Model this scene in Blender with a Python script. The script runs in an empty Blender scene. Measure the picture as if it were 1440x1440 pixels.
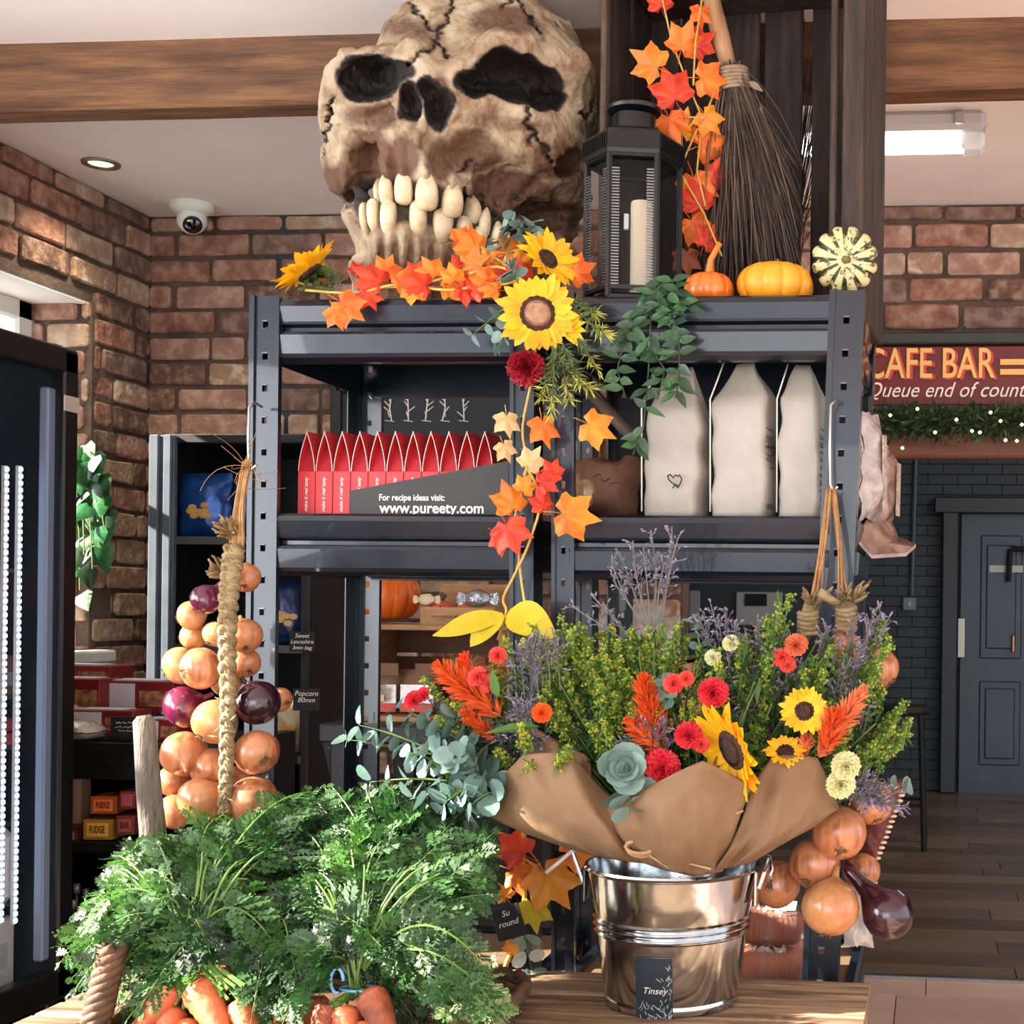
import bpy, math, random
import numpy as np
from mathutils import Vector, Matrix, noise
PI = math.pi
rnd = random.Random(11)
SC = bpy.context.scene
COL = SC.collection

# ---------------------------------------------------------------- camera, sky, sun, exposure
H = 1.32                       # eye height
F = 1960.0                     # focal length in pixels of the 1440 frame
PX, PY = 1130.0, 857.0         # the lens is shifted (a crop of a wider picture)
cam = bpy.data.objects.new('camera', bpy.data.cameras.new('camera'))
COL.objects.link(cam)
CAMROT = Matrix.Rotation(math.atan(182/F), 3, 'Z') @ Matrix.Rotation(PI/2, 3, 'X') @ Matrix.Rotation(0.012, 3, 'Z')
cam.matrix_world = Matrix.Translation((0, 0, H)) @ CAMROT.to_4x4()
cam.data.sensor_width = 36; cam.data.lens = F/1440*36
cam.data.shift_x = (720-PX)/1440; cam.data.shift_y = (PY-720)/1440
cam.data.clip_start = 0.05
SC.camera = cam
SC.view_settings.view_transform = 'Standard'; SC.view_settings.look = 'None'
SC.view_settings.exposure = 0.52; SC.view_settings.gamma = 1; SC.view_settings.use_curve_mapping = False
wd = bpy.data.worlds.new('sky'); SC.world = wd; wd.use_nodes = True
wd.node_tree.nodes['Background'].inputs[0].default_value = (0.86, 0.93, 1.0, 1)
wd.node_tree.nodes['Background'].inputs[1].default_value = 1.9
def light(name, kind, loc, energy, color=(1, 1, 1), size=None, aim=None, size_y=None, spot=None):
    l = bpy.data.lights.new(name, kind); l.energy = energy; l.color = color
    o = bpy.data.objects.new(name, l); o.location = loc; COL.objects.link(o)
    if kind == 'AREA':
        l.size = size
        if size_y: l.shape = 'RECTANGLE'; l.size_y = size_y
    elif kind == 'SUN': l.angle = size
    elif size: l.shadow_soft_size = size
    if spot: l.spot_size = spot; l.spot_blend = 0.8
    if aim is not None:
        o.rotation_euler = Vector(aim).to_track_quat('-Z', 'Y').to_euler()
    return o
light('sun', 'SUN', (-5, -3, 5), 27, (1.0, 0.90, 0.76), 0.012, aim=(1.0, 0.35, -0.53))
light('front_fill', 'AREA', (-0.6, -4.6, 1.3), 70, (1.0, 0.95, 0.90), 3.4, aim=(0, 1, 0.12), size_y=2.2)  # added soft fill from behind the camera, no known source there
light('far_room_fill', 'AREA', (2.0, 7.2, 3.1), 45, (1.0, 0.88, 0.74), 1.6, aim=(0, 0, -1))  # added warm fill to brighten the far room, no fitting there
light('window_daylight', 'AREA', (-2.6, 0.9, 1.5), 85, (0.95, 0.97, 1.0), 2.6, aim=(1, 0.35, 0.18), size_y=1.3)

# ---------------------------------------------------------------- pixel helpers
def pt(px, py, Y):
    d = CAMROT @ Vector(((px-PX)/F, -(py-PY)/F, -1.0))
    return Vector((0, 0, H)) + d*(Y/d.y)
def onz(px, py, Z):
    d = CAMROT @ Vector(((px-PX)/F, -(py-PY)/F, -1.0))
    return Vector((0, 0, H)) + d*((Z-H)/d.z)
def s(Y): return Y/F            # metres per pixel at depth Y
def toward_cam(p): return (Vector((0, 0, H))-Vector(p)).normalized()

# ---------------------------------------------------------------- materials
def lin(c):
    o = []
    for v in c[:3]:
        v /= 255.0
        o.append(v/12.92 if v <= 0.04045 else ((v+0.055)/1.055)**2.4)
    return (*o, 1)
_M = {}
def mat(name, c1, c2=None, scale=8, rough=0.6, metal=0.0, bump=0.0, bscale=60, stretch=(1, 1, 1), coat=0.0,
        trans=0.0, alpha=1.0, emit=None, estr=1.0, c3=None, lo=0.35, hi=0.65, sss=0.0, detail=5, rot=None, translucent=0.0):
    if name in _M: return _M[name]
    m = bpy.data.materials.new(name); m.use_nodes = True; _M[name] = m
    nt = m.node_tree; N = nt.nodes; L = nt.links
    b = N['Principled BSDF']
    b.inputs['Base Color'].default_value = lin(c1); b.inputs['Roughness'].default_value = rough
    b.inputs['Metallic'].default_value = metal; b.inputs['Coat Weight'].default_value = coat
    b.inputs['Transmission Weight'].default_value = trans; b.inputs['Alpha'].default_value = alpha
    if sss: b.inputs['Subsurface Weight'].default_value = sss; b.inputs['Subsurface Radius'].default_value = (.02, .01, .005)
    if emit: b.inputs['Emission Color'].default_value = lin(emit); b.inputs['Emission Strength'].default_value = estr
    if c2 or bump:
        tc = N.new('ShaderNodeTexCoord'); mp = N.new('ShaderNodeMapping'); mp.inputs['Scale'].default_value = stretch
        if rot: mp.inputs['Rotation'].default_value = rot
        L.new(tc.outputs['Object'], mp.inputs['Vector'])
    if c2:
        n = N.new('ShaderNodeTexNoise'); n.inputs['Scale'].default_value = scale; n.inputs['Detail'].default_value = detail
        n.inputs['Roughness'].default_value = 0.6
        L.new(mp.outputs[0], n.inputs['Vector'])
        r = N.new('ShaderNodeValToRGB'); r.color_ramp.elements[0].position = lo; r.color_ramp.elements[1].position = hi
        r.color_ramp.elements[0].color = lin(c1); r.color_ramp.elements[1].color = lin(c2)
        if c3: e = r.color_ramp.elements.new((lo+hi)/2); e.color = lin(c3)
        L.new(n.outputs['Fac'], r.inputs[0]); L.new(r.outputs[0], b.inputs['Base Color'])
    if bump:
        n2 = N.new('ShaderNodeTexNoise'); n2.inputs['Scale'].default_value = bscale; n2.inputs['Detail'].default_value = 6
        L.new(mp.outputs[0], n2.inputs['Vector'])
        bp = N.new('ShaderNodeBump'); bp.inputs['Strength'].default_value = bump; bp.inputs['Distance'].default_value = 0.01
        L.new(n2.outputs['Fac'], bp.inputs['Height']); L.new(bp.outputs[0], b.inputs['Normal'])
    if translucent:
        t = N.new('ShaderNodeBsdfTranslucent'); mx = N.new('ShaderNodeMixShader'); mx.inputs[0].default_value = translucent
        t.inputs['Color'].default_value = lin(c1)
        if c2: L.new(r.outputs[0], t.inputs['Color'])
        L.new(b.outputs[0], mx.inputs[1]); L.new(t.outputs[0], mx.inputs[2]); L.new(mx.outputs[0], N['Material Output'].inputs[0])
    return m

# ---------------------------------------------------------------- mesh builder
class MB:
    def __init__(self): self.v = []; self.f = []; self.mi = []
    def add(self, vs, fs, mi=0, M=None):
        b = len(self.v)
        if M is not None: vs = [M @ Vector(v) for v in vs]
        self.v += [tuple(v) for v in vs]
        self.f += [tuple(i+b for i in f) for f in fs]
        self.mi += [mi]*len(fs) if isinstance(mi, int) else list(mi)
        return self
    def merge(self, o, M=None, off=0):
        return self.add(o.v, o.f, [m+off for m in o.mi], M)
    def box(self, c, d, mi=0, M=None, bev=0.0):
        x, y, z = d[0]/2, d[1]/2, d[2]/2; T = Matrix.Translation(c)
        if M is not None: T = T @ M.to_4x4()
        if bev <= 0:
            vs = [(i*x, j*y, k*z) for k in (-1, 1) for j in (-1, 1) for i in (-1, 1)]
            fs = [(0, 2, 3, 1), (4, 5, 7, 6), (0, 1, 5, 4), (2, 6, 7, 3), (0, 4, 6, 2), (1, 3, 7, 5)]
            return self.add(vs, fs, mi, T)
        b = min(bev, x*.9, y*.9, z*.9)
        vs = []; idx = {}
        for i in (-1, 1):
            for j in (-1, 1):
                for k in (-1, 1):
                    idx[i, j, k] = len(vs)
                    vs += [(i*x, j*(y-b), k*(z-b)), (i*(x-b), j*y, k*(z-b)), (i*(x-b), j*(y-b), k*z)]
        g = lambda i, j, k, a: idx[i, j, k]+a
        fs = []
        for q in (-1, 1):
            o = [(-1, -1), (1, -1), (1, 1), (-1, 1)]
            if q < 0: o = o[::-1]
            fs.append(tuple(g(q, a, c_, 0) for a, c_ in o))
            fs.append(tuple(g(c_, q, a, 1) for a, c_ in o))
            fs.append(tuple(g(a, c_, q, 2) for a, c_ in o))
        for a in (-1, 1):
            for c_ in (-1, 1):
                fs.append((g(a, c_, -1, 0), g(a, c_, 1, 0), g(a, c_, 1, 1), g(a, c_, -1, 1)))
                fs.append((g(a, -1, c_, 0), g(a, 1, c_, 0), g(a, 1, c_, 2), g(a, -1, c_, 2)))
                fs.append((g(-1, a, c_, 1), g(1, a, c_, 1), g(1, a, c_, 2), g(-1, a, c_, 2)))
        for i in (-1, 1):
            for j in (-1, 1):
                for k in (-1, 1): fs.append((g(i, j, k, 0), g(i, j, k, 1), g(i, j, k, 2)))
        return self.add(vs, fs, mi, T)
    def tube(self, pts, r, n=8, mi=0, cap=True, flat=1.0):
        pts = [Vector(p) for p in pts]; k = len(pts)
        rs = [r]*k if not hasattr(r, '__len__') else list(r)
        vs = []; up = None
        for i, p in enumerate(pts):
            t = (pts[min(i+1, k-1)]-pts[max(i-1, 0)])
            t = t.normalized() if t.length > 1e-9 else Vector((0, 0, 1))
            if up is None: up = t.orthogonal().normalized()
            else:
                up = up - t*up.dot(t)
                up = up.normalized() if up.length > 1e-6 else t.orthogonal().normalized()
            w = t.cross(up)
            for j in range(n):
                a = 2*PI*j/n
                vs.append(p+up*(math.cos(a)*rs[i])+w*(math.sin(a)*rs[i]*flat))
        fs = [(i*n+j, i*n+(j+1) % n, (i+1)*n+(j+1) % n, (i+1)*n+j) for i in range(k-1) for j in range(n)]
        if cap: fs += [tuple(range(n))[::-1], tuple((k-1)*n+j for j in range(n))]
        return self.add(vs, fs, mi)
    def lathe(self, prof, n=32, mi=0, M=None, rib=None, mfun=None):
        vs = []; fs = []; ms = []; k = len(prof)
        for i, (r, z) in enumerate(prof):
            for j in range(n):
                a = 2*PI*j/n
                q = rib(a, i/(k-1)) if rib else 1.0
                vs.append((r*q*math.cos(a), r*q*math.sin(a), z))
        for i in range(k-1):
            for j in range(n):
                fs.append((i*n+j, i*n+(j+1) % n, (i+1)*n+(j+1) % n, (i+1)*n+j))
                ms.append(mfun(2*PI*(j+.5)/n, i/(k-1)) if mfun else mi)
        if prof[0][0] > 1e-5: fs.append(tuple(range(n))[::-1]); ms.append(mi)
        if prof[-1][0] > 1e-5: fs.append(tuple((k-1)*n+j for j in range(n))); ms.append(mi)
        return self.add(vs, fs, ms, M)
    def ball(self, c, r, mi=0, n=8, m=5, sc=(1, 1, 1)):
        prof = [(r*math.sin(PI*i/m), -r*math.cos(PI*i/m)) for i in range(m+1)]
        prof[0] = (1e-6, -r); prof[-1] = (1e-6, r)
        return self.lathe(prof, n, mi, Matrix.Translation(c) @ Matrix.Diagonal((*sc, 1)))
    def octa(self, c, r, mi=0):
        x, y, z = c
        return self.add([(x+r, y, z), (x-r, y, z), (x, y+r, z), (x, y-r, z), (x, y, z+r), (x, y, z-r)],
                        [(0, 2, 4), (2, 1, 4), (1, 3, 4), (3, 0, 4), (2, 0, 5), (1, 2, 5), (3, 1, 5), (0, 3, 5)], mi)
    def leaf(self, base, d, up, L, W, mi=0, curl=0.2, fold=0.15, seg=4, tip=0.9, wpow=1.0):
        """a pointed blade, folded along its midrib"""
        d = Vector(d).normalized(); up = Vector(up); up = up-d*up.dot(d)
        up = up.normalized() if up.length > 1e-5 else d.orthogonal().normalized()
        w = d.cross(up); vs = []; fs = []
        for i in range(seg+1):
            t = i/seg
            c = Vector(base)+d*(L*t)-up*(curl*L*t*t)
            hw = W/2*(math.sin(PI*min(1, t**0.8*0.97+0.03))**wpow)
            vs += [c-w*hw+up*(fold*hw), c, c+w*hw+up*(fold*hw)]
        for i in range(seg):
            a = i*3
            fs += [(a, a+1, a+4, a+3), (a+1, a+2, a+5, a+4)]
        return self.add(vs, fs, mi)
    def build(self, name, mats, parent=None, smooth=False, loc=None):
        me = bpy.data.meshes.new(name)
        if not isinstance(mats, (list, tuple)): mats = [mats]
        if parent is not None: org = world_loc(parent)
        else:
            if loc is None:
                a = np.array(self.v)
                loc = Vector(((a[:, 0].min()+a[:, 0].max())/2, (a[:, 1].min()+a[:, 1].max())/2, a[:, 2].min()))
            org = Vector(loc)
        a = np.array(self.v, dtype=np.float64)-np.array(org)
        me.from_pydata(a.tolist(), [], self.f)
        for m in mats: me.materials.append(m)
        me.polygons.foreach_set('material_index', self.mi)
        if smooth is True: me.polygons.foreach_set('use_smooth', [True]*len(self.f))
        elif smooth: me.shade_flat() if False else me.polygons.foreach_set('use_smooth', [True]*len(self.f)); 
        me.update()
        o = bpy.data.objects.new(name, me); COL.objects.link(o)
        if parent is not None: o.parent = parent
        else: o.location = org
        if smooth == 'auto':
            try:
                me.set_sharp_from_angle(angle=0.6)
            except Exception: pass
        return o
def world_loc(o):
    p = Vector((0, 0, 0))
    while o is not None: p += o.location; o = o.parent
    return p
def tag(o, label, cat, group=None):
    o['label'] = label; o['category'] = cat
    if group: o['group'] = group
    return o
def thing(name, label, cat, loc=(0, 0, 0), group=None):
    o = bpy.data.objects.new(name, None); o.empty_display_size = .05; COL.objects.link(o); o.location = loc
    return tag(o, label, cat, group)
def struct(o): o['kind'] = 'structure'; return o
def dup(root, loc, rot=(0, 0, 0), label=None, group=None, scale=None):
    r = root.copy(); COL.objects.link(r); r.location = loc; r.rotation_euler = rot
    if scale: r.scale = scale
    if label: r['label'] = label
    if group: r['group'] = group
    for ch in list(root.children):
        c = ch.copy(); COL.objects.link(c); c.parent = r
        for g in ch.children:
            d = g.copy(); COL.objects.link(d); d.parent = c
    return r
def text_mb(body, size, M, extrude=0.0008, shear=0.0, mi=0, spacing=1.0, width=None, align='CENTER', bold=0.0):
    cu = bpy.data.curves.new('t', 'FONT'); cu.body = body; cu.size = size; cu.extrude = extrude; cu.shear = shear
    cu.align_x = align; cu.align_y = 'CENTER'; cu.space_character = spacing; cu.resolution_u = 3; cu.offset = bold
    o = bpy.data.objects.new('t', cu); COL.objects.link(o)
    dg = bpy.context.evaluated_depsgraph_get(); me = o.evaluated_get(dg).to_mesh()
    vs = [v.co.copy() for v in me.vertices]; fs = [tuple(p.vertices) for p in me.polygons]
    o.evaluated_get(dg).to_mesh_clear(); bpy.data.objects.remove(o); bpy.data.curves.remove(cu)
    if width and vs:
        xs = [v.x for v in vs]; k = width/(max(xs)-min(xs))
        for v in vs: v.x *= k
    return MB().add(vs, fs, mi, M)
def face_cam_matrix(p, tilt=0.0, yaw=0.0, roll=0.0):
    """X right, Y up, Z towards the viewer side (front of a vertical thing facing -Y)"""
    return Matrix.Translation(p) @ Matrix.Rotation(yaw, 4, 'Z') @ Matrix.Rotation(PI/2+tilt, 4, 'X') @ Matrix.Rotation(roll, 4, 'Z')
def dir_matrix(p, n, up=(0, 0, 1)):
    """Z along n"""
    n = Vector(n).normalized(); up = Vector(up); x = up.cross(n)
    x = x.normalized() if x.length > 1e-4 else n.orthogonal().normalized()
    y = n.cross(x)
    return Matrix.Translation(p) @ Matrix((x, y, n)).transposed().to_4x4()
def bez(p0, p1, p2, n=10):
    p0, p1, p2 = Vector(p0), Vector(p1), Vector(p2)
    return [p0*(1-t)**2+p1*(2*t*(1-t))+p2*t*t for t in [i/n for i in range(n+1)]]
def rv(a=1.0): return Vector((rnd.uniform(-a, a), rnd.uniform(-a, a), rnd.uniform(-a, a)))

# ---------------------------------------------------------------- palette
steel = mat('rack_steel', (17, 28, 41), (14, 23, 34), 30, .3, .35, .05, 300, coat=.35)
steel_dark = mat('rack_steel_dark', (22, 26, 31), rough=.5, metal=.2)
steel_edge = mat('rack_slot_edge', (84, 98, 110), rough=.4, metal=.4)
board = mat('rack_board', (92, 70, 50), (112, 88, 62), 6, .8, stretch=(1, 8, 8))
black_paint = mat('black_paint', (16, 18, 21), (24, 26, 30), 20, .5)
black_matte = mat('black_matte', (12, 13, 14), rough=.7)
white_plaster = mat('white_plaster', (240, 234, 230), (234, 228, 223), 2, .9, bump=.05, bscale=40)
mortar = mat('mortar', (98, 80, 68), (72, 58, 50), 14, .95, bump=.6, bscale=60)
bricks_m = [mat('brick_%s' % n, c1, c2, 20, .9, c3=c3, bump=.8, bscale=60, lo=.36, hi=.62, detail=9) for n, c1, c2, c3 in (
    ('russet', (116, 76, 62), (166, 132, 114), (142, 100, 82)), ('tan', (150, 124, 102), (186, 166, 146), (164, 136, 114)),
    ('dusky', (92, 70, 62), (140, 118, 104), (118, 90, 78)), ('pink', (140, 104, 90), (180, 150, 132), (156, 118, 102)),
    ('sooty', (70, 58, 52), (150, 120, 100), (104, 76, 62)), ('pale', (164, 138, 112), (198, 180, 158), (150, 116, 92)))]
wood_beam = mat('beam_wood', (78, 50, 30), (122, 86, 54), 5, .7, c3=(100, 68, 42), stretch=(1, 9, 9), bump=.35, bscale=18)
dark_wood = mat('dark_crate_wood', (34, 26, 22), (68, 53, 44), 6, .75, c3=(48, 37, 31), stretch=(9, 9, 1.0), bump=.5, bscale=22)
pale_wood = mat('pale_crate_wood', (150, 108, 70), (188, 146, 104), 6, .75, stretch=(1, 8, 8), bump=.3, bscale=30)
table_wood = mat('table_wood', (84, 66, 50), (178, 150, 120), 4, .8, c3=(134, 108, 82), stretch=(.9, 11, 9), bump=.6, bscale=14)
twig_wood = mat('weathered_stick', (70, 62, 56), (116, 106, 94), 9, .8, stretch=(5, 5, 1), bump=.6, bscale=40)
white_paint = mat('white_window_paint', (226, 226, 220), rough=.5)
glass = mat('clear_glass', (235, 240, 242), rough=.02, alpha=.12)
red_card = mat('red_card', (196, 46, 54), (184, 40, 50), 8, .55)
red_deep = mat('red_card_inside', (160, 20, 34), rough=.6)
white_ink = mat('white_ink', (236, 234, 228), rough=.7)
chalk = mat('chalkboard', (30, 32, 34), (40, 42, 44), 6, .8)
# ================================================================ THE SETTING
CZ = H+1.13                    # ceiling height
YB = 3.9                       # back wall
def brick_wall(name, P0, U, V, holes, umin, umax, vmin, vmax, seed, bw=.215, bh=.075):
    """bricks laid on a mortar slab. U runs along the wall, V is up, N faces the room"""
    r = random.Random(seed); U = Vector(U); V = Vector(V); N = V.cross(U)*-1
    mb = MB()
    def P(u, v, n): return Vector(P0)+U*u+V*v+N*n
    def free(u0, u1, v0, v1):
        return not any(u0 < h[1] and u1 > h[0] and v0 < h[3] and v1 > h[2] for h in holes)
    def slab(u0, u1, v0, v1, d0=-.1, d1=0):
        vs = [P(u, v, n) for n in (d0, d1) for v in (v0, v1) for u in (u0, u1)]
        mb.add(vs, [(0, 1, 3, 2), (4, 6, 7, 5), (0, 4, 5, 1), (2, 3, 7, 6), (0, 2, 6, 4), (1, 5, 7, 3)], 0)
    us = sorted({umin, umax, *[max(umin, min(umax, h[i])) for h in holes for i in (0, 1)]})
    vs_ = sorted({vmin, vmax, *[max(vmin, min(vmax, h[i])) for h in holes for i in (2, 3)]})
    for a, b in zip(us, us[1:]):
        for c, d in zip(vs_, vs_[1:]):
            if free(a+.001, b-.001, c+.001, d-.001): slab(a, b, c, d)
    row = 0; v = vmin
    while v < vmax-.01:
        v1 = min(v+bh, vmax); u = umin-(row % 2)*bw/2-r.uniform(0, .02)
        while u < umax:
            L = bw*r.choice((1, 1, 1, .96, .5)) if row % 3 == 0 else bw*r.uniform(.94, 1.05)
            segs = [(max(u, umin), min(u+L, umax))]
            for h in holes:
                if v < h[3]-.02 and v1 > h[2]+.02:
                    ns = []
                    for a, b in segs:
                        if b <= h[0] or a >= h[1]: ns.append((a, b)); continue
                        if a < h[0]: ns.append((a, h[0]))
                        if b > h[1]: ns.append((h[1], b))
                    segs = ns
            for a, b in segs:
                if b-a < .03: continue
                g = .0065; d = r.uniform(.006, .016); j = lambda q=.003: r.uniform(-q, q)
                a0, b0, c0, d0 = a+g+j(), b-g+j(), v+g+j(.002), v1-g+j(.002)
                k = .005+r.uniform(0, .005)
                tw = r.uniform(-.003, .003)
                ring = [(a0+k, c0), ((a0+b0)/2, c0+j()), (b0-k, c0), (b0, c0+k), (b0, d0-k), (b0-k, d0), ((a0+b0)/2, d0+j()), (a0+k, d0), (a0, d0-k), (a0, c0+k)]
                ca, cc = (a0+b0)/2, (c0+d0)/2
                vv = [P(x, y, 0) for x, y in ring]
                vv += [P(x, y, d*.7+tw*(x-ca)/.1) for x, y in ring]
                vv += [P(ca+(x-ca)*.93, cc+(y-cc)*.86, d+tw*(x-ca)/.1+r.uniform(-.001, .001)) for x, y in ring]
                n = len(ring)
                fs = [(i+n*q, (i+1) % n+n*q, (i+1) % n+n*q+n, i+n*q+n) for q in (0, 1) for i in range(n)]
                fs.append(tuple(2*n+i for i in range(n)))
                mb.add(vv, fs, r.choices((1, 2, 3, 4, 5, 6), (5, 4, 3, 5, 2, 3))[0])
            u += L
        v += bh; row += 1
    return struct(mb.build(name, [mortar]+bricks_m, smooth=False))
XL = pt(210, 315, YB).x                     # left wall plane
XOPEN = pt(962, 700, YB).x                  # where the opening in the back wall starts
zl = pt(1300, 600, YB).z                    # underside of the wall over the opening
brick_wall('wall_back', (XL, YB, 0), (1, 0, 0), (0, 0, 1), [(XOPEN-XL, 9, -1, zl)], 0, 4.6, 0, CZ, 3)
yj = 3.62                                   # far edge of the window
z0w, z1w = pt(130, 915, yj).z, pt(128, 425, yj).z
brick_wall('wall_left', (XL, 0, 0), (0, 1, 0), (0, 0, 1), [(-3.1, 2.15, z0w, z1w), (3.22, yj, z0w, z1w)], -3, YB, 0, CZ, 5)
# brick reveal at the far side of the window opening (faces the viewer)
brick_wall('wall_window_reveal', (XL-.22, yj-.004, z0w), (1, 0, 0), (0, 0, 1), [], 0, .228, 0, z1w-z0w, 8)
m = MB(); m.box((XL-.12, yj-1.5, z1w+.024), (.236, 3.2, .06), 0)
struct(m.build('trim_1', white_plaster))
m = MB(); m.box((XL-.08, yj-1.62, z0w-.015), (.30, 3.3, .035), 0, bev=.006)
struct(m.build('trim_2', white_paint))
# window: frame with mullions and panes
win = bpy.data.objects.new('window_1', None); COL.objects.link(win); win.location = (XL-.2, 2.2, z0w); struct(win)
m = MB(); xw = XL-.19
for y in (yj-.04, 3.1, 1.95, .9, -.15, -1.2): m.box((xw, y, (z0w+z1w)/2), (.06, .07, z1w-z0w), 0, bev=.008)
m.box((xw, 1.2, z0w+.035), (.06, 4.9, .07), 0, bev=.008); m.box((xw, 1.2, z1w-.03), (.06, 4.9, .06), 0, bev=.008)
m.box((xw, 1.2, z0w+.62), (.045, 4.9, .04), 0, bev=.008)
m.build('window_frame', white_paint, win)
m = MB()
for a, b in ((-1.2, -.15), (-.15, .9), (.9, 1.95), (3.1, yj-.04)): m.box((xw, (a+b)/2, (z0w+z1w)/2), (.004, b-a-.06, z1w-z0w-.1), 0)
m.build('window_pane', mat('window_glass', (240, 244, 246), rough=.02, alpha=.06), win)
# ceiling
m = MB(); m.box(((XL+3.2)/2, .5, CZ+.05), (3.2-XL+.2, 7.0, .1), 0)
struct(m.build('ceiling', white_plaster))
# timber ceiling beam across the room
zb = pt(240, 150, 2.67).z; zbt = CZ
m = MB(); nx = 40; x0, x1 = XL, 3.0
vs = []; fs = []
for i in range(nx+1):
    x = x0+(x1-x0)*i/nx; w = .004*noise.noise((x*2.1, 0, 0)); w2 = .005*noise.noise((x*3.3, 5, 0))
    vs += [(x, 2.67+w, zbt), (x, 2.67+w*1.5, zb+.008+w2), (x, 2.678+w, zb+w2), (x, 2.742+w, zb+w2), (x, 2.75+w, zb+.008+w2), (x, 2.75, zbt)]
for i in range(nx):
    for j in range(6):
        a = i*6+j; b = i*6+(j+1) % 6; fs.append((a, b, b+6, a+6))
m.add(vs, fs, 0); struct(m.build('trim_3', wood_beam))
# floors
plank = mat('floor_plank', (62, 48, 38), (96, 76, 60), 2.5, .28, c3=(78, 60, 48), stretch=(1, 6, 1), bump=.05, bscale=20)
yf = 5.02
def floor_piece(name, y0, y1, mt, seed, x0=-3, x1=5, lw=1.2, pw=.2):
    r = random.Random(seed); m = MB(); y = y0; k = 0
    while y < y1:
        x = x0-r.uniform(0, lw)
        w = min(pw, y1-y)
        while x < x1:
            a, b = max(x, x0), min(x+lw, x1)
            if b-a > .02: m.box(((a+b)/2, y+w/2, -.005), (b-a-.004, w-.004, .01), r.choice((1, 2, 3)))
            x += lw
        y += pw; k += 1
    m.box(((x0+x1)/2, (y0+y1)/2, -.016), (x1-x0, y1-y0, .02), 0)
    return struct(m.build(name, mt))
gap = mat('floor_gap', (60, 50, 42), rough=.6)
floor_piece('floor', yf, 10.6, [gap]+[mat('floor_oak_%s' % n, c, tuple(min(255, v+22) for v in c), 2.5, .3, stretch=(1, 7, 1), bump=.04, bscale=20) for n, c in
            (('a', (92, 73, 58)), ('b', (106, 86, 68)), ('c', (82, 64, 51)))], 4)
floor_piece('floor', -3, yf, [gap]+[mat('floor_tile_%s' % n, c, tuple(min(255, v+16) for v in c), 2, .45, bump=.04, bscale=20) for n, c in
            (('a', (206, 170, 150)), ('b', (198, 162, 142)), ('c', (212, 176, 156)))], 6, lw=.6, pw=.6)
m = MB(); m.box((1, yf, .004), (8, .03, .012), 0, bev=.004); struct(m.build('trim_4', mat('threshold_steel', (170, 172, 176), rough=.25, metal=.9)))
# the darker room beyond the opening
navy = mat('painted_brick_navy', (40, 45, 51), (47, 53, 60), 4, .55, bump=.2, bscale=12)
YF = 10.3
m = MB(); m.box((3.0, YF+.06, 1.6), (12, .1, 3.4), 0)
r = random.Random(2); v = 0
while v < 3.0:
    x = -2+(.11 if int(v/.075) % 2 else 0)
    x += 1.2
    while x < 3.6:
        m.box((x, YF, v+.0375), (.212, .008, .072), 0, bev=.003); x += .215
    v += .075
struct(m.build('wall_far', navy))
m = MB(); m.box((5.6, 7.2, 1.6), (.1, 6.6, 3.4), 0); struct(m.build('wall_right_far', navy))
m = MB(); m.box((-1.9, 7.2, 1.6), (.1, 6.6, 3.4), 0); struct(m.build('wall_left_far', navy))
m = MB(); m.box((1.9, 7.2, 3.25), (7.6, 6.6, .1), 0); struct(m.build('ceiling', black_matte))
# boxed lintel board hung with garland
m = MB(); a = pt(1252, 612, 3.84); b = pt(1560, 640, 3.84)
m.box(((a.x+b.x)/2-.35, 3.86, (a.z+b.z)/2), ((b.x-a.x)+.9, .06, .07), 0, bev=.006)
struct(m.build('trim_5', mat('lintel_wood', (92, 50, 36), (116, 68, 46), 6, .6, stretch=(1, 9, 9))))
# dark door in a recess with architrave
door = bpy.data.objects.new('door_1', None); COL.objects.link(door); dl = onz(1338, 1112, 0.0)
dl = pt(1338, 1110, YF); door.location = (dl.x, YF, 0); struct(door)
W = s(YF)
dtop = pt(1340, 722, YF).z; dw = 190*W
m = MB()
m.box((dl.x-.03, YF-.09, dtop/2), (.12, .16, dtop), 0, bev=.01); m.box((dl.x+dw+.06, YF-.09, dtop/2), (.12, .16, dtop), 0, bev=.01)
m.box((dl.x+dw/2, YF-.09, dtop+.05), (dw+.3, .16, .12), 0, bev=.01)
m.build('architrave', mat('door_frame_paint', (40, 44, 50), rough=.45), door)
m = MB(); dx0 = dl.x+.05; m.box((dx0+dw/2, YF-.06, dtop/2), (dw, .05, dtop), 0)
for (u0, u1, v0, v1) in ((.14, .44, .10, .40), (.56, .86, .10, .40), (.14, .44, .48, .92), (.56, .86, .48, .92)):
    m.box((dx0+dw*(u0+u1)/2, YF-.09, dtop*(v0+v1)/2), (dw*(u1-u0), .02, dtop*(v1-v0)), 0, bev=.014)
    m.box((dx0+dw*(u0+u1)/2, YF-.105, dtop*(v0+v1)/2), (dw*(u1-u0)*.72, .02, dtop*(v1-v0)*.84), 0, bev=.01)
m.build('door_panel', mat('door_blue_grey', (56, 72, 88), (50, 64, 78), 3, .4), door)
p = pt(1352, 897, YF-.12); m = MB(); m.box(p, (.055, .012, 55*W), 0, bev=.004); hp = m.build('push_plate', mat('brushed_steel', (130, 127, 120), rough=.3, metal=.9), door)
p = pt(1415, 800, YF-.12); m = MB(); m.box(p, (.24, .01, .05), 0); m.build('notice_strip', mat('notice_white', (190, 196, 186), rough=.6), door)
m = MB(); a = pt(1418, 818, YF-.16); b = pt(1421, 772, YF-.16); c = pt(1475, 772, YF-.16)
m.tube([a, b], .02, 8); m.tube([b, c], .02, 8); m.build('pull_handle', black_matte, door)
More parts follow.
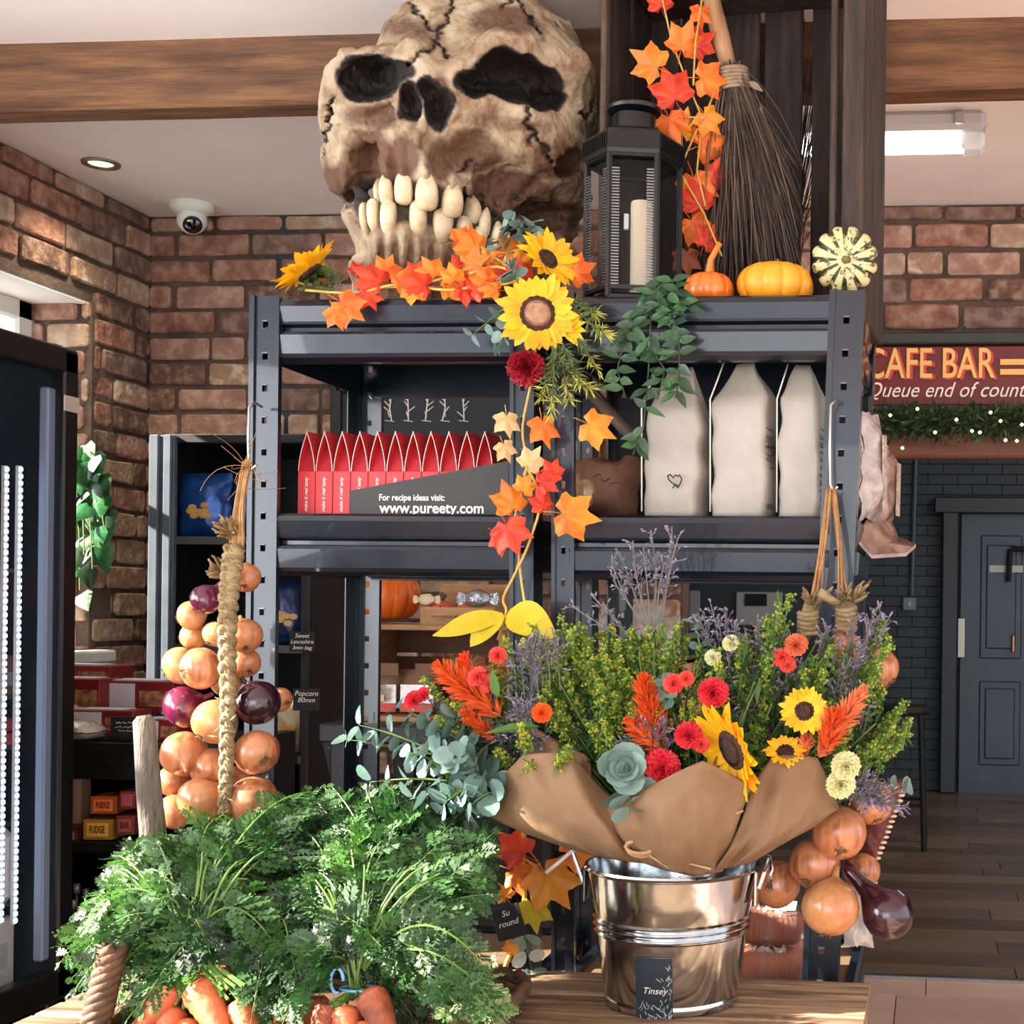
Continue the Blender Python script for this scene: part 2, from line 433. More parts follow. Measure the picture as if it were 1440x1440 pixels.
p = pt(1425, 905, YF-.14); m = MB(); m.box(p, (.025, .04, .13), 0, bev=.006); m.build('door_handle', mat('brass_dull', (140, 100, 70), rough=.3, metal=.8), door)
# surface conduit and switch
t = thing('light_switch', 'grey surface light switch with a conduit rising on the dark wall', 'light switch', pt(1279, 858, YF-.03))
m = MB(); m.box(pt(1279, 849, YF-.04), (.10, .05, .10), 0, bev=.008); m.build('switch_box', mat('grey_plastic', (110, 116, 122), rough=.4), t)
m = MB(); m.box(pt(1279, 849, YF-.07), (.02, .015, .03), 0); m.build('rocker', mat('pale_plastic', (170, 174, 176), rough=.4), t)
m = MB(); m.tube([pt(1282, 838, YF-.03), pt(1288, 640, YF-.03)], .018, 8); m.build('conduit', mat('grey_conduit', (74, 82, 90), rough=.4), t)
# bar stool in the far room
sp = onz(1262, 1190, 0)
t = thing('bar_stool', 'black bar stool standing on the dark plank floor past the shelving', 'stool', sp)
m = MB(); m.lathe([(.001, .74), (.17, .74), (.18, .76), (.17, .79), (.001, .80)], 24, 0, Matrix.Translation(sp)); m.build('seat', black_matte, t)
for dx, dy in ((-.15, -.15), (.15, -.15), (-.15, .15), (.15, .15)):
    m = MB(); m.tube([sp+Vector((dx, dy, 0)), sp+Vector((dx*.8, dy*.8, .745))], .016, 8); m.build('leg', black_matte, t)
m = MB()
for a, b in (((-.14, -.14), (.14, -.14)), ((.14, -.14), (.14, .14)), ((.14, .14), (-.14, .14)), ((-.14, .14), (-.14, -.14))):
    m.tube([sp+Vector((*a, .25)), sp+Vector((*b, .25))], .01, 6)
m.build('footrest', black_matte, t)

# ---------------------------------------------------------------- ceiling fittings
cp = pt(142, 210, 3.41); cp.z = CZ
t = thing('downlight', 'small round recessed downlight glowing in the white ceiling', 'ceiling light', cp-Vector((0, 0, .01)))
m = MB(); m.lathe([(.030, -.001), (.034, -.006), (.046, -.006), (.048, 0)], 28, 0, Matrix.Translation(cp)); m.build('bezel', mat('bezel_brass', (150, 140, 118), rough=.3, metal=.7), t, True)
m = MB(); m.lathe([(.001, -.002), (.030, -.002), (.031, 0)], 20, 0, Matrix.Translation(cp)); m.build('lamp', mat('downlight_glow', (255, 236, 190), emit=(255, 226, 170), estr=3), t)
light('downlight_beam', 'SPOT', cp-Vector((0, 0, .02)), 12, (1, .85, .62), .03, aim=(0, 0, -1), spot=1.9)
cp = pt(270, 288, 3.78); cp.z = CZ
t = thing('security_camera', 'white dome security camera with black lens on the ceiling corner', 'security camera', cp-Vector((0, 0, .10)))
m = MB(); m.lathe([(.058, 0), (.060, -.012), (.052, -.022), (.040, -.028), (.001, -.028)], 28, 0, Matrix.Translation(cp)); m.build('mount', white_paint, t, 'auto')
m = MB(); m.lathe([(.040*math.sin(PI*i/14), -.04*math.cos(PI*i/14)) for i in range(15)], 24, 0, Matrix.Translation(cp+Vector((0, 0, -.045)))); m.build('housing', white_paint, t, True)
dcam = (toward_cam(cp)+Vector((.1, 0, -.5))).normalized()
m = MB(); m.lathe([(.026, -.004), (.026, .002), (.020, .008), (.001, .012)], 24, 0, dir_matrix(cp+Vector((0, 0, -.045))+dcam*.034, dcam)); m.build('lens', mat('lens_black', (10, 11, 13), rough=.08, coat=1), t, True)
# fluorescent batten
a = pt(1055, 190, 3.2); b = pt(1386, 190, 3.2); zt = CZ
t = thing('fluorescent_batten', 'white fluorescent tube light with clear end cap fixed under the ceiling', 'ceiling light', ((a.x+b.x)/2, 3.2, zt-.09))
m = MB(); m.box(((a.x+b.x)/2, 3.2, zt-.022), (b.x-a.x, .10, .044), 0, bev=.012); m.build('housing', mat('batten_grey', (178, 178, 180), rough=.4), t)
m = MB(); m.tube([(a.x+.01, 3.2, zt-.066), (b.x-.055, 3.2, zt-.066)], .019, 14); tb = m.build('tube', mat('tube_glow', (255, 250, 244), emit=(255, 248, 238), estr=7), t)
m = MB(); m.box((b.x-.03, 3.2, zt-.062), (.055, .07, .045), 0, bev=.01); m.build('end_cap', mat('cap_clear', (206, 208, 208), rough=.2, alpha=.7), t)
m = MB(); m.box((b.x-.06, 3.142, zt-.024), (.022, .018, .026), 0, bev=.003); m.build('clip', mat('clip_grey', (150, 150, 152), rough=.4), t)
# cafe sign over the opening
a = pt(1216, 484, 3.78); b = pt(1560, 568, 3.78)
t = thing('cafe_sign', 'long maroon painted wooden sign reading CAFE BAR over the opening', 'sign', ((a.x+b.x)/2, 3.8, b.z))
m = MB(); sw, sh = b.x-a.x, a.z-b.z
m.box(((a.x+b.x)/2, 3.83, (a.z+b.z)/2), (sw, .05, sh), 0, bev=.004); m.build('sign_board', mat('sign_maroon', (112, 26, 24), (96, 24, 24), 5, .5), t)
m = MB(); m.box(((a.x+b.x)/2, 3.825, a.z+.018), (sw+.02, .07, .032), 0, bev=.004); m.box(((a.x+b.x)/2, 3.825, b.z-.008), (sw+.02, .07, .016), 0, bev=.003)
m.build('sign_frame', mat('sign_green_frame', (38, 46, 40), rough=.5), t)
u = s(3.8)
def sgn(body, px0, px1, py, size, mt, name, dy=0, **k):
    c = pt((px0+px1)/2, py, 3.80-.003-dy)
    mb = text_mb(body, size*u, face_cam_matrix(c), width=(px1-px0)*u, **k); return mb.build(name, mt, t)
sgn('CAFE BAR', 1221, 1401, 515, 60, mat('sign_red', (196, 60, 50), rough=.5), 'lettering', bold=.0012)
sgn('CAFE BAR', 1217, 1397, 513, 60, mat('sign_gold', (226, 178, 96), rough=.5), 'lettering', dy=.003, bold=.001)
m = MB(); 
for dz in (-7, 7): m.box(pt(1433, 516+dz, 3.796), (52*u, .003, 8*u), 0)
m.build('gold_bar', _M['sign_gold'], t)
sgn('Queue end of counter', 1217, 1462, 549, 30, mat('sign_cream', (240, 226, 206), rough=.5), 'lettering', shear=.35, bold=0)
# ================================================================ SHELVING RACKS
YR = 2.18; DEP = .42; YK = YR+DEP
ztop = pt(780, 418, YR).z; zmid = pt(780, 724, YR).z; zlow = pt(990, 1400, YR).z
def beam_x(mb, x0, x1, z, y, side):
    """pressed steel beam: two rolled faces with a groove between, side = -1 faces the viewer"""
    pr = [(.030, 0), (0, 0), (-.006, -.004), (-.008, -.012), (-.002, -.036), (-.0005, -.040), (.010, -.044), (.010, -.050), (-.004, -.053), (-.007, -.058), (-.003, -.088), (0, -.094), (.012, -.100), (.030, -.100), (.030, -.096), (.014, -.094), (.014, -.004), (.030, -.004)]
    n = len(pr); vs = [(x, y-side*p, z+q) for x in (x0, x1) for p, q in pr]
    fs = [(i, (i+1) % n, n+(i+1) % n, n+i) for i in range(n)]+[tuple(range(n)), tuple(range(n, 2*n))[::-1]]
    return mb.add(vs, fs, 0)
def beam_y(mb, x, z, y0, y1, side):
    pr = [(0, 0), (-.006, -.004), (-.008, -.012), (-.002, -.036), (.008, -.044), (.008, -.050), (-.006, -.056), (-.004, -.09), (.010, -.098), (.014, -.098), (.014, 0)]
    n = len(pr); vs = [(x+side*-p, y, z+q) for y in (y0, y1) for p, q in pr]
    fs = [(i, (i+1) % n, n+(i+1) % n, n+i) for i in range(n)]+[tuple(range(n)), tuple(range(n, 2*n))[::-1]]
    return mb.add(vs, fs, 0)
def post(xl, w, y, top, lean, fy, fx):
    """L-section upright with a channel and keyhole slots. fy=-1 front, fx: side the flange sits on"""
    m = MB(); zb = 0
    def X(x, z): return x+lean*(z-top)
    def strip(x0, x1, d, z0, z1, mi=0, t=.002):
        ya, yb = y+fy*d, y+fy*(d-t)
        vs = [(X(x, z), yy, z) for z in (z0, z1) for yy in (ya, yb) for x in (x0, x1)]
        m.add(vs, [(0, 1, 3, 2), (4, 6, 7, 5), (0, 4, 5, 1), (2, 3, 7, 6), (0, 2, 6, 4), (1, 5, 7, 3)], mi)
    e = w*.17
    strip(xl, xl+e, .008, zb, top, t=.012); strip(xl+w-e, xl+w, .008, zb, top, t=.012)
    # recessed web, pierced by slots
    z = top; step = .052; sw = w*.17; xm = xl+w/2
    while z > .3:
        strip(xl+e, xm-sw/2, .003, z-step, z); strip(xm+sw/2, xl+w-e, .003, z-step, z)
        strip(xm-sw/2, xm+sw/2, .003, z-.040, z)
        strip(xm-sw/2, xm+sw/2, .0045, z-.042, z-.040, 1, .003)
        z -= step
    strip(xl+e, xl+w-e, .003, zb, z)
    # side flange
    xs = xl if fx < 0 else xl+w-.002
    vs = [(X(xx, z), yy, z) for z in (zb, top) for yy in (y, y-fy*.045) for xx in (xs, xs+.002)]
    m.add(vs, [(0, 1, 3, 2), (4, 6, 7, 5), (0, 4, 5, 1), (2, 3, 7, 6), (0, 2, 6, 4), (1, 5, 7, 3)], 0)
    return m
def rack(label, lx0, lx1, rx0, rx1, leanl, leanr, levels, back):
    xa = pt(lx0, 500, YR).x; xb = pt(lx1, 500, YR).x; xc = pt(rx0, 500, YR).x; xd = pt(rx1, 500, YR).x
    t = thing('storage_rack', label, 'shelving rack', ((xa+xd)/2, (YR+YK)/2, 0), 'steel racks side by side')
    top = ztop+.006
    for (x, w, ln, fx) in ((xa, xb-xa, leanl, -1), (xc, xd-xc, leanr, 1)):
        for (y, fy) in ((YR, -1), (YK, 1)):
            post(x, w, y, top, ln, fy, fx).build('post', [steel, steel_edge], t)
    for z in levels:
        m = MB(); beam_x(m, xb-.004, xc+.004, z, YR+.001, -1); m.build('shelf_beam', steel, t)
        m = MB(); beam_x(m, xb-.004, xc+.004, z, YK-.001, 1); m.build('shelf_beam', steel, t)
        m = MB(); beam_y(m, xa+.012, z, YR+.03, YK-.03, -1); m.build('shelf_beam', steel, t)
        m = MB(); beam_y(m, xd-.012, z, YR+.03, YK-.03, 1); m.build('shelf_beam', steel, t)
        m = MB(); m.box(((xa+xd)/2, (YR+YK)/2, z-.012), (xd-xa-.02, DEP-.02, .008), 0); 
        for q in (-.12, .12): m.box(((xa+xd)/2, (YR+YK)/2+q, z-.032), (xd-xa-.04, .03, .03), 1)
        m.build('shelf_board', [board, steel_dark], t)
    if back:
        m = MB(); m.box(((xa+xd)/2, YK-.02, (zmid+ztop-.1)/2), (xd-xa-.03, .006, ztop-zmid-.1), 0); m.build('dark_sheet', black_matte, t)  # black sheet added in place of the shadow behind the bags
    return t, xa, xb, xc, xd
rk1, RA, RB, RC, RD = rack('left dark grey steel rack holding the red cartons and the skull', 353, 395, 718, 752, .0, -.01, [ztop, zmid, zlow], False)
rk2, SA, SB, SCX, SD = rack('right dark grey steel rack holding the white flour bags', 776, 808, 1166, 1216, -.012, .028, [ztop, zmid, zlow], True)

# ================================================================ SKULL
def smin(a, b, k):
    h = np.clip(.5+.5*(b-a)/k, 0, 1); return b*(1-h)+a*h-k*h*(1-h)
def smax(a, b, k): return -smin(-a, -b, k)
def seg2(U, W, pts):
    d = np.full(U.shape, 1e9, dtype=np.float32)
    for (a, b), (c, e) in zip(pts, pts[1:]):
        dx, dy = c-a, e-b; L = dx*dx+dy*dy+1e-6
        t = np.clip(((U-a)*dx+(W-b)*dy)/L, 0, 1)
        d = np.minimum(d, np.hypot(U-a-t*dx, W-b-t*dy))
    return d
def to_uw(pts): return [(x-643.0, 190.0-y) for x, y in pts]
def surface_nets(vol, org, st):
    ins = vol < 0; nx, ny, nz = vol.shape
    acc = np.zeros((nx-1, ny-1, nz-1, 3), dtype=np.float32); cnt = np.zeros((nx-1, ny-1, nz-1), dtype=np.float32)
    c = [(i, j, k) for i in (0, 1) for j in (0, 1) for k in (0, 1)]
    def sub(o): return (slice(o[0], nx-1+o[0]), slice(o[1], ny-1+o[1]), slice(o[2], nz-1+o[2]))
    for a in range(8):
        for b in range(a+1, 8):
            A, B = c[a], c[b]
            if sum(abs(p-q) for p, q in zip(A, B)) != 1: continue
            va, vb = vol[sub(A)], vol[sub(B)]
            cr = (va < 0) != (vb < 0)
            t = np.where(cr, va/(va-vb+1e-12), 0)
            for ax in range(3): acc[..., ax] += np.where(cr, A[ax]+t*(B[ax]-A[ax]), 0)
            cnt += cr
    m = cnt > 0; idx = -np.ones(cnt.shape, dtype=np.int64); idx[m] = np.arange(m.sum())
    g = np.argwhere(m); v = (acc[m]/cnt[m][:, None]+g)*st+np.array(org)
    quads = []
    for ax in range(3):
        o1, o2 = [(1, 2), (2, 0), (0, 1)][ax]
        e = [0, 0, 0]; e[ax] = 1
        s0 = [slice(1, n-1) for n in (nx, ny, nz)]; s0[ax] = slice(0, (nx, ny, nz)[ax]-1)
        s1 = [slice(x.start+d, x.stop+d) for x, d in zip(s0, e)]
        a = ins[tuple(s0)]; b = ins[tuple(s1)]
        for cond, rev in ((a & ~b, False), (~a & b, True)):
            p = np.argwhere(cond)
            for q in range(3):
                if q != ax: p[:, q] += 1
            def cell(d1, d2):
                w = p.copy(); w[:, o1] -= d1; w[:, o2] -= d2; return idx[w[:, 0], w[:, 1], w[:, 2]]
            f = np.stack([cell(1, 1), cell(0, 1), cell(0, 0), cell(1, 0)], 1)
            quads.append(f[:, ::-1] if rev else f)
    return v, np.concatenate(quads)
def make_skull():
    st = 2.9
    u = np.arange(-215, 216, st, dtype=np.float32); y = np.arange(-235, 250, st, dtype=np.float32); w = np.arange(-262, 222, st, dtype=np.float32)
    U, Y, W = np.meshgrid(u, y, w, indexing='ij')
    # low frequency lumpiness
    U2 = U+5*np.sin(W*.045+Y*.03+1)+2.5*np.sin(W*.11+U*.07); W2 = W+5*np.sin(U*.05+2)+2.5*np.sin(U*.12+Y*.09); Y2 = Y+4*np.sin(U*.06+W*.05)
    def ell(c, r, A=(U2, Y2, W2)):
        k = np.sqrt(((A[0]-c[0])/r[0])**2+((A[1]-c[1])/r[1])**2+((A[2]-c[2])/r[2])**2)
        return (k-1)*min(r)
    def cap(a, b, r1, r2=None):
        r2 = r1 if r2 is None else r2
        a = np.array(a, dtype=np.float32); b = np.array(b, dtype=np.float32); d = b-a; L = float((d*d).sum())
        t = np.clip(((U2-a[0])*d[0]+(Y2-a[1])*d[1]+(W2-a[2])*d[2])/L, 0, 1)
        return np.sqrt((U2-a[0]-t*d[0])**2+(Y2-a[1]-t*d[1])**2+(W2-a[2]-t*d[2])**2)-(r1+(r2-r1)*t)
    d = ell((38, 55, 62), (150, 175, 140))                       # cranium
    d = smin(d, ell((110, 40, 20), (78, 120, 118)), 40)
    d = smin(d, ell((-14, -30, 50), (128, 118, 80)), 30)         # brow mass
    d = smin(d, ell((-30, -60, -20), (120, 90, 85)), 30)         # mid face
    d = smin(d, ell((-142, -20, -28), (40, 60, 66)), 28)         # cheek left
    d = smin(d, ell((-150, 0, -62), (32, 50, 32)), 20)
    d = smin(d, ell((88, -50, -18), (78, 75, 52)), 28)           # cheek right
    d = smin(d, ell((128, 20, -62), (55, 90, 60)), 28)
    d = smin(d, ell((-42, -112, -72), (80, 62, 62)), 26)         # muzzle
    d = smin(d, ell((38, -92, -100), (70, 62, 52)), 24)
    d = smin(d, ell((-48, -98, -168), (92, 60, 52)), 22)         # jaw
    d = smin(d, ell((30, -66, -182), (90, 66, 46)), 24)
    d = smin(d, cap((-128, -40, -112), (-120, -50, -190), 19, 20), 12)
    d = smin(d, ell((-112, -66, -104), (30, 44, 46)), 18)
    d = smin(d, ell((-70, -118, -112), (60, 46, 50)), 20)
    d = smin(d, cap((138, 0, -110), (110, -20, -205), 36, 34), 26)
    d = smin(d, ell((-45, -80, -215), (92, 66, 40)), 20)
    d = smin(d, ell((40, -40, -222), (100, 80, 36)), 20)
    # brow ridges: frown
    d = smin(d, cap((-136, -70, 88), (-72, -142, 72), 15, 19), 16)
    d = smin(d, cap((-10, -146, 70), (70, -134, 116), 20, 24), 16)
    d = smin(d, cap((70, -134, 116), (146, -78, 96), 24, 22), 16)
    d = smin(d, cap((146, -78, 96), (150, -60, 46), 20, 20), 14)
    d = smin(d, cap((-46, -144, 84), (-44, -156, 58), 22, 15), 14)      # nasion
    d = smin(d, cap((-150, -50, 78), (-160, -36, 36), 12, 14), 12)
    # cheekbones below the sockets
    d = smin(d, cap((-148, -68, 22), (-92, -128, 34), 13, 14), 12)
    d = smin(d, cap((10, -138, 42), (70, -122, 32), 14, 17), 14)
    d = smin(d, cap((70, -122, 32), (142, -66, 36), 17, 17), 14)
    # rim round the nose
    for a, b in (((-62, -158, 62), (-78, -142, 30)), ((-78, -142, 30), (-72, -146, 12)), ((-26, -160, 58), (-8, -146, 28)), ((-8, -146, 28), (-16, -148, 10)), ((-43, -158, 26), (-43, -166, -22))):
        d = smin(d, cap(a, b, 7, 6), 9)
    # hollows
    def carve(c, r, k=8): 
        nonlocal d
        d = smax(d, -ell(c, r), k)
    carve((-108, -108, 62), (43, 80, 28), 5); carve((-86, -150, 66), (24, 70, 13), 5)
    carve((74, -126, 76), (63, 80, 30), 6); carve((34, -156, 66), (38, 74, 16), 5); carve((112, -100, 62), (28, 60, 15), 5)
    carve((-63, -175, 29), (15, 54, 22), 4); carve((-26, -175, 34), (16, 54, 26), 4); carve((-38, -175, 52), (14, 46, 13), 4)
    carve((-108, -112, -58), (30, 34, 40), 16); carve((-110, -130, 12), (34, 26, 16), 10)
    carve((20, -152, -20), (30, 26, 26), 14); carve((74, -128, -68), (52, 40, 30), 20)
    carve((-20, -170, -30), (16, 18, 26), 10); carve((-66, -168, -30), (16, 18, 26), 10)
    carve((140, -60, -20), (22, 40, 20), 14); carve((118, -60, -96), (30, 50, 20), 14)
    carve((60, -160, 150), (46, 40, 20), 16); carve((-70, -130, 128), (40, 30, 16), 16)
    # mouth slit and gums
    upper = to_uw([(532, 282), (556, 280), (576, 276), (605, 277), (634, 284), (660, 294), (684, 308), (706, 322), (728, 332)])
    dm = seg2(U, W, upper); front = Y < 10
    d = np.where(front, smax(d, -(np.maximum(dm-16, -8)+np.maximum(-Y-260, -99)), 6), d) if False else d
    g = np.clip(1-dm/36, 0, 1); d = d+np.where(front, 12*np.sqrt(g), 0)
    # root ridges over and under the teeth
    upx = [555, 575, 604, 637, 662, 681, 696, 709]; lox = [541, 558, 576, 596, 626, 650, 672, 690]
    ru = np.zeros_like(U); 
    for x in upx: ru += np.exp(-((U-(x-643))/6.5)**2)
    ru *= np.exp(-((W-(-50-.28*np.maximum(U+40, 0)))/24)**2)
    rl = np.zeros_like(U)
    for x in lox: rl += np.exp(-((U-(x-643))/6.0)**2)
    rl *= np.exp(-((W-(-156-.32*np.maximum(U+40, 0)))/30)**2)
    d = d-np.where(front, 7*ru+10*rl-3, 0)*np.clip((-W-12)/24, 0, 1)*np.clip((W+225)/20, 0, 1)
    # cracks
    cr = [[(570, 5), (580, 28), (600, 52), (614, 66), (617, 80), (596, 100), (584, 108)], [(660, 0), (638, 18), (628, 48), (618, 66)],
          [(712, 0), (720, 14), (735, 34), (745, 52)], [(712, 8), (700, 26)], [(733, 145), (730, 165), (745, 184), (760, 200), (762, 214)], [(742, 180), (734, 190)],
          [(482, 158), (480, 190), (472, 212), (468, 232)], [(512, 70), (518, 94)], [(806, 148), (818, 150), (826, 132)], [(555, 45), (545, 62)], [(617, 80), (632, 96)], [(645, 235), (655, 226), (664, 222)], [(760, 20), (790, 42), (824, 62)]]
    dc = np.full(U.shape, 1e9, dtype=np.float32)
    Uj = U+2.5*np.sin(W*.35)+1.5*np.sin(W*.9); Wj = W+2.5*np.sin(U*.3)
    for c_ in cr: dc = np.minimum(dc, seg2(Uj, Wj, to_uw(c_)))
    d = d+np.where(front, 7*np.clip(1-dc/5.2, 0, 1), 0)
    # fine hammered texture
    t = 0
    for q, (a, b, c_) in enumerate(((.16, .13, .21), (.31, .27, .24), (.52, .44, .57), (.83, .9, .71))):
        t = t+np.sin(U*a+W*.6*b+q*1.7+1.7*np.sin(Y*b*.8))*np.sin(W*b+Y*c_+q*2.1+1.5*np.sin(U*a*.9))*(2.4, 1.6, 1.0, .6)[q]
    wr = 2.2*np.sin((W-.5*U)*.22+2.5*np.sin(U*.04)+1.5*np.sin(W*.07))*np.clip((-W-10)/60, 0, 1)*np.clip((U+20)/60, 0, 1)
    d = d+.42*t+.7*wr
    # stand flat on the shelf
    v, f = surface_nets(d.astype(np.float32), (u[0], y[0], w[0]), st)
    return d, (u, y, w, st), v, f, (upper, cr)
SKC = pt(643, 190, 2.41)
ray = (SKC-Vector((0, 0, H))).normalized()
rgt = ray.cross(Vector((0, 0, 1))).normalized(); upv = rgt.cross(ray)
ks = 2.41/F*1.045
def sk_world(v): return np.array(SKC)+ks*(v[:, 0:1]*np.array(rgt)+v[:, 1:2]*np.array(ray)+v[:, 2:3]*np.array(upv))
sd, (gu, gy, gw, gst), sv, sf, (mouth, cracks) = make_skull()
WV = sk_world(sv)
WV[:, 2] = np.maximum(WV[:, 2], ztop-.006)
skull = thing('skull', 'giant weathered bone-coloured skull prop with bared teeth on the rack top', 'skull', (SKC.x, SKC.y, ztop))
me = bpy.data.meshes.new('cranium'); me.from_pydata((WV-np.array(skull.location)).tolist(), [], sf.tolist())
# painted tones: near-black sockets, nose and mouth gap, brown washes, dark crack lines
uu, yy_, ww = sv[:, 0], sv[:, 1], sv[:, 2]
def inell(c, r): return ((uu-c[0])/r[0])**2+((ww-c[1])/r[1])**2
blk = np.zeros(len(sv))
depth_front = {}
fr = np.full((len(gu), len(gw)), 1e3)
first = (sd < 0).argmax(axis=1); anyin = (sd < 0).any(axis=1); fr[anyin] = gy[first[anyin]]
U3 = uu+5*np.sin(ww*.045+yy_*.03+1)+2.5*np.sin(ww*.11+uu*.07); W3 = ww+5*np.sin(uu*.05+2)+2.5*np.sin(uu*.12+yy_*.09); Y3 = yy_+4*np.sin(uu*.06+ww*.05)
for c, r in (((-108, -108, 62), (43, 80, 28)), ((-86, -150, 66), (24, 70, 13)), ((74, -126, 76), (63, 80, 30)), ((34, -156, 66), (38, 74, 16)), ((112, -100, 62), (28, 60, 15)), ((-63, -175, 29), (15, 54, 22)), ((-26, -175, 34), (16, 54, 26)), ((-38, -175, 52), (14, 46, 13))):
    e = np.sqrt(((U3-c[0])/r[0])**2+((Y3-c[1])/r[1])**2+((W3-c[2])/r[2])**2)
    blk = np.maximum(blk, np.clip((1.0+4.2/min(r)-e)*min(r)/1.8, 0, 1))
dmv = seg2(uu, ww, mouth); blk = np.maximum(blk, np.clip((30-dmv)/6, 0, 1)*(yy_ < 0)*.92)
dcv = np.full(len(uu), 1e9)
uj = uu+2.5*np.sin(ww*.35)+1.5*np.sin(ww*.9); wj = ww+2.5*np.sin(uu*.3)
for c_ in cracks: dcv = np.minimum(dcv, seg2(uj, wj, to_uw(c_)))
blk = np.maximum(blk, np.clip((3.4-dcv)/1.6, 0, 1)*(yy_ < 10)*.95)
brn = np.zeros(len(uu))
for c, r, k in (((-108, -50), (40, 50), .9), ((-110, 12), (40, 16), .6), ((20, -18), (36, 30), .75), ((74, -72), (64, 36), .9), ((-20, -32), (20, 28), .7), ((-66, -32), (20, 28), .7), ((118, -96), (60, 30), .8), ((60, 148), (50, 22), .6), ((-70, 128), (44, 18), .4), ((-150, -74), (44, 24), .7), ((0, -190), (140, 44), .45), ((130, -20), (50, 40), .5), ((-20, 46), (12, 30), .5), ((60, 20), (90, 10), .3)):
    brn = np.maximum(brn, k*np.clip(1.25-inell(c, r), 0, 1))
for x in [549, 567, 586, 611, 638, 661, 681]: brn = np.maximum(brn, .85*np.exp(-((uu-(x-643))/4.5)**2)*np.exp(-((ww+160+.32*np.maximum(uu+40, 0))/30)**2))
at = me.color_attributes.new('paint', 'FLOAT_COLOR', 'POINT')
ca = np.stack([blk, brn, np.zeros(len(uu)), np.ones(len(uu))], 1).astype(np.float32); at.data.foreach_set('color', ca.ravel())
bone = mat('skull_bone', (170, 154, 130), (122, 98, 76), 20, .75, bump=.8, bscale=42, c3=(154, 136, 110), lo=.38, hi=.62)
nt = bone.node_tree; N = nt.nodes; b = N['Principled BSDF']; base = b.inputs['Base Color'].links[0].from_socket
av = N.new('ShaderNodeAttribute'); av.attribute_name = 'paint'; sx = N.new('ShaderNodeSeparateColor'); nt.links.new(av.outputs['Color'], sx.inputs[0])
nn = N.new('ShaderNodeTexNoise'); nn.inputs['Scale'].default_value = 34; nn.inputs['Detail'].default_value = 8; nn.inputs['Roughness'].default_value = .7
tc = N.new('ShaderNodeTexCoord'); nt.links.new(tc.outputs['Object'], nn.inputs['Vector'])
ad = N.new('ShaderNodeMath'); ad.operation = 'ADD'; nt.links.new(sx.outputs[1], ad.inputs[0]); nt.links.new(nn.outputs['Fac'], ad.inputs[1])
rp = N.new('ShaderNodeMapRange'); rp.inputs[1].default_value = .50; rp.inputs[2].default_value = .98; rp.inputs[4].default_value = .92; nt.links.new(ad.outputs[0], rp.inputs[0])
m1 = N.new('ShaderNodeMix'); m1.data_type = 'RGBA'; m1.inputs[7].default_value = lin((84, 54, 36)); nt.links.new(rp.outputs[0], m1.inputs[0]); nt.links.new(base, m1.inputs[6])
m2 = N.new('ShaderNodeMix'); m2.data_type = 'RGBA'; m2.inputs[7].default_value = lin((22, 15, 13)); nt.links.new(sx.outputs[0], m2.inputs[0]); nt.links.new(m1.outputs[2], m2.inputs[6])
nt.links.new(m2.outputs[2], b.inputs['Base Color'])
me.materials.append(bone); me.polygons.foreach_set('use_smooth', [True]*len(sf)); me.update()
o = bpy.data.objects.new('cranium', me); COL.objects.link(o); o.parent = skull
tooth_m = mat('tooth_ivory', (206, 192, 160), (164, 138, 102), 40, .45, lo=.45, hi=.75, bump=.15, bscale=80)
def front_y(u_, w_):
    best = 1e3
    for du in (-10, -5, 0, 5, 10):
        for dw in (-14, 0, 14):
            i = int(round((u_+du-gu[0])/gst)); k = int(round((w_+dw-gw[0])/gst))
            if 0 <= i < len(gu) and 0 <= k < len(gw): best = min(best, fr[i, k])
    return best
def tooth(px, py, wd_, ht, up, tilt=0.0):
    u_, w_ = px-643.0, 190.0-py; wd_ *= 1.04; ht += 9; w_ += (-1.5 if up else 1.5)
    y_ = front_y(u_, w_)+8
    prof = []; n = 14; m = MB(); vs = []; fs = []
    yaw = math.atan2(front_y(u_+12, w_)-front_y(u_-12, w_), 24.0) if u_ > -20 else (-.35 if u_ < -70 else 0)
    R = Matrix.Rotation(yaw*.8, 3, 'Z') @ Matrix.Rotation(tilt, 3, 'Y')
    ng = 12
    for i in range(n+1):
        t = i/n; z = (t-.5)*ht
        # t=0 biting edge, t=1 root
        k = (.80+.2*math.sin(PI*min(t*1.3, 1)))*(1-.42*max(0, (t-.6)/.4)**1.8)
        if t > .72: k *= math.sqrt(max(.05, 1-((t-.72)/.28)**2))
        if t < .12: k *= math.sqrt(max(.35, 1-(1-t/.12)**2))
        if i in (0,): k *= .8
        for j in range(ng):
            a = 2*PI*j/ng; ca_, sa = math.cos(a), math.sin(a)
            x = math.copysign(abs(ca_)**.6, ca_)*wd_/2*k; yq = math.copysign(abs(sa)**.8, sa)*(12*k)
            v = R @ Vector((x, yq-3*math.sin(PI*t)+16*max(0, t-.7), z if up else -z))
            vs.append((u_+v.x, y_+v.y, w_+v.z))
    for i in range(n):
        for j in range(ng):
            q = (i*ng+j, i*ng+(j+1) % ng, (i+1)*ng+(j+1) % ng, (i+1)*ng+j); fs.append(q if up else q[::-1])
    fs += [tuple(range(ng))[::-1], tuple(n*ng+j for j in range(ng))]
    w3 = sk_world(np.array(vs)); m.add([tuple(p) for p in w3], fs, 0); return m.build('tooth', tooth_m, skull, True)
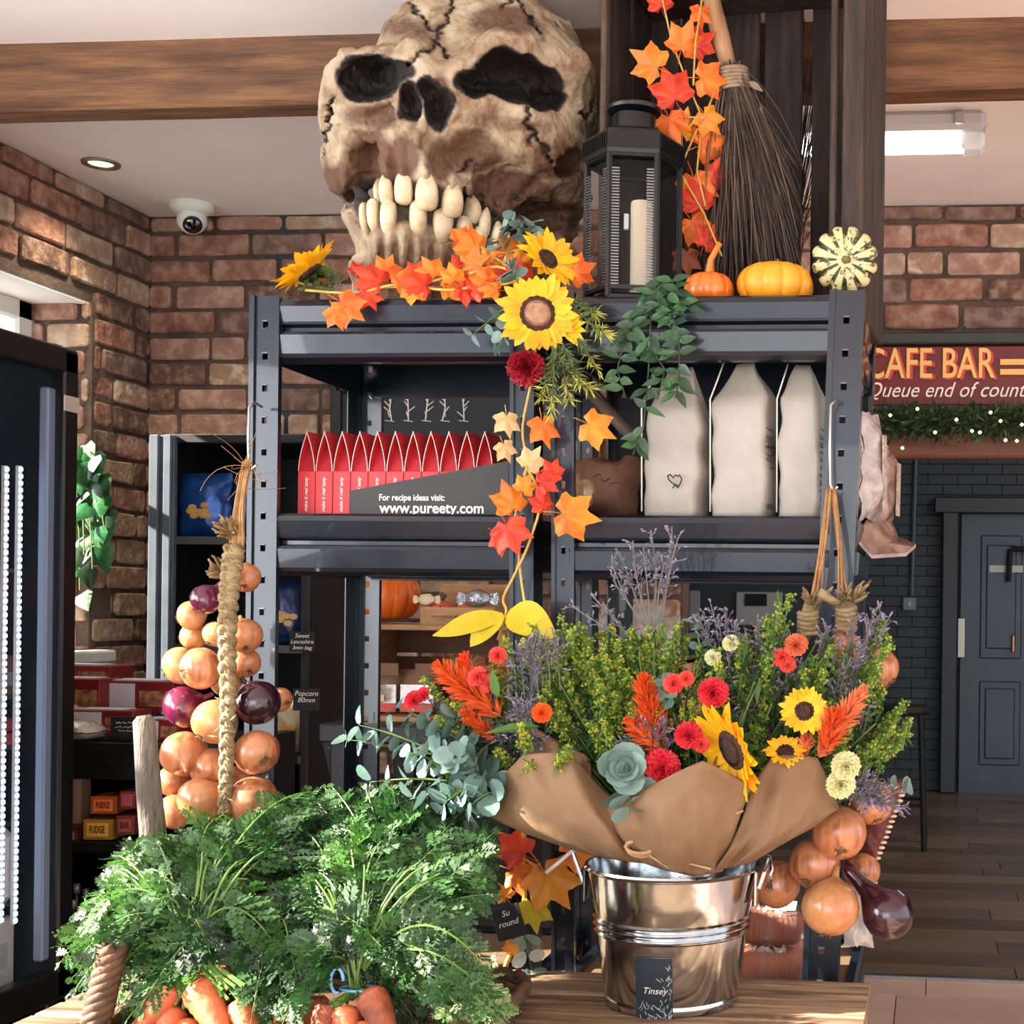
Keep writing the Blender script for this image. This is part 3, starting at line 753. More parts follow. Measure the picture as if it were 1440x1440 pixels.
for a in ((543, 268, 12, 26, -.1), (556, 262, 17, 36, -.08), (577, 257, 23, 38, 0), (606, 260, 28, 40, 0), (638, 268, 27, 37, .05), (662, 281, 19, 34, .1), (680, 296, 16, 31, .12), (695, 308, 13, 28, .15), (708, 316, 11, 24, .15), (720, 324, 10, 20, .15)):
    tooth(a[0], a[1], a[2], a[3], True, a[4])
for a in ((529, 306, 9, 34, -.1), (540, 302, 14, 38, -.05), (559, 304, 19, 42, 0), (595, 302, 22, 44, 0), (626, 305, 26, 42, .03), (651, 315, 21, 38, .08), (672, 325, 18, 36, .12), (690, 334, 14, 30, .14), (705, 342, 12, 26, .14)):
    tooth(a[0], a[1], a[2], a[3], False, a[4])
# ================================================================ FURNITURE AT THE BACK
def crumple(mb_v, c, n, amp, seed=0, k=30):
    return [(x+amp*noise.noise((x*k+seed, y*k, z*k)), y+amp*noise.noise((x*k, y*k+seed+9, z*k)), z+amp*noise.noise((x*k, y*k, z*k+seed+5))) for x, y, z in mb_v]
# tall black cabinet with crisps
ct = pt(216, 610, 3.42); cr_ = pt(438, 610, 3.42); cx0, cx1, cz = ct.x, cr_.x, ct.z
cab = thing('display_cabinet', 'tall black open cabinet of crisps standing against the brick wall', 'cabinet', ((cx0+cx1)/2, 3.62, 0))
stile = mat('cabinet_grey_stile', (92, 102, 114), (78, 88, 100), 12, .45)
m = MB(); m.box((cx0+.02, 3.62, cz/2), (.04, .40, cz), 0, bev=.003); m.box((cx1-.012, 3.62, cz/2), (.024, .40, cz), 0, bev=.003)
m.box(((cx0+cx1)/2, 3.62, cz-.012), (cx1-cx0, .40, .024), 0, bev=.003); m.box(((cx0+cx1)/2, 3.81, cz/2), (cx1-cx0, .012, cz), 0); m.build('body', black_paint, cab)
m = MB(); m.box((cx0+.032, 3.415, cz/2), (.064, .02, cz-.01), 0, bev=.003); m.box((cx0+.016, 3.40, cz/2), (.026, .014, cz-.01), 0, bev=.003); m.box((cx0+.052, 3.40, cz/2), (.022, .014, cz-.01), 0, bev=.003)
m.build('door_frame', stile, cab)
shz = [pt(300, y, 3.42).z for y in (757, 908, 1062, 1200, 1330)]
for z in shz:
    m = MB(); m.box(((cx0+cx1)/2+.02, 3.60, z-.008), (cx1-cx0-.06, .37, .016), 0); m.box(((cx0+cx1)/2+.02, 3.412, z-.006), (cx1-cx0-.07, .006, .02), 1)
    m.build('shelf', [black_paint, mat('shelf_rail', (96, 100, 104), rough=.4, metal=.4)], cab)
def pouch(w, h, d, mats, name='pouch', pinch=.12, seed=0, amp=.006, mfun=None, n=12):
    """pillow bag standing up: flat sealed top and bottom, swollen middle"""
    m = MB(); vs = []; fs = []; ms = []
    for i in range(n+1):
        t = i/n; sw = math.sin(PI*min(1, max(0, t)))**.45; 
        for sgn_ in (0, 1):
            for j in range(n+1):
                q = j/n; e = math.sin(PI*q)**.5
                x = (q-.5)*w*(1-.06*math.sin(PI*t)); y = (d/2*sw*e+.0008)*(-1 if sgn_ == 0 else 1)
                vs.append((x, y, t*h))
    row = 2*(n+1)
    for i in range(n):
        for j in range(n):
            a = i*row+j; b_ = a+n+1
            fs += [(a, a+1, a+row+1, a+row), (b_, b_+row, b_+row+1, b_+1)]
            mm = mfun((j+.5)/n, (i+.5)/n) if mfun else 0
            ms += [mm, 0]
    vs = crumple(vs, None, 0, amp, seed); m.add(vs, fs, ms); return m
foil_blue = mat('crisp_foil_blue', (38, 92, 168), (24, 62, 130), 10, .25, metal=.35, bump=.3, bscale=30)
crisp_gold = mat('crisp_picture', (214, 176, 104), (190, 140, 70), 40, .4)
def crisp_bag(px, Y, z, w, h, label, rotz=0, mt=None, k=0):
    p = pt(px, 700, Y); p.z = z
    t = thing('crisp_bag', label, 'bag of crisps', p, 'crisp bags in the black cabinet'); t.rotation_euler = (0, 0, rotz)
    mt = mt or foil_blue
    m = pouch(w, h, .07, None, seed=k); m.v = [(x+p.x, y+p.y, q+p.z) for x, y, q in m.v]; m.build('pouch', mt, t, True)
    m = MB(); r = random.Random(k)
    for i in range(9): m.ball((p.x+r.uniform(-.022, .03), p.y-.036-r.uniform(0, .002), p.z+h*.42+r.uniform(-.014, .016)), .012, 0, 8, 4, (1, .12, .7))
    m.build('printed_crisps', crisp_gold, t)
    return t
crisp_bag(288, 3.5, shz[0], .15, .175, 'blue crisp bag on the cabinet top shelf nearest the grey stile', .05, k=1)
crisp_bag(338, 3.56, shz[0], .13, .165, 'blue crisp bag tucked behind the raffia loop on the cabinet top shelf', -.2, k=2)
crisp_bag(405, 3.5, shz[1], .13, .17, 'dark blue crisp bag above the chalk label on the second shelf', .3, mat('crisp_foil_navy', (28, 52, 96), (18, 36, 70), 10, .3, metal=.3, bump=.3, bscale=30), 3)
crisp_bag(405, 3.5, shz[2], .12, .15, 'yellow and white crisp bag low on the cabinet third shelf', .2, mat('crisp_foil_straw', (190, 168, 110), (210, 200, 180), 10, .35, bump=.3, bscale=30), 4)
def scribble(mb, M, w, h, lines, seed, mi=0, th=.0016):
    r = random.Random(seed)
    for i in range(lines):
        y0 = h/2-(i+.5)*h/lines; x = -w/2*r.uniform(.6, 1)
        while x < w/2*r.uniform(.6, .95):
            pts = []; L = r.uniform(.012, .03)*(w/.08)
            for q in range(6): pts.append(M @ Vector((x+L*q/5, y0+r.uniform(-.3, .3)*h/lines*.8, .0015)))
            mb.tube(pts, th, 4, mi); x += L+.005*(w/.08)
def chalk_card(name, label, px, py, Y, w, h, lines, cat='price card', rot=0.0, yaw=0.0, words=None, tcol=None, group=None, seed=1, tilt=0.0):
    p = pt(px, py, Y); t = thing(name, label, cat, p-Vector((0, 0, h/2)), group)
    M = face_cam_matrix(p, tilt, yaw, rot)
    m = MB(); m.box((0, 0, 0), (w, h, .003), 0, bev=.001); m.v = [tuple(M @ Vector(v)) for v in m.v]; m.build('card', chalk, t)
    if words:
        for i, (wd_, sz) in enumerate(words):
            mm = text_mb(wd_, sz, M @ Matrix.Translation((0, h*(.28-.3*i), .002)), extrude=.0003, shear=.25); mm.build('lettering', tcol or white_ink, t)
    else:
        mm = MB(); scribble(mm, M, w*.8, h*.6, lines, seed, 0, w*.012); mm.build('lettering', tcol or white_ink, t)
    return t
chalk_card('price_card', 'small black chalk card with three written lines on the cabinet shelf edge', 425, 902, 3.39, .068, .05, 3, words=(('Sweet', .015), ('Lancashire', .014), ('3mm bag', .014)))
chalk_card('price_card', 'small black chalk card with two written lines, lower on the cabinet', 431, 984, 3.39, .07, .055, 2, words=(('Popcorn', .018), ('80mm', .018)))
# chalkboard on the wall behind the left rack
a = pt(474, 545, 3.86); b = pt(770, 700, 3.86)
t = thing('chalkboard', 'large framed chalkboard with chalk drawings on the brick wall', 'chalkboard', ((a.x+b.x)/2, 3.86, b.z))
m = MB(); m.box(((a.x+b.x)/2, 3.87, (a.z+b.z)/2), (b.x-a.x, .012, a.z-b.z), 0); m.build('board', mat('slate', (58, 64, 68), (48, 54, 58), 5, .8), t)
m = MB()
for x in (a.x, b.x): m.box((x, 3.862, (a.z+b.z)/2), (.03, .03, a.z-b.z+.03), 0, bev=.004)
for z in (a.z, b.z): m.box(((a.x+b.x)/2, 3.862, z), (b.x-a.x, .03, .03), 0, bev=.004)
m.build('frame', black_paint, t)
m = MB(); u = s(3.86)
for cx in (498, 524, 548, 574, 600, 626, 652):
    r = random.Random(cx)
    c = pt(cx, 574, 3.858); m = MB()
    m.tube([c+Vector((r.uniform(-.004, .004), 0, .03)), c+Vector((0, 0, 0)), c+Vector((r.uniform(-.01, .01), 0, -.035))], .0022, 4)
    for q in range(4): m.tube([c+Vector((0, 0, .02-.015*q)), c+Vector((r.uniform(-.022, .022), 0, .035-.015*q))], .0018, 4)
    m.tube([c+Vector((-.014, 0, -.035)), c+Vector((.014, 0, -.038))], .0015, 4); m.build('chalk_drawing', white_ink, t)

# tiered shelf of chocolate by the window
dz1, dz2 = pt(150, 1045, 3.0).z, pt(150, 1186, 3.0).z
x0 = XL+.03; x1 = pt(300, 1045, 3.0).x; yfr = 3.02
t = thing('display_shelving', 'low black tiered shelving stacked with chocolates beside the window', 'shelving', ((x0+x1)/2, 3.15, 0))
m = MB()
for z in (dz1, dz2, dz2-.30): m.box(((x0+x1)/2, 3.20, z-.012), (x1-x0, .38, .024), 0, bev=.002)
m.box(((x0+x1)/2, yfr-.002, dz1-.045), (x1-x0, .012, .08), 0, bev=.003)
m.build('shelf', black_paint, t)
m = MB(); m.box(((x0+x1)/2, 3.385, dz1/2), (x1-x0, .012, dz1), 0)
for x in (x0, x1): m.box((x, 3.2, dz1/2), (.02, .37, dz1), 0)
m.build('carcass', black_matte, t)
maroon = mat('choc_box_maroon', (118, 26, 34), (140, 38, 44), 12, .4); whitec = mat('choc_box_white', (226, 226, 232), rough=.4)
choc_pic = mat('choc_box_picture', (110, 60, 40), (200, 150, 110), 60, .4)
def choc_box(px, py, Y, w, d, h, label, yaw=.0):
    p = onz(px, py, dz1) if Y is None else pt(px, py, Y)
    t = thing('chocolate_box', label, 'box of chocolates', p, 'chocolate boxes on the low shelving')
    R = Matrix.Rotation(yaw, 4, 'Z'); m = MB(); m.box(p+Vector((0, 0, h/2)), (w, d, h), 0, R, bev=.002); m.build('box', maroon, t)
    m = MB(); m.box(p+R @ Vector((-w*.22, -d/2-.0015, h*.5)), (w*.48, .002, h*.84), 0, R); m.box(p+R @ Vector((-w*.05, 0, h+.001)), (w*.7, d*.7, .002), 0, R); m.build('label_panel', whitec, t)
    m = MB(); m.box(p+R @ Vector((w*.27, -d/2-.0015, h*.45)), (w*.38, .002, h*.5), 0, R); m.build('printed_picture', choc_pic, t)
    return t
us_ = s(3.1)
choc_box(118, 1003, 3.16, .14, .10, .085, 'maroon chocolate box behind the foil packets, nearest the window sill', 0)
choc_box(205, 1000, 3.20, .20, .10, .075, 'maroon chocolate box with a wide white panel against the cabinet', -.03)
choc_box(120, 962, 3.24, .19, .10, .048, 'maroon and white chocolate box topmost under the window sill', 0)
choc_box(155, 1031, 3.08, .155, .08, .056, 'small maroon chocolate box in front with the chalk card on it', .02)
choc_box(235, 1040, 3.10, .10, .08, .05, 'small maroon chocolate box half behind the grey stick', 0)
chalk_card('price_card', 'black chalk price card leaning on the small maroon chocolate box', 178, 1022, 3.0, .075, .045, 3, seed=9)
for i, (px, py, rz, lb) in enumerate(((112, 1042, .2, 'front'), (100, 1030, -.15, 'back'))):
    p = pt(px, py, 3.05+.05*i); p.z = dz1+.002
    t = thing('foil_packet', 'clear crinkled packet of sweets lying %s on the black shelf edge' % ('flat in front' if i == 0 else 'behind another'), 'packet of sweets', p, 'crinkled packets on the black shelf')
    m = pouch(.10, .14, .045, None, seed=20+i, amp=.01); R = Matrix.Translation(p+Vector((0, .0, .03*i))) @ Matrix.Rotation(rz+.9, 4, 'Z') @ Matrix.Rotation(PI/2, 4, 'X') @ Matrix.Translation((0, .022, -.07))
    m.v = [tuple(R @ Vector(v)) for v in m.v]; m.build('wrapper', mat('sweet_wrapper', (150, 128, 112), (220, 214, 208), 26, .2, coat=.6, bump=.5, bscale=60), t, True)
bars = [(212, 1184, 'orange', (206, 104, 40), 0), (0, 0, '', (0, 0, 0), 0)]
def bar_box(px, py, w, h, col, label, word=None, wcol=None, Y=3.06, yaw=.12, d=.08):
    p = pt(px, py, Y); t = thing('chocolate_bar_box', label, 'chocolate bar box', p-Vector((0, 0, h/2)), 'chocolate bar boxes on the lower shelf')
    R = Matrix.Rotation(yaw, 4, 'Z'); m = MB(); m.box(p, (w, d, h), 0, R, bev=.0015); m.build('box', mat('bar_%d_%d_%d' % col, col, tuple(int(v*.85) for v in col), 8, .4), t)
    m = MB(); m.box(p+R @ Vector((0, -d/2-.001, 0)), (w*.72, .002, h*.66), 0, R); lc = tuple(min(255, int(v*1.15+20)) for v in col); m.build('label_panel', mat('barl_%d_%d_%d' % col, lc, rough=.4), t)
    if word:
        c = p+R @ Vector((0, -d/2-.0035, 0)); mm = text_mb(word, h*.5, Matrix.Translation(c) @ Matrix.Rotation(yaw, 4, 'Z') @ Matrix.Rotation(PI/2, 4, 'X'), extrude=.0003, width=w*.52, bold=.0004); mm.build('lettering', mat('barw_%d_%d_%d' % wcol, wcol, rough=.5), t)
us_ = s(3.05)
bar_box(157, 1129, 38*us_, 26*us_, (206, 108, 48), 'orange chocolate bar box upper in the pair left of the stick', 'FUDGE', (110, 40, 20))
bar_box(149, 1163, 43*us_, 30*us_, (206, 160, 62), 'yellow chocolate bar box on the lower shelf edge', 'FUDGE', (90, 60, 20))
bar_box(187, 1157, 26*us_, 28*us_, (150, 78, 66), 'dusty red chocolate bar box between the yellow box and the stick', 'BAR', (90, 30, 20))
bar_box(190, 1122, 22*us_, 26*us_, (150, 70, 76), 'dull red chocolate bar box above another, touching the stick', None)
bar_box(108, 1172, 36*us_, 26*us_, (96, 34, 34), 'dark maroon chocolate bar box at the fridge end of the shelf', 'TREATS', (226, 210, 200))
bar_box(118, 1138, 44*us_, 30*us_, (44, 26, 24), 'dark brown chocolate bar box behind, nearest the fridge', None, Y=3.16)
p = pt(107, 1110, 3.10); t = thing('paper_bag', 'cream paper bag standing on the lower black shelf by the fridge', 'paper bag', p-Vector((0, 0, .07)))
m = MB(); m.box(p, (.05, .05, .17), 0, bev=.006); m.v = crumple(m.v, None, 0, .004, 3); m.build('bag', mat('cream_paper', (196, 174, 146), rough=.8), t)
# miniature bottles
bz = dz2-.30; brown_glass = mat('bottle_brown', (60, 34, 24), rough=.15, coat=.5); cap_m = [mat('cap_silver', (190, 190, 186), rough=.3, metal=.5), mat('cap_cream', (206, 190, 160), rough=.4), mat('cap_gold', (190, 160, 70), rough=.3, metal=.5)]
proto = None; k = 0; kb = [rnd.random() for _ in range(60)]
for row in range(3):
    for i in range(8):
        px = 100+i*13+row*4; Y = 3.06+row*.045
        p = pt(px, 1240, Y); p.z = bz+.004+(row*.022)
        pos = ('front' if row == 0 else 'middle' if row == 1 else 'back')
        lb = 'miniature dark bottle in the %s row under the chocolate shelf' % pos
        if proto is None:
            proto = thing('miniature_bottle', lb, 'bottle', p, 'miniature bottles under the chocolate shelf')
            m = MB(); m.lathe([(.012, 0), (.013, .004), (.013, .05), (.006, .066), (.0055, .082)], 12, 0, Matrix.Translation(p)); m.build('bottle_glass', brown_glass, proto, True)
            m = MB(); m.lathe([(.0075, .078), (.0078, .094), (.001, .095)], 10, 0, Matrix.Translation(p)); m.build('bottle_cap', cap_m[0], proto, True)
        else:
            dup(proto, p, (0, 0, kb[k]), lb, scale=(1, 1, 1+.35*kb[k+1]))
        k += 1
m = MB(); 
# ---------------------------------------------------------------- fridge
fx = pt(86, 900, 2.6).x; fzt = pt(80, 508, 2.6).z; fzb = pt(90, 1385, 2.6).z
fr_ = thing('glass_door_fridge', 'tall black glass-door drinks fridge with lit LED strips by the window', 'fridge', (XL+.3, 2.25, 0))
frame = mat('fridge_black', (12, 13, 15), rough=.3); fin = mat('fridge_inside', (28, 32, 38), rough=.5)
Y0, Y1 = 2.12, 2.6; xw0 = XL+.02
m = MB(); m.box(((xw0+fx)/2, Y1-.015, fzt/2+.02), (fx-xw0, .03, fzt+.02), 0, bev=.004); m.box(((xw0+fx)/2, Y0, fzt/2+.02), (fx-xw0, .03, fzt+.02), 0, bev=.004)
m.box(((xw0+fx)/2, (Y0+Y1)/2, fzt+.005), (fx-xw0, Y1-Y0, .03), 0, bev=.004); m.box((xw0+.01, (Y0+Y1)/2, fzt/2), (.02, Y1-Y0, fzt), 1)
m.box(((xw0+fx)/2, (Y0+Y1)/2, fzb/2-.03), (fx-xw0, Y1-Y0, fzb-.06), 0, bev=.004); m.build('cabinet_body', [frame, fin], fr_)
m = MB(); xd = fx+.012
m.box((xd, Y1-.02, (fzt+fzb)/2), (.035, .045, fzt-fzb+.03), 0, bev=.004); m.box((xd, Y0+.02, (fzt+fzb)/2), (.035, .04, fzt-fzb+.03), 0, bev=.004)
m.box((xd, (Y0+Y1)/2, fzb+.01), (.035, Y1-Y0, .06), 0, bev=.004); m.box((xd, (Y0+Y1)/2, fzt-.005), (.035, Y1-Y0, .05), 0, bev=.004)
dr = m.build('door', frame, fr_)
m = MB(); m.box((xd, (Y0+Y1)/2, (fzt+fzb)/2), (.008, Y1-Y0-.08, fzt-fzb-.04), 0); m.build('door_glass', mat('fridge_glass', (60, 80, 100), rough=.02, alpha=.10), dr)
m = MB(); m.box((fx+.0, Y1-.05, (fzt+fzb)/2), (.02, .028, fzt-fzb-.12), 0, bev=.004); m.build('door_gasket', mat('gasket_blue_grey', (120, 136, 162), rough=.4), dr)
m = MB(); a = pt(60, 567, 2.56); m.box((xd+.02, 2.575, a.z), (.003, .045, .03), 0); m.build('maker_sticker', mat('sticker_grey', (186, 176, 170), rough=.5), dr)
ledm = mat('led_glow', (220, 240, 255), emit=(214, 236, 255), estr=4)
for pyx, Yl in ((22, 2.517), (2, 2.477)):
    m = MB(); zt_, zb_ = pt(20, 655, Yl).z, pt(30, 1300, Yl).z
    xx = fx-.035; m.box((xx, Yl, (zt_+zb_)/2), (.006, .011, zt_-zb_), 0)
    strip = m.build('led_strip', mat('led_channel', (200, 206, 212), rough=.3), fr_)
    m = MB(); n = 66
    for i in range(n): m.box((xx+.004, Yl, zb_+(zt_-zb_)*(i+.5)/n), (.004, .007, (zt_-zb_)/n*.5), 0)
    m.build('diode', ledm, strip)
fsh = [pt(40, y, 2.4).z for y in (1300, 1180, 1065, 990, 800)]
for z in fsh:
    m = MB(); m.box(((xw0+fx)/2-.02, (Y0+Y1)/2, z), (fx-xw0-.10, Y1-Y0-.08, .008), 0); m.build('fridge_shelf', mat('shelf_wire', (120, 126, 134), rough=.3, metal=.4), fr_)
milk_m = mat('milk_plastic', (226, 234, 236), rough=.35); mcap = mat('milk_cap_green', (60, 140, 90), rough=.4)
def milk(loc, label, cap=mcap):
    t = thing('milk_bottle', label, 'milk bottle', loc, 'milk bottles in the fridge')
    m = MB(); m.box(Vector(loc)+Vector((0, 0, .075)), (.085, .085, .15), 0, bev=.018)
    m.lathe([(.036, .145), (.030, .175), (.016, .195), (.015, .21)], 16, 0, Matrix.Translation(loc)); m.build('bottle', milk_m, t, 'auto')
    m = MB(); m.lathe([(.018, .205), (.018, .222), (.001, .224)], 14, 0, Matrix.Translation(loc)); m.build('cap', cap, t)
    m = MB(); m.tube([Vector(loc)+Vector((.03, -.03, .12)), Vector(loc)+Vector((.052, -.045, .15)), Vector(loc)+Vector((.02, -.015, .19))], .007, 6); m.build('handle', milk_m, t, True)
    return t
for i, (yy, xo, lb) in enumerate(((2.50, -.085, 'white milk bottle on the lower fridge shelf nearest the hinge side'), (2.40, -.085, 'white milk bottle in the middle of the lower fridge shelf'), (2.30, -.085, 'white milk bottle furthest from the wicker basket in the fridge'))):
    milk((fx+xo, yy, fsh[0]+.006), lb)
pk = mat('carton_white', (220, 220, 214), rough=.5); 
for i, (yy, z, sz, mt_, lb) in enumerate(((2.49, fzb+.01, (.09, .12, .13), pk, 'white cardboard carton at the bottom of the fridge nearest the hinge'), (2.36, fzb+.01, (.09, .11, .14), pk, 'white cardboard carton at the bottom of the fridge beside another'),
        (2.53, fsh[3], (.08, .06, .075), mat('carton_brown', (150, 106, 78), rough=.6), 'brown carton alone on the middle fridge shelf'))):
    t = thing('carton', lb, 'carton', (fx-.10, yy, z+.006)); m = MB(); m.box((fx-.10, yy, z+.006+sz[2]/2), sz, 0, bev=.003); m.build('box', mt_, t)
    m = MB(); m.box((fx-.10, yy-sz[1]/2-.001, z+sz[2]*.5), (sz[0]*.6, .002, sz[2]*.4), 0); m.box((fx-.10+sz[0]/2+.001, yy, z+sz[2]*.5), (.002, sz[1]*.6, sz[2]*.35), 0); m.build('label_panel', mat('carton_label', (180, 186, 186), rough=.5), t)
redp = mat('red_film', (190, 60, 66), (214, 110, 110), 20, .3)
for k_ in range(6):
    yy = 2.54-.06*(k_ % 3); zz = fsh[2]+.006+(.028 if k_ > 2 else 0)
    t = thing('butter_pack', 'red wrapped pack %s layer on the middle fridge shelf' % ('in the upper' if k_ > 2 else 'in the lower'), 'packet', (fx-.09, yy, zz), 'red packs in the fridge')
    m = MB(); m.box((fx-.09, yy, zz+.012), (.07, .052, .024), 0, bev=.004); m.build('wrapper', redp, t)
light('fridge_led', 'AREA', (fx-.08, 2.4, 1.1), 2, (.75, .88, 1), .04, aim=(-1, 0, 0), size_y=.9)


# ---------------------------------------------------------------- trailing plant on the window sill
def ivy_leaf(mb, p, n, up, L, mi):
    M = dir_matrix(p, n, up); o = [(0, 0), (.30, -.12), (.46, .10), (.34, .42), (.16, .74), (0, 1.0), (-.16, .74), (-.34, .42), (-.46, .10), (-.30, -.12)]
    vs = [(x*L, (y-0)*-L, -abs(x)*L*.25-.18*L*y*y) for x, y in o]+[(0, -.35*L, .03*L)]
    mb.add(vs, [(i, (i+1) % 10, 10) for i in range(10)], mi, M)
sp_ = pt(105, 905, 3.5); pl = thing('trailing_ivy', 'trailing variegated ivy hanging beside the window over the sill', 'plant', sp_)
m = MB(); r = random.Random(5)
tp = pt(100, 640, 3.45)
stems = MB()
for sx_, ex, ey in ((96, 140, 690), (100, 146, 740), (98, 130, 800), (95, 118, 780), (92, 112, 830), (94, 108, 700), (95, 128, 640), (90, 140, 770)):
    pts = bez(pt(sx_, 640, 3.5), pt((sx_+ex)/2+10, 620, 3.44), pt(ex, ey, 3.42), 9); stems.tube(pts, .0018, 5)
    for q in pts[1:]:
        n = (Vector((r.uniform(-.5, .6), -1, r.uniform(-.1, .7)))).normalized(); ivy_leaf(m, q+rv(.012), n, (r.uniform(-.7, .7), 0, 1), r.uniform(.05, .075), r.choice((0, 0, 1, 2)))
stems.build('stem', mat('plant_stem', (110, 120, 60), rough=.6), pl)
m.build('leaves', [mat('ivy_green', (34, 96, 50), (70, 140, 84), 60, .3, translucent=.25), mat('ivy_pale', (84, 126, 84), (140, 164, 136), 60, .35, translucent=.25), mat('ivy_dark', (28, 70, 40), rough=.3)], pl, True)
m = MB(); c = pt(88, 640, 3.52); m.lathe([(.035, -.07), (.05, 0), (.052, .005), (.045, .005), (.03, -.05)], 20, 0, Matrix.Translation(c)); m.tube([c+Vector((0, 0, 0)), c+Vector((0, 0, .12))], .002, 5); m.build('pot', mat('ivy_pot', (150, 146, 140), rough=.6), pl)

# ---------------------------------------------------------------- low table, crates and goods behind the racks
ztab = pt(560, 1014, 3.0).z
bt = thing('back_table', 'black painted table behind the racks carrying wooden crates', 'table', (pt(700, 1000, 3.1).x, 3.05, 0))
xa_, xb_ = pt(478, 1014, 3.0).x, pt(965, 1014, 3.0).x
m = MB(); m.box(((xa_+xb_)/2, 3.12, ztab-.02), (xb_-xa_, .46, .04), 0, bev=.004); m.build('tabletop', black_paint, bt)
for x in (xa_+.04, xb_-.04):
    for y in (2.94, 3.3): m = MB(); m.box((x, y, (ztab-.04)/2), (.05, .05, ztab-.04), 0, bev=.004); m.build('leg', black_paint, bt)
m = MB(); m.box(((xa_+xb_)/2, 3.30, ztab/2), (xb_-xa_-.1, .01, ztab-.06), 0); m.build('dark_sheet', black_matte, bt)
def slat_crate(name, label, x0, x1, y0, y1, z0, z1, mt, open_front=True, slats=3, cat='wooden crate', th=.012):
    t = thing(name, label, cat, ((x0+x1)/2, (y0+y1)/2, z0)); w, d, h = x1-x0, y1-y0, z1-z0
    m = MB(); m.box((x0+th/2, (y0+y1)/2, (z0+z1)/2), (th, d, h), 0, bev=.002); m.build('side_board', mt, t); m = MB(); m.box((x1-th/2, (y0+y1)/2, (z0+z1)/2), (th, d, h), 0, bev=.002); m.build('side_board', mt, t)
    m = MB(); m.box(((x0+x1)/2, (y0+y1)/2, z1-th/2), (w, d, th), 0, bev=.002); m.build('top_board', mt, t); m = MB(); m.box(((x0+x1)/2, (y0+y1)/2, z0+th/2), (w, d, th), 0, bev=.002); m.build('base_board', mt, t)
    m = MB(); n = slats; sh_ = (h-2*th)/n
    for i in range(n): m.box(((x0+x1)/2, y1-th/2, z0+th+sh_*(i+.5)), (w-2*th, th*.8, sh_*.86), 0, bev=.002)
    m.build('back_slat', mat('crate_inner', (84, 56, 38), (110, 76, 52), 6, .8, stretch=(1, 8, 8)), t)
    for xx in (x0+th*1.5, x1-th*1.5):
        m = MB(); m.box((xx+.004*(1 if xx < (x0+x1)/2 else -1), y0+.012, (z0+z1)/2), (.018, .018, h-2*th-.001), 0, bev=.002); m.build('corner_post', mt, t)
    return t
cxa, cxb = pt(488, 1012, 3.0).x, pt(722, 1012, 3.0).x; czt = pt(560, 878, 3.0).z
slat_crate('wooden_crate', 'open pale wooden crate on the back table under the plain orange pumpkin', cxa, cxb, 2.98, 3.26, ztab, czt, pale_wood)
c2a, c2b = pt(808, 1012, 3.0).x, pt(958, 1012, 3.0).x; c2z = pt(560, 922, 3.0).z
slat_crate('wooden_crate', 'low pale wooden crate on the back table holding clear sweet packets', c2a, c2b, 2.98, 3.26, ztab, c2z, pale_wood)
# goods
pumpkin_o = mat('pumpkin_orange', (222, 112, 26), (206, 92, 18), 9, .38, bump=.08, bscale=30, stretch=(1, 1, .25)); pumpkin_y = mat('pumpkin_amber', (226, 140, 20), (236, 158, 40), 9, .38, bump=.06, bscale=40, stretch=(1, 1, .3)); stem_m = mat('pumpkin_stem', (120, 108, 60), (90, 76, 44), 40, .8)
def pumpkin(name, label, base, R, Hh, ribs, mt, stemh=.02, depth=.08, cat='pumpkin', tiltM=None, stem_mat=None, rib_pow=.5, mats=None, mfun=None, stem_r=.012, phase=0.0, group=None):
    base = Vector(base); t = thing(name, label, cat, base, group)
    prof = []; n = 22
    for i in range(n+1):
        a = PI*i/n; r_ = R*(math.sin(a)**.72); z = Hh/2-Hh/2*math.cos(a)
        dip = Hh*.13*math.exp(-(r_/(R*.42))**2)
        z += dip if a < PI/2 else -dip
        prof.append((max(r_, 1e-4), z))
    rib = lambda a, q: 1-depth*(1-abs(math.sin((a+phase)*ribs/2))**rib_pow)*min(1, math.sin(PI*max(.02, min(.98, q)))*1.8)
    M = Matrix.Translation(base) if tiltM is None else tiltM
    m = MB(); m.lathe(prof, ribs*10, 0, M, rib=rib, mfun=mfun); m.build('flesh', mats or mt, t, True)
    m = MB(); zt_ = Hh*.87
    pts = [M @ Vector((0, 0, zt_-.008)), M @ Vector((.002, 0, zt_+stemh*.5)), M @ Vector((.006+stemh*.2, 0, zt_+stemh))]
    m.tube(pts, [stem_r*1.5, stem_r*.8, stem_r*.75], 8); m.build('stem', stem_mat or stem_m, t, True)
    return t
p = pt(543, 874, 3.1); p.z = czt+.001
pumpkin('pumpkin', 'plain round orange pumpkin on top of the pale crate behind the rack', p, .078, .125, 13, pumpkin_o, depth=.05)
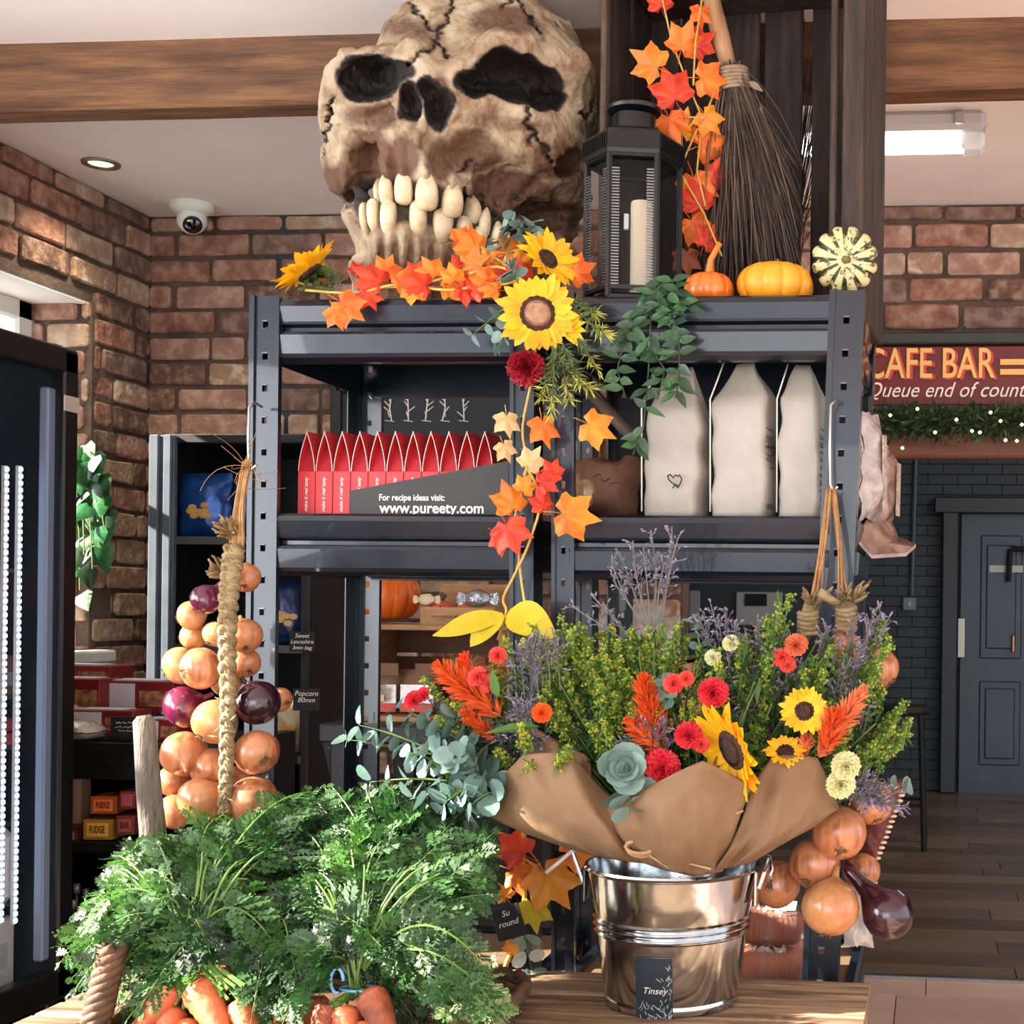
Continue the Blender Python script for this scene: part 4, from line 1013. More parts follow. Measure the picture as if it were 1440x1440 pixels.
# little hamper tray with card pumpkin and sweets
a = pt(590, 872, 3.0); b = pt(664, 852, 3.0)
t = thing('gift_tray', 'small pale wooden gift tray beside the plain pumpkin on the crate', 'tray', ((a.x+b.x)/2, 3.06, czt))
m = MB(); h_ = b.z-a.z
m.box(((a.x+b.x)/2+.02, 3.02, czt+h_/2+.002), (b.x-a.x+.05, .008, h_+.01), 0, bev=.001); m.box(((a.x+b.x)/2+.02, 3.14, czt+h_/2+.03), (b.x-a.x+.05, .008, h_+.06), 0, bev=.001); m.box(((a.x+b.x)/2+.02, 3.08, czt+.006), (b.x-a.x+.05, .12, .008), 0); m.build('tray', pale_wood, t)
mm = text_mb('HALLOWEEN TREATS', .008, face_cam_matrix(((a.x+b.x)/2, 3.013, czt+h_*.55)), extrude=.0003, width=.075); mm.build('lettering', mat('brown_ink', (90, 50, 34), rough=.6), t)
p = pt(614, 853, 3.05); p2 = Vector((p.x, 3.07, czt+.012))
pumpkin('sugar_pumpkin', 'small coral jack-o-lantern sweet with black eyes in the gift tray', p2, .03, .045, 9, mat('coral_candy', (236, 104, 72), rough=.4), .018, .06, cat='sweet')
bpy.context.scene.collection.objects[-1] if False else None
m = MB()
for dx in (-.01, .012): m.ball((p2.x+dx, p2.y-.0295, p2.z+.026), .0045, 0, 8, 4)
o = m.build('candy_eye', black_matte, [q for q in bpy.data.objects if q.name == 'sugar_pumpkin'][0])
p = pt(643, 850, 3.02); t = thing('sugar_pumpkin', 'smaller pink coral round sweet in the gift tray', 'sweet', (p.x, 3.06, czt+.012)); m = MB(); m.ball((p.x, 3.06, czt+.030), .018, 0, 14, 8, (1, .8, .9)); m.build('candy', _M['coral_candy'], t, True)
silver = mat('silver_wrap', (200, 208, 216), (150, 156, 164), 60, .22, metal=.8, bump=.6, bscale=90)
for px, py, r_, lb in ((672, 842, .024, 'silver foil wrapped sweet on the gift tray beside the coral ones'), (600, 843, .016, 'cream wrapped sweet behind the jack-o-lantern sweet')):
    p = pt(px, py, 3.03); t = thing('wrapped_sweet', lb, 'sweet', p-Vector((0, 0, r_)))
    m = MB(); m.ball(p, r_, 0, 14, 8, (1.2, .8, .85)); m.v = crumple(m.v, None, 0, .004, 7, 80); m.build('sweet', silver if r_ > .02 else mat('cream_wrap', (214, 196, 160), rough=.4), t, True)
    m = MB()
    for sg in (-1, 1):
        for q in range(7):
            a_ = -.6+1.2*q/6; m.leaf(p+Vector((sg*r_, 0, 0)), (sg*math.cos(a_), -.1, math.sin(a_)), (0, -1, 0), r_*1.1, r_*.5, 0, .1, .3, 2)
    m.build('wrapper_twist', silver if r_ > .02 else _M['cream_wrap'], t)
# fudge bags in the crate
def window_bag(label, px, py, Y, w, h, zf, col):
    p = pt(px, py, Y); p.z = zf; t = thing('fudge_bag', label, 'bag of fudge', p, 'fudge bags in the pale crate')
    m = pouch(w, h, .05, None, seed=px, amp=.004); m.v = [(x+p.x, y+p.y, z+p.z) for x, y, z in m.v]; m.build('pouch', mat('kraft_bag', (132, 96, 68), (116, 82, 58), 14, .7), t, True)
    m = MB(); m.box((p.x, p.y-.026, p.z+h*.42), (w*.82, .004, h*.5), 0, bev=.001); m.build('clear_window', mat('dark_fudge', (40, 26, 24), (150, 110, 80), 50, .12, coat=1), t)
    m = MB(); m.box((p.x, p.y-.028, p.z+h*.14), (w*.8, .005, h*.2), 0, bev=.001); m.box((p.x+w*.05, p.y-.030, p.z+h*.36), (w*.16, .003, h*.14), 1); m.build('sticker', [mat('label_red', (206, 66, 48), rough=.5), mat('label_cream', (220, 196, 130), rough=.5)], t); m = MB(); m.box((p.x+w*.22, p.y-.03, p.z+h*1.0), (w*.5, .004, h*.28), 0); m.build('tag_card', mat('tag_brown', (120, 84, 60), rough=.7), t)
window_bag('kraft fudge bag with red sticker at the crate post end', 540, 1008, 3.06, .095, .10, ztab+.013, 0)
window_bag('kraft fudge bag with red sticker half hidden by red leaves', 592, 1008, 3.07, .095, .10, ztab+.013, 0)
# clear packets in the low crate, stacked
clear = mat('cellophane', (190, 182, 176), (220, 214, 208), 30, .12, coat=1, alpha=.5, bump=.7, bscale=40)
marsh = [mat('marsh_cream', (240, 226, 206), rough=.6), mat('marsh_pink', (232, 180, 160), rough=.6), mat('marsh_brown', (170, 110, 80), rough=.6)]
for i, (px, py, w, h) in enumerate(((828, 925, .075, .13), (868, 925, .08, .14), (906, 928, .075, .15), (938, 926, .06, .125))):
    p = pt(px, py, 3.08); p.z = max(p.z-.03, ztab+.013)
    t = thing('sweet_packet', 'clear packet of pale sweets, %s in the low pale crate' % ('first from the rack post', 'second from the rack post', 'third from the rack post', 'last towards the opening')[i], 'packet of sweets', p, 'clear sweet packets in the low crate')
    m = pouch(w, h, .06, None, seed=60+i, amp=.008); m.v = [(x+p.x, y+p.y, z+p.z) for x, y, z in m.v]; m.build('wrapper', clear, t, True)
    m = MB(); r = random.Random(i)
    for q in range(26): m.ball((p.x+r.uniform(-w*.36, w*.36), p.y+r.uniform(-.012, .012), p.z+r.uniform(.01, h*.72)), .011, r.choice((0, 0, 0, 1, 2)), 7, 4)
    m.build('sweets', marsh, t, True)
chalk_card('price_card', 'blue chalk lettered card hanging below the crate beside the eucalyptus', 474, 1062, 2.95, .052, .09, 3, tcol=mat('blue_chalk', (150, 170, 214), rough=.7), seed=5, rot=.25)
# noticeboard and posters in the far room seen under the shelf
t = thing('framed_notice', 'white framed notice with dark panel on the far wall seen under the shelf', 'picture frame', pt(1075, 905, YF-.1))
a = pt(1035, 832, YF-.022); b = pt(1100, 880, YF-.022); m = MB(); m.box((a+b)/2, (b.x-a.x, .03, a.z-b.z), 0, bev=.01); m.build('frame', mat('notice_frame', (176, 172, 168), rough=.6), t)
m = MB(); a2 = pt(1048, 835, YF-.045); b2 = pt(1078, 852, YF-.045); m.box((a2+b2)/2, (b2.x-a2.x, .02, a2.z-b2.z), 0); m.build('notice_panel', black_matte, t)
t = thing('framed_notice', 'narrow pale panel on the far wall left of the white notice', 'picture frame', pt(975, 905, YF-.1))
a = pt(969, 830, YF-.022); b = pt(984, 885, YF-.022); m = MB(); m.box((a+b)/2, (b.x-a.x, .03, a.z-b.z), 0, bev=.01); m.build('frame', mat('pale_panel', (150, 148, 150), rough=.6), t)
# ================================================================ GOODS ON THE RACKS
# red cartons with tented tops
zc = zmid+.001; pitch = 26.6*s(2.23); bx0 = pt(416, 720, 2.22).x; bw_ = pitch*.97; bd = .11; zh = pt(420, 662, 2.22).z-zc; zp = pt(420, 606, 2.22).z-zc
edge_m = mat('card_edge', (236, 190, 180), rough=.6)
def carton(loc, label):
    t = thing('snack_carton', label, 'snack carton', loc, 'red cartons in the black display tray'); L = Vector(loc)
    m = MB(); m.box(L+Vector((0, 0, zh/2)), (bw_, bd, zh), 0, bev=.0008)
    m.build('carton', red_card, t)
    for sg in (-1, 1):
        m = MB(); n = 8; vs = []; fs = []
        for i in range(n+1):
            q = i/n; x = sg*bw_/2*(1-q**1.7)*.98; z = zh+(zp-zh)*q
            for y in (-bd/2, bd/2):
                for th in (0, .0012): vs.append(L+Vector((x-sg*th, y, z)))
        for i in range(n):
            a = i*4; fs += [(a, a+2, a+6, a+4), (a+1, a+5, a+7, a+3), (a, a+4, a+5, a+1), (a+2, a+3, a+7, a+6)]
        m.add(vs, fs, [0, 0, 1, 0]*n); m.build('top_flap', [red_card, edge_m], t)
    m = MB(); vs = []; n = 8
    for i in range(n+1):
        q = i/n; x = bw_/2*(1-q**1.7)*.97; vs += [L+Vector((-x, -bd/2+.004+.03*q, zh+(zp-zh)*q)), L+Vector((x, -bd/2+.004+.03*q, zh+(zp-zh)*q))]
    m.add(vs, [(2*i, 2*i+1, 2*i+3, 2*i+2) for i in range(n)], 0); m.build('tucked_gusset', red_deep, t)
    m = MB(); r = random.Random(3)
    M = Matrix.Translation(L+Vector((0, -bd/2-.0008, zh*.46))) @ Matrix.Rotation(PI/2, 4, 'X') @ Matrix.Rotation(PI/2, 4, 'Z')
    mm = text_mb('make it real tasty', .0085, M, extrude=.0002, shear=.3, width=zh*.8); mm.build('lettering', white_ink, t)
    return t
first_c = None; nm = ['first', 'second', 'third', 'fourth', 'fifth', 'sixth', 'seventh', 'eighth', 'ninth', 'tenth', 'eleventh']
for i in range(11):
    loc = (bx0+pitch*(i+.5), 2.225+bd/2, zc); lb = 'red tent-topped snack carton, %s from the left rack post in the row' % nm[i]
    if first_c is None: first_c = carton(loc, lb)
    else: dup(first_c, loc, (0, 0, 0), lb)
# black display tray
t = thing('display_tray', 'black card display tray printed www.pureety.com in front of the red cartons', 'display tray', (pt(600, 722, 2.2).x, 2.22, zc))
pa = [pt(x, y, 2.213) for x, y in ((492, 722), (716, 722), (716, 648), (492, 690))]
for q in pa[:2]: q.z = zc
m = MB(); vs = [q for q in pa]+[q+Vector((0, .003, 0)) for q in pa]
m.add(vs, [(0, 1, 2, 3), (7, 6, 5, 4), (0, 4, 5, 1), (1, 5, 6, 2), (2, 6, 7, 3), (3, 7, 4, 0)], 0)
m.box((pa[1].x, 2.213+.06, zc+(pa[2].z-zc)/2), (.003, .12, pa[2].z-zc), 0); m.box(((pa[0].x+pa[1].x)/2, 2.34, zc+.05), (pa[1].x-pa[0].x, .003, .10), 0)
m.build('tray', mat('tray_black', (40, 42, 42), (34, 35, 36), 8, .6), t)
us_ = s(2.21)
mm = text_mb('For recipe ideas visit:', 13*us_, face_cam_matrix(pt(579, 700, 2.212)), extrude=.0002, width=98*us_, bold=.0002); mm.build('lettering', white_ink, t)
mm = text_mb('www.pureety.com', 22*us_, face_cam_matrix(pt(607, 715, 2.212)), extrude=.0002, width=156*us_, bold=.0004); mm.v = [(x, y, z+.000) for x, y, z in mm.v]; mm.build('lettering', white_ink, t)
# white flour bags
bagm = mat('flour_bag_paper', (168, 164, 156), (150, 145, 134), 9, .6, bump=.35, bscale=14); print_m = mat('grey_print', (90, 88, 86), (120, 116, 112), 40, .6)
def flour_bag(label, xl, xr, yt, ysh, Y, lean=0.0, gusset=True, seed=0, bird=False, d=.075, yaw=-.2):
    a = pt(xl, 727, Y); b = pt(xr, 727, Y); w = (b.x-a.x)*.86; z0 = zmid+.001; zs = pt(xl, ysh, Y).z; zt_ = pt(xl, yt, Y).z
    t = thing('flour_bag', label, 'flour bag', ((a.x+b.x)/2, Y+d/2, z0), 'white paper bags on the right rack')
    L = Vector(((a.x+b.x)/2, Y+d/2, z0)); n = 26; per = 28; vs = []; fs = []; ms = []
    for i in range(n+1):
        q = i/n; z = q*(zt_-z0); k = max(0, (z-(zs-z0))/(zt_-zs)); 
        hw = w/2*(1-.60*k**.9)*(1+.03*math.sin(PI*min(1, q*1.4))); hd = d/2*(1-.96*k**.8); kk = k
        for j in range(per):
            a_ = 2*PI*j/per; ca_, sa = math.cos(a_), math.sin(a_)
            x = math.copysign(abs(ca_)**.32, ca_)*hw; y = math.copysign(abs(sa)**.32, sa)*hd
            if gusset: 
                g_ = max(0, 1-abs(y)/(hd+1e-6)/.8)
                x *= 1-.12*g_*(.3+.7*min(1, q*1.3))
            x += lean*z
            am = .0075*(1-.5*(q < .1))
            vs.append((L.x+x+(.30*k*w*(1 if seed == 1 else .12))*0+am*noise.noise((x*30+seed, z*22, 1)), L.y+y+am*1.3*noise.noise((x*26, z*20+seed, 4)), L.z+z+.006*(k > .9)*noise.noise((x*40, seed, 2))))
    for i in range(n):
        for j in range(per):
            fs.append((i*per+j, i*per+(j+1) % per, (i+1)*per+(j+1) % per, (i+1)*per+j)); ms.append(0)
    fs.append(tuple(range(per))[::-1]); ms.append(0); fs.append(tuple(n*per+j for j in range(per))); ms.append(0)
    m = MB(); m.add(vs, fs, ms); m.build('paper_bag', bagm, t, True)
    m = MB()
    # folded rim: a stitched cord loop standing at the left shoulder
    m.tube([L+Vector((-w*.50, -d*.48, .01)), L+Vector((-w*.52, -d*.5, zs-z0)), L+Vector((-w*.40, -d*.45, (zs+zt_)/2-z0)), L+Vector((-w*.36+lean*.2, -d*.2, zt_-z0))], .0014, 6); m.build('paper_seam', mat('seam_white', (230, 226, 216), rough=.6), t, True)
    if bird:
        c = pt(958, 677, Y-.008); m = MB(); pts = [(-12, 8), (-8, 10), (-3, 5), (0, 9), (4, 7), (6, 9), (8, 6), (10, 2), (7, -4), (4, -9), (0, -6), (-5, -2), (-10, 2), (-12, 8)]
        m.tube([c+Vector((x*s(Y), 0, y*s(Y))) for x, y in pts], .0011, 5); m.tube([c+Vector((x*s(Y), 0, y*s(Y))) for x, y in ((-4, -10), (0, -4), (5, -7))], .001, 5); m.build('bird_drawing', black_matte, t)
    t.rotation_euler = (0, 0, yaw)
    if not bird:
        m = MB(); r = random.Random(seed)
        xx = L.x+w*.5+.001
        for q in range(11): m.box((xx-.006, L.y-.01+r.uniform(-.004, .004), z0+.02+q*.0125), (.012, .036, r.uniform(.002, .008)), 0)
        m.build('printed_panel', print_m, t)
    return t
flour_bag('white paper flour bag with a small bird drawing, nearest the hanging green vine', 899, 993, 512, 574, 2.235, .02, True, 1, True)
flour_bag('white paper flour bag in the middle of the three with printed side panel', 996, 1088, 505, 560, 2.235, .0, True, 2)
flour_bag('white paper flour bag tucked against the right rack post', 1092, 1162, 508, 560, 2.24, .0, True, 3)
# brown potato sack behind the middle leaves
p = pt(850, 727, 2.33); p.z = zmid+.001; t = thing('brown_paper_bag', 'crumpled brown paper bag with clear window beside the bird flour bag', 'paper bag', p)
m = pouch(.125, .105, .10, None, seed=44, amp=.016); m.v = [(x+p.x, y+p.y, z+p.z) for x, y, z in m.v]; m.build('bag', mat('brown_sack', (120, 84, 62), (92, 62, 46), 12, .75, bump=.4, bscale=30), t, True)
m = MB(); m.ball((p.x-.03, p.y-.042, p.z+.045), .032, 0, 14, 8, (.8, .4, 1)); m.build('window', mat('sack_window', (170, 140, 96), (130, 100, 66), 30, .2, coat=.6), t, True)
m = MB(); M = face_cam_matrix(p+Vector((.012, -.06, .066)), 0, 0, -.4); scribble(m, M, .05, .02, 1, 4, 0, .001); m.build('printed_script', black_matte, t)
# diagonal brown roll at the back of the right shelf
t = thing('cardboard_tube', 'long brown cardboard tube leaning at the back of the right shelf', 'cardboard tube', pt(880, 726, 2.5)); t.location.z = zmid
m = MB(); m.tube([pt(828, 548, 2.5), pt(900, 626, 2.42)], .012, 12); m.build('tube', mat('tube_brown', (92, 74, 60), rough=.7), t, True)
# packets sticking out of the right side of the rack
mesh_m = mat('crackled_film', (128, 116, 110), (176, 164, 158), 40, .22, coat=.8, bump=.6, bscale=60); copper = mat('copper_film', (108, 74, 60), (160, 134, 122), 22, .25, coat=.7, bump=.5, bscale=40)
for i, (px, py, w, h, ry, Y, lb, mt_) in enumerate(((1222, 778, .085, .175, -.06, 2.33, 'grey printed film packet poking past the right rack post', mesh_m), (1240, 780, .08, .13, .05, 2.42, 'clear copper-toned packet lowest on the rack side', copper))):
    p = pt(px, py, Y); p.z = zmid+.004; t = thing('film_packet', lb, 'packet', p)
    m = pouch(w, h, .05, None, seed=70+i, amp=.012); R = Matrix.Translation(p) @ Matrix.Rotation(PI/2*.8, 4, 'Z') @ Matrix.Rotation(ry, 4, 'Y'); m.v = [tuple(R @ Vector(v)) for v in m.v]; m.build('wrapper', mt_, t, True)
    m = MB(); m.box((0, -.028, h*.45), (.014, .003, h*.7), 0); m.v = [tuple(R @ Vector(v)) for v in m.v]; m.build('label_strip', mat('label_pale', (186, 172, 156), (130, 120, 110), 90, .5), t)
p = pt(1245, 775, 2.36); p.z = zmid-.0; t = thing('film_tray', 'crimped clear plastic tray edge jutting out beside the right rack', 'plastic tray', p)
m = MB(); vs = []; fs = []; n = 18
o_ = [pt(1203, 758, 2.28), pt(1226, 777, 2.3), pt(1252, 782, 2.33), pt(1274, 774, 2.36), pt(1288, 768, 2.38), pt(1264, 752, 2.42), pt(1250, 728, 2.44), pt(1232, 712, 2.40), pt(1222, 730, 2.34)]
for i, q in enumerate(o_): vs += [q+Vector((0, 0, .004*(-1)**i)), q+Vector((0, 0, -.006+.004*(-1)**i))]
k = len(o_); c = sum(o_, Vector())/k+Vector((0, 0, -.012)); vs.append(c)
m.add(vs, [(2*i, 2*((i+1) % k), 2*((i+1) % k)+1, 2*i+1) for i in range(k)]+[(2*i+1, 2*((i+1) % k)+1, 2*k) for i in range(k)], 0); m.build('tray', copper, t)
# cinnamon roll packets on the low shelf
zl_ = zlow+.001; orange_b = mat('baked_orange', (170, 84, 44), (126, 56, 30), 30, .6, bump=.5, bscale=60)
film = mat('clear_film', (236, 226, 220), rough=.06, alpha=.08, coat=1)
for i, (px, lev, Y) in enumerate(((1062, 0, 2.27), (1098, 0, 2.27), (1062, 1, 2.27), (1098, 1, 2.27), (1060, 0, 2.37), (1100, 0, 2.37))):
    p = pt(px, 1390, Y); p.z = zl_+lev*.064; t = thing('bun_packet', 'film-wrapped packet of orange buns, %s' % ('bottom layer beside the bucket', 'bottom layer beside the rack post', 'upper layer beside the bucket', 'upper layer beside the rack post', 'back row behind the others, bucket side', 'back row behind the others, post side')[i], 'packet of buns', p, 'bun packets on the low shelf')
    m = MB()
    for dy_ in (-.0, ): m.lathe([(.001, .002), (.026, .002), (.033, .030), (.034, .040), (.028, .052), (.014, .058), (.001, .059)], 96, 0, Matrix.Translation(p) @ Matrix.Diagonal((1.05, .85, 1, 1)), rib=lambda a, q: 1+(.05*math.sin(a*24) if q < .55 else .02*math.sin(a*7)))
    m.build('buns', orange_b, t, True)
    m = MB(); m.box(p+Vector((0, 0, .031)), (.078, .062, .060), 0, bev=.012)
    m.v = crumple(m.v, None, 0, .004, i, 60); m.build('film_wrapper', film, t)
    m = MB()
    for q in range(5): m.leaf(p+Vector((-.01+.005*q, -.032, .056)), (rnd.uniform(-1, 1), -.4, .6), (0, -1, .3), .02, .008, 0, .1, .3, 2)
    m.build('film_gather', clear, t)
    if i == 3:
        m = MB(); m.box(p+Vector((.0, -.01, .064)), (.05, .03, .001), 0, Matrix.Rotation(.3, 4, 'X')); m.build('paper_label', mat('label_paper', (206, 200, 192), rough=.6), t)

# ---------------------------------------------------------------- on the rack top
ZT = ztop-.006
# lantern
lm = mat('lantern_black', (12, 14, 16), (20, 23, 26), 20, .38, .3); 
lc = pt(889, 413, 2.285); lc.z = ZT
ln = thing('lantern', 'black hexagonal metal lantern with glass sides holding a cream candle', 'lantern', lc)
lz = lambda py: pt(889, py, 2.285).z-ZT
Rr = 68*s(2.285); hb, hs, hn, hk = lz(230), lz(203), lz(186), lz(166)
off = math.radians(12)
hexp = lambda r_, i: Vector((r_*math.cos(off+i*PI/3), r_*math.sin(off+i*PI/3), 0))
m = MB(); M = Matrix.Translation(lc) @ Matrix.Rotation(off, 4, 'Z')
m.lathe([(.001, 0), (Rr*1.02, 0), (Rr*1.02, .018), (Rr*.97, .022), (.001, .022)], 6, 0, M); m.build('base_plate', lm, ln)
m = MB()
for i in range(6):
    a = lc+hexp(Rr*.97, i); m.tube([a+Vector((0, 0, .015)), a+Vector((0, 0, hb+.01))], .0055, 6)
    b = lc+hexp(Rr*.97, i+1)
    for z in (.03, hb-.006): m.tube([a+Vector((0, 0, z)), b+Vector((0, 0, z))], .005, 4)
m.build('frame', lm, ln)
for i in range(6):
    a = lc+hexp(Rr*.95, i); b = lc+hexp(Rr*.95, i+1); d_ = (b-a)
    m = MB(); m.box((a+b)/2+Vector((0, 0, hb/2)), (d_.length-.008, .002, hb-.03), 0, Matrix.Rotation(math.atan2(d_.y, d_.x), 3, 'Z')); m.build('glass_pane', mat('lantern_glass', (40, 44, 46), rough=.02, alpha=.10), ln)
# ribbed strips beside each corner, bright reflections painted as pale grey ribs
for i in (3, 4):
    a = lc+hexp(Rr*.99, i); b = lc+hexp(Rr*.99, i+1); d_ = (b-a).normalized(); R = Matrix.Rotation(math.atan2(d_.y, d_.x), 3, 'Z')
    for e in (0, 1):
        m = MB(); c = a+d_*.011 if e == 0 else b-d_*.011
        for q in range(40): m.box(c+Vector((0, 0, .035+(hb-.06)*q/40)), (.013, .003, .0022), 0, R)
        m.build('louvre_strip', mat('louvre_reflection', (120, 124, 126), rough=.3, metal=.7), ln)
m = MB(); m.lathe([(Rr*1.04, hb-.004), (Rr*1.06, hb+.002), (Rr*1.06, hs-.002), (Rr*.98, hs+.004), (Rr*.46, hn), (Rr*.44, hn)], 6, 0, M)
for i in range(6):
    a = lc+hexp(Rr*1.065, i); b = lc+hexp(Rr*1.065, i+1); d_ = (b-a).normalized(); R = Matrix.Rotation(math.atan2(d_.y, d_.x), 3, 'Z')
    for q in range(14): m.box(a+(b-a)*((q+.5)/14)+Vector((0, 0, (hb+hs)/2))-Vector(((b-a).y, -(b-a).x, 0)).normalized()*0, (.0022, .004, .022), 0, R)
m.build('roof', lm, ln)
m = MB(); m.lathe([(Rr*.46, hn-.004), (Rr*.46, hk), (Rr*.001+.001, hk)], 30, 0, Matrix.Translation(lc), rib=lambda a, q: 1+.03*math.sin(a*26)); 
m.lathe([(.001, hk+.006), (Rr*.56, hk+.008), (Rr*.58, hk+.013), (Rr*.5, hk+.017), (.001, hk+.019)], 30, 0, Matrix.Translation(lc)); m.tube([lc+Vector((-.02, -.01, hk-.004)), lc+Vector((-.02, -.01, hk+.01))], .003, 6); m.build('chimney_cap', lm, ln, 'auto')
m = MB(); hx = lc+hexp(Rr*1.0, 4)*.5+hexp(Rr*1.0, 5)*.5; c = pt(881, 312, 2.21); m.box(c, (.008, .006, .026), 0, bev=.001); m.build('latch', mat('latch_steel', (150, 164, 172), rough=.3, metal=.7), ln)
cc = pt(901, 405, 2.285); cc.z = ZT+.023; cr2 = 15.5*s(2.285); chh = pt(900, 284, 2.285).z-cc.z
t = thing('pillar_candle', 'cream pillar candle standing inside the black lantern', 'candle', cc)
m = MB(); m.lathe([(cr2, 0), (cr2, chh-.006), (cr2*.94, chh-.001), (cr2*.75, chh), (cr2*.55, chh-.004), (.001, chh-.005)], 28, 0, Matrix.Translation(cc)); m.build('wax', mat('candle_wax', (232, 222, 196), rough=.45, sss=.2), t, 'auto')
m = MB(); m.tube([cc+Vector((0, 0, chh-.006)), cc+Vector((.001, 0, chh+.008))], .0012, 5); m.build('wick', black_matte, t)
# tall slatted crate standing on end
t = thing('apple_crate', 'tall dark slatted crate standing on end around the broom on the rack', 'wooden crate', pt(1040, 450, 2.5)); t.location.z = ZT
zt_ = pt(1000, -75, 2.36).z; z0 = ZT
yaw = -.10; cf = pt(836, 440, 2.36); cf.z = z0; wv = Vector((math.cos(yaw), math.sin(yaw), 0)); dv = Vector((-math.sin(yaw), math.cos(yaw), 0))
cfR = pt(1212, 440, 2.33); Wc = (cfR.x-cf.x)/math.cos(yaw); Dc = .26; Hc = zt_-z0; Rz = Matrix.Rotation(yaw, 3, 'Z')
def cb(part, specs, mt_=dark_wood):
    m = MB()
    for (x, y, z, dx, dy, dz) in specs: m.box(cf+wv*x+dv*y+Vector((0, 0, z)), (dx, dy, dz), 0, Rz, bev=.003)
    return m.build(part, mt_, t)
cb('side_board', [(.008, .07, Hc/2, .016, .12, Hc), (.008, .205, Hc/2, .016, .11, Hc)])
cb('side_board', [(Wc-.010, .055, Hc/2, .020, .10, Hc), (Wc-.010, .165, Hc/2, .020, .10, Hc), (Wc-.010, .245, Hc/2, .020, .04, Hc)])
cb('corner_post', [(Wc-.018, .008, Hc/2, .036, .016, Hc), (Wc-.052, .012, Hc/2-.0, .012, .014, Hc)]); cb('corner_post', [(.010, .004, Hc/2, .010, .012, Hc)], mat('worn_edge_wood', (96, 80, 64), (64, 52, 42), 20, .8))
for (a_, b_) in ((862, 926), (931, 1042), (1049, 1103), (1117, 1176)):
    xa2, xb2 = [(pt(q_, 200, 2.60).x-cf.x)*1.0+.01 for q_ in (a_, b_)]
    cb('back_slat', [((xa2+xb2)/2, Dc, Hc/2, xb2-xa2, .012, Hc)])
cb('end_board', [(Wc/2, Dc/2, .006, Wc-.04, Dc-.02, .012)]); cb('end_board', [(Wc/2, Dc/2, Hc-.01, Wc-.04, Dc-.02, .02)])
cb('cross_rail', [(Wc/2, .02, Hc-.035, Wc-.04, .02, .05)])
# besom broom
t = thing('besom_broom', 'twig besom broom leaning inside the dark crate', 'broom', pt(1060, 425, 2.42)); t.location.z = ZT
m = MB(); bA, bB = pt(992, -40, 2.40), pt(1030, 110, 2.40); bE = pt(1062, 420, 2.44)
m.tube([bA, pt(1003, 10, 2.40), pt(1014, 55, 2.40), pt(1028, 105, 2.405)], [.0155, .0155, .0165, .013], 14); m.build('handle', mat('broom_handle_wood', (176, 138, 100), (146, 108, 74), 8, .6, stretch=(6, 6, 1), bump=.2, bscale=30), t, True)
m = MB()
for q in range(6):
    c = bB+(bE-bB).normalized()*(-.012+q*.0062); ax = (bE-bB).normalized()
    ring = [c+(ax.orthogonal().normalized()*math.cos(a)+ax.cross(ax.orthogonal().normalized())*math.sin(a))*.0265 for a in [2*PI*i/20 for i in range(21)]]; m.tube(ring, .0036, 6)
m.leaf(bB+Vector((.03, -.01, -.01)), (1, -.1, -.7), (0, -1, 0), .03, .012, 0); m.build('binding', mat('jute_twine', (150, 132, 110), (120, 102, 82), 60, .8), t, True)
m = MB(); r = random.Random(9)
for q in range(420):
    a = r.uniform(0, 2*PI); rr = .022*math.sqrt(r.random()); st = bB+Vector((rr*math.cos(a), rr*math.sin(a), r.uniform(-.01, .025)))
    ex = 985+(r.random()**.9)*150; ey = r.uniform(300, 422) if q % 5 else r.uniform(230, 330)
    en = pt(ex, ey, 2.36+.12*r.random()+.0)
    en.z = max(en.z, ZT+.003)
    mid = (st+en)/2+rv(.012)+Vector((.01*(ex-1030)/60, 0, .012))
    m.tube(bez(st, mid, en, 4), [.0017, .0016, .0015, .0012, .0006], 4, r.choice((0, 0, 1)), cap=False)
m.build('bristles', [mat('twig_dark', (66, 54, 46), (40, 32, 28), 30, .8), mat('twig_mid', (96, 80, 66), rough=.8)], t)
# straw wisps behind the slats
t = thing('pampas_grass', 'dry dark grass spray standing behind the crate slats', 'dried grass', pt(1110, 420, 2.66))
m = MB(); r = random.Random(12)
for q in range(70):
    b0 = pt(1112+r.uniform(-14, 14), 430, 2.64); e0 = pt(1112+r.uniform(-30, 110)*(1 if q % 3 else .3), r.uniform(-20, 330), 2.64+r.uniform(-.0, .04)); m.tube(bez(b0, pt(1112, 300, 2.64), e0, 5), [.0012]*5+[.0005], 3, 0, cap=False)
m.build('stems', mat('grass_dark', (60, 52, 40), rough=.8), t)
# gourds
p = pt(997, 415, 2.25); p.z = ZT+.001
pumpkin('munchkin_pumpkin', 'small glossy orange pumpkin with long stem beside the lantern', p, 36*s(2.25), 52*s(2.25), 10, mat('pumpkin_small', (216, 98, 20), (232, 124, 40), 30, .25, coat=.4, bump=.15, bscale=60), stemh=.055, depth=.09, stem_mat=mat('orange_stem', (206, 110, 40), (190, 140, 60), 20, .5), stem_r=.0065)
p = pt(1090, 415, 2.26); p.z = ZT+.001
pumpkin('pumpkin', 'squat amber pumpkin on the rack top between two smaller gourds', p, 55*s(2.26), 66*s(2.26), 10, pumpkin_y, stemh=.012, depth=.11, stem_r=.010)
c = pt(1188, 366, 2.25); nrm = (toward_cam(c)+Vector((.0, 0, .05))).normalized(); Rg = 47*s(2.25)
M = dir_matrix(c-nrm*Rg*.45, nrm); M2 = M.copy()
striped = [mat('gourd_cream', (200, 188, 138), (84, 84, 46), 110, .45, bump=.05, lo=.55, hi=.60), mat('gourd_green', (44, 50, 28), (190, 180, 120), 70, .5, lo=.52, hi=.60)]
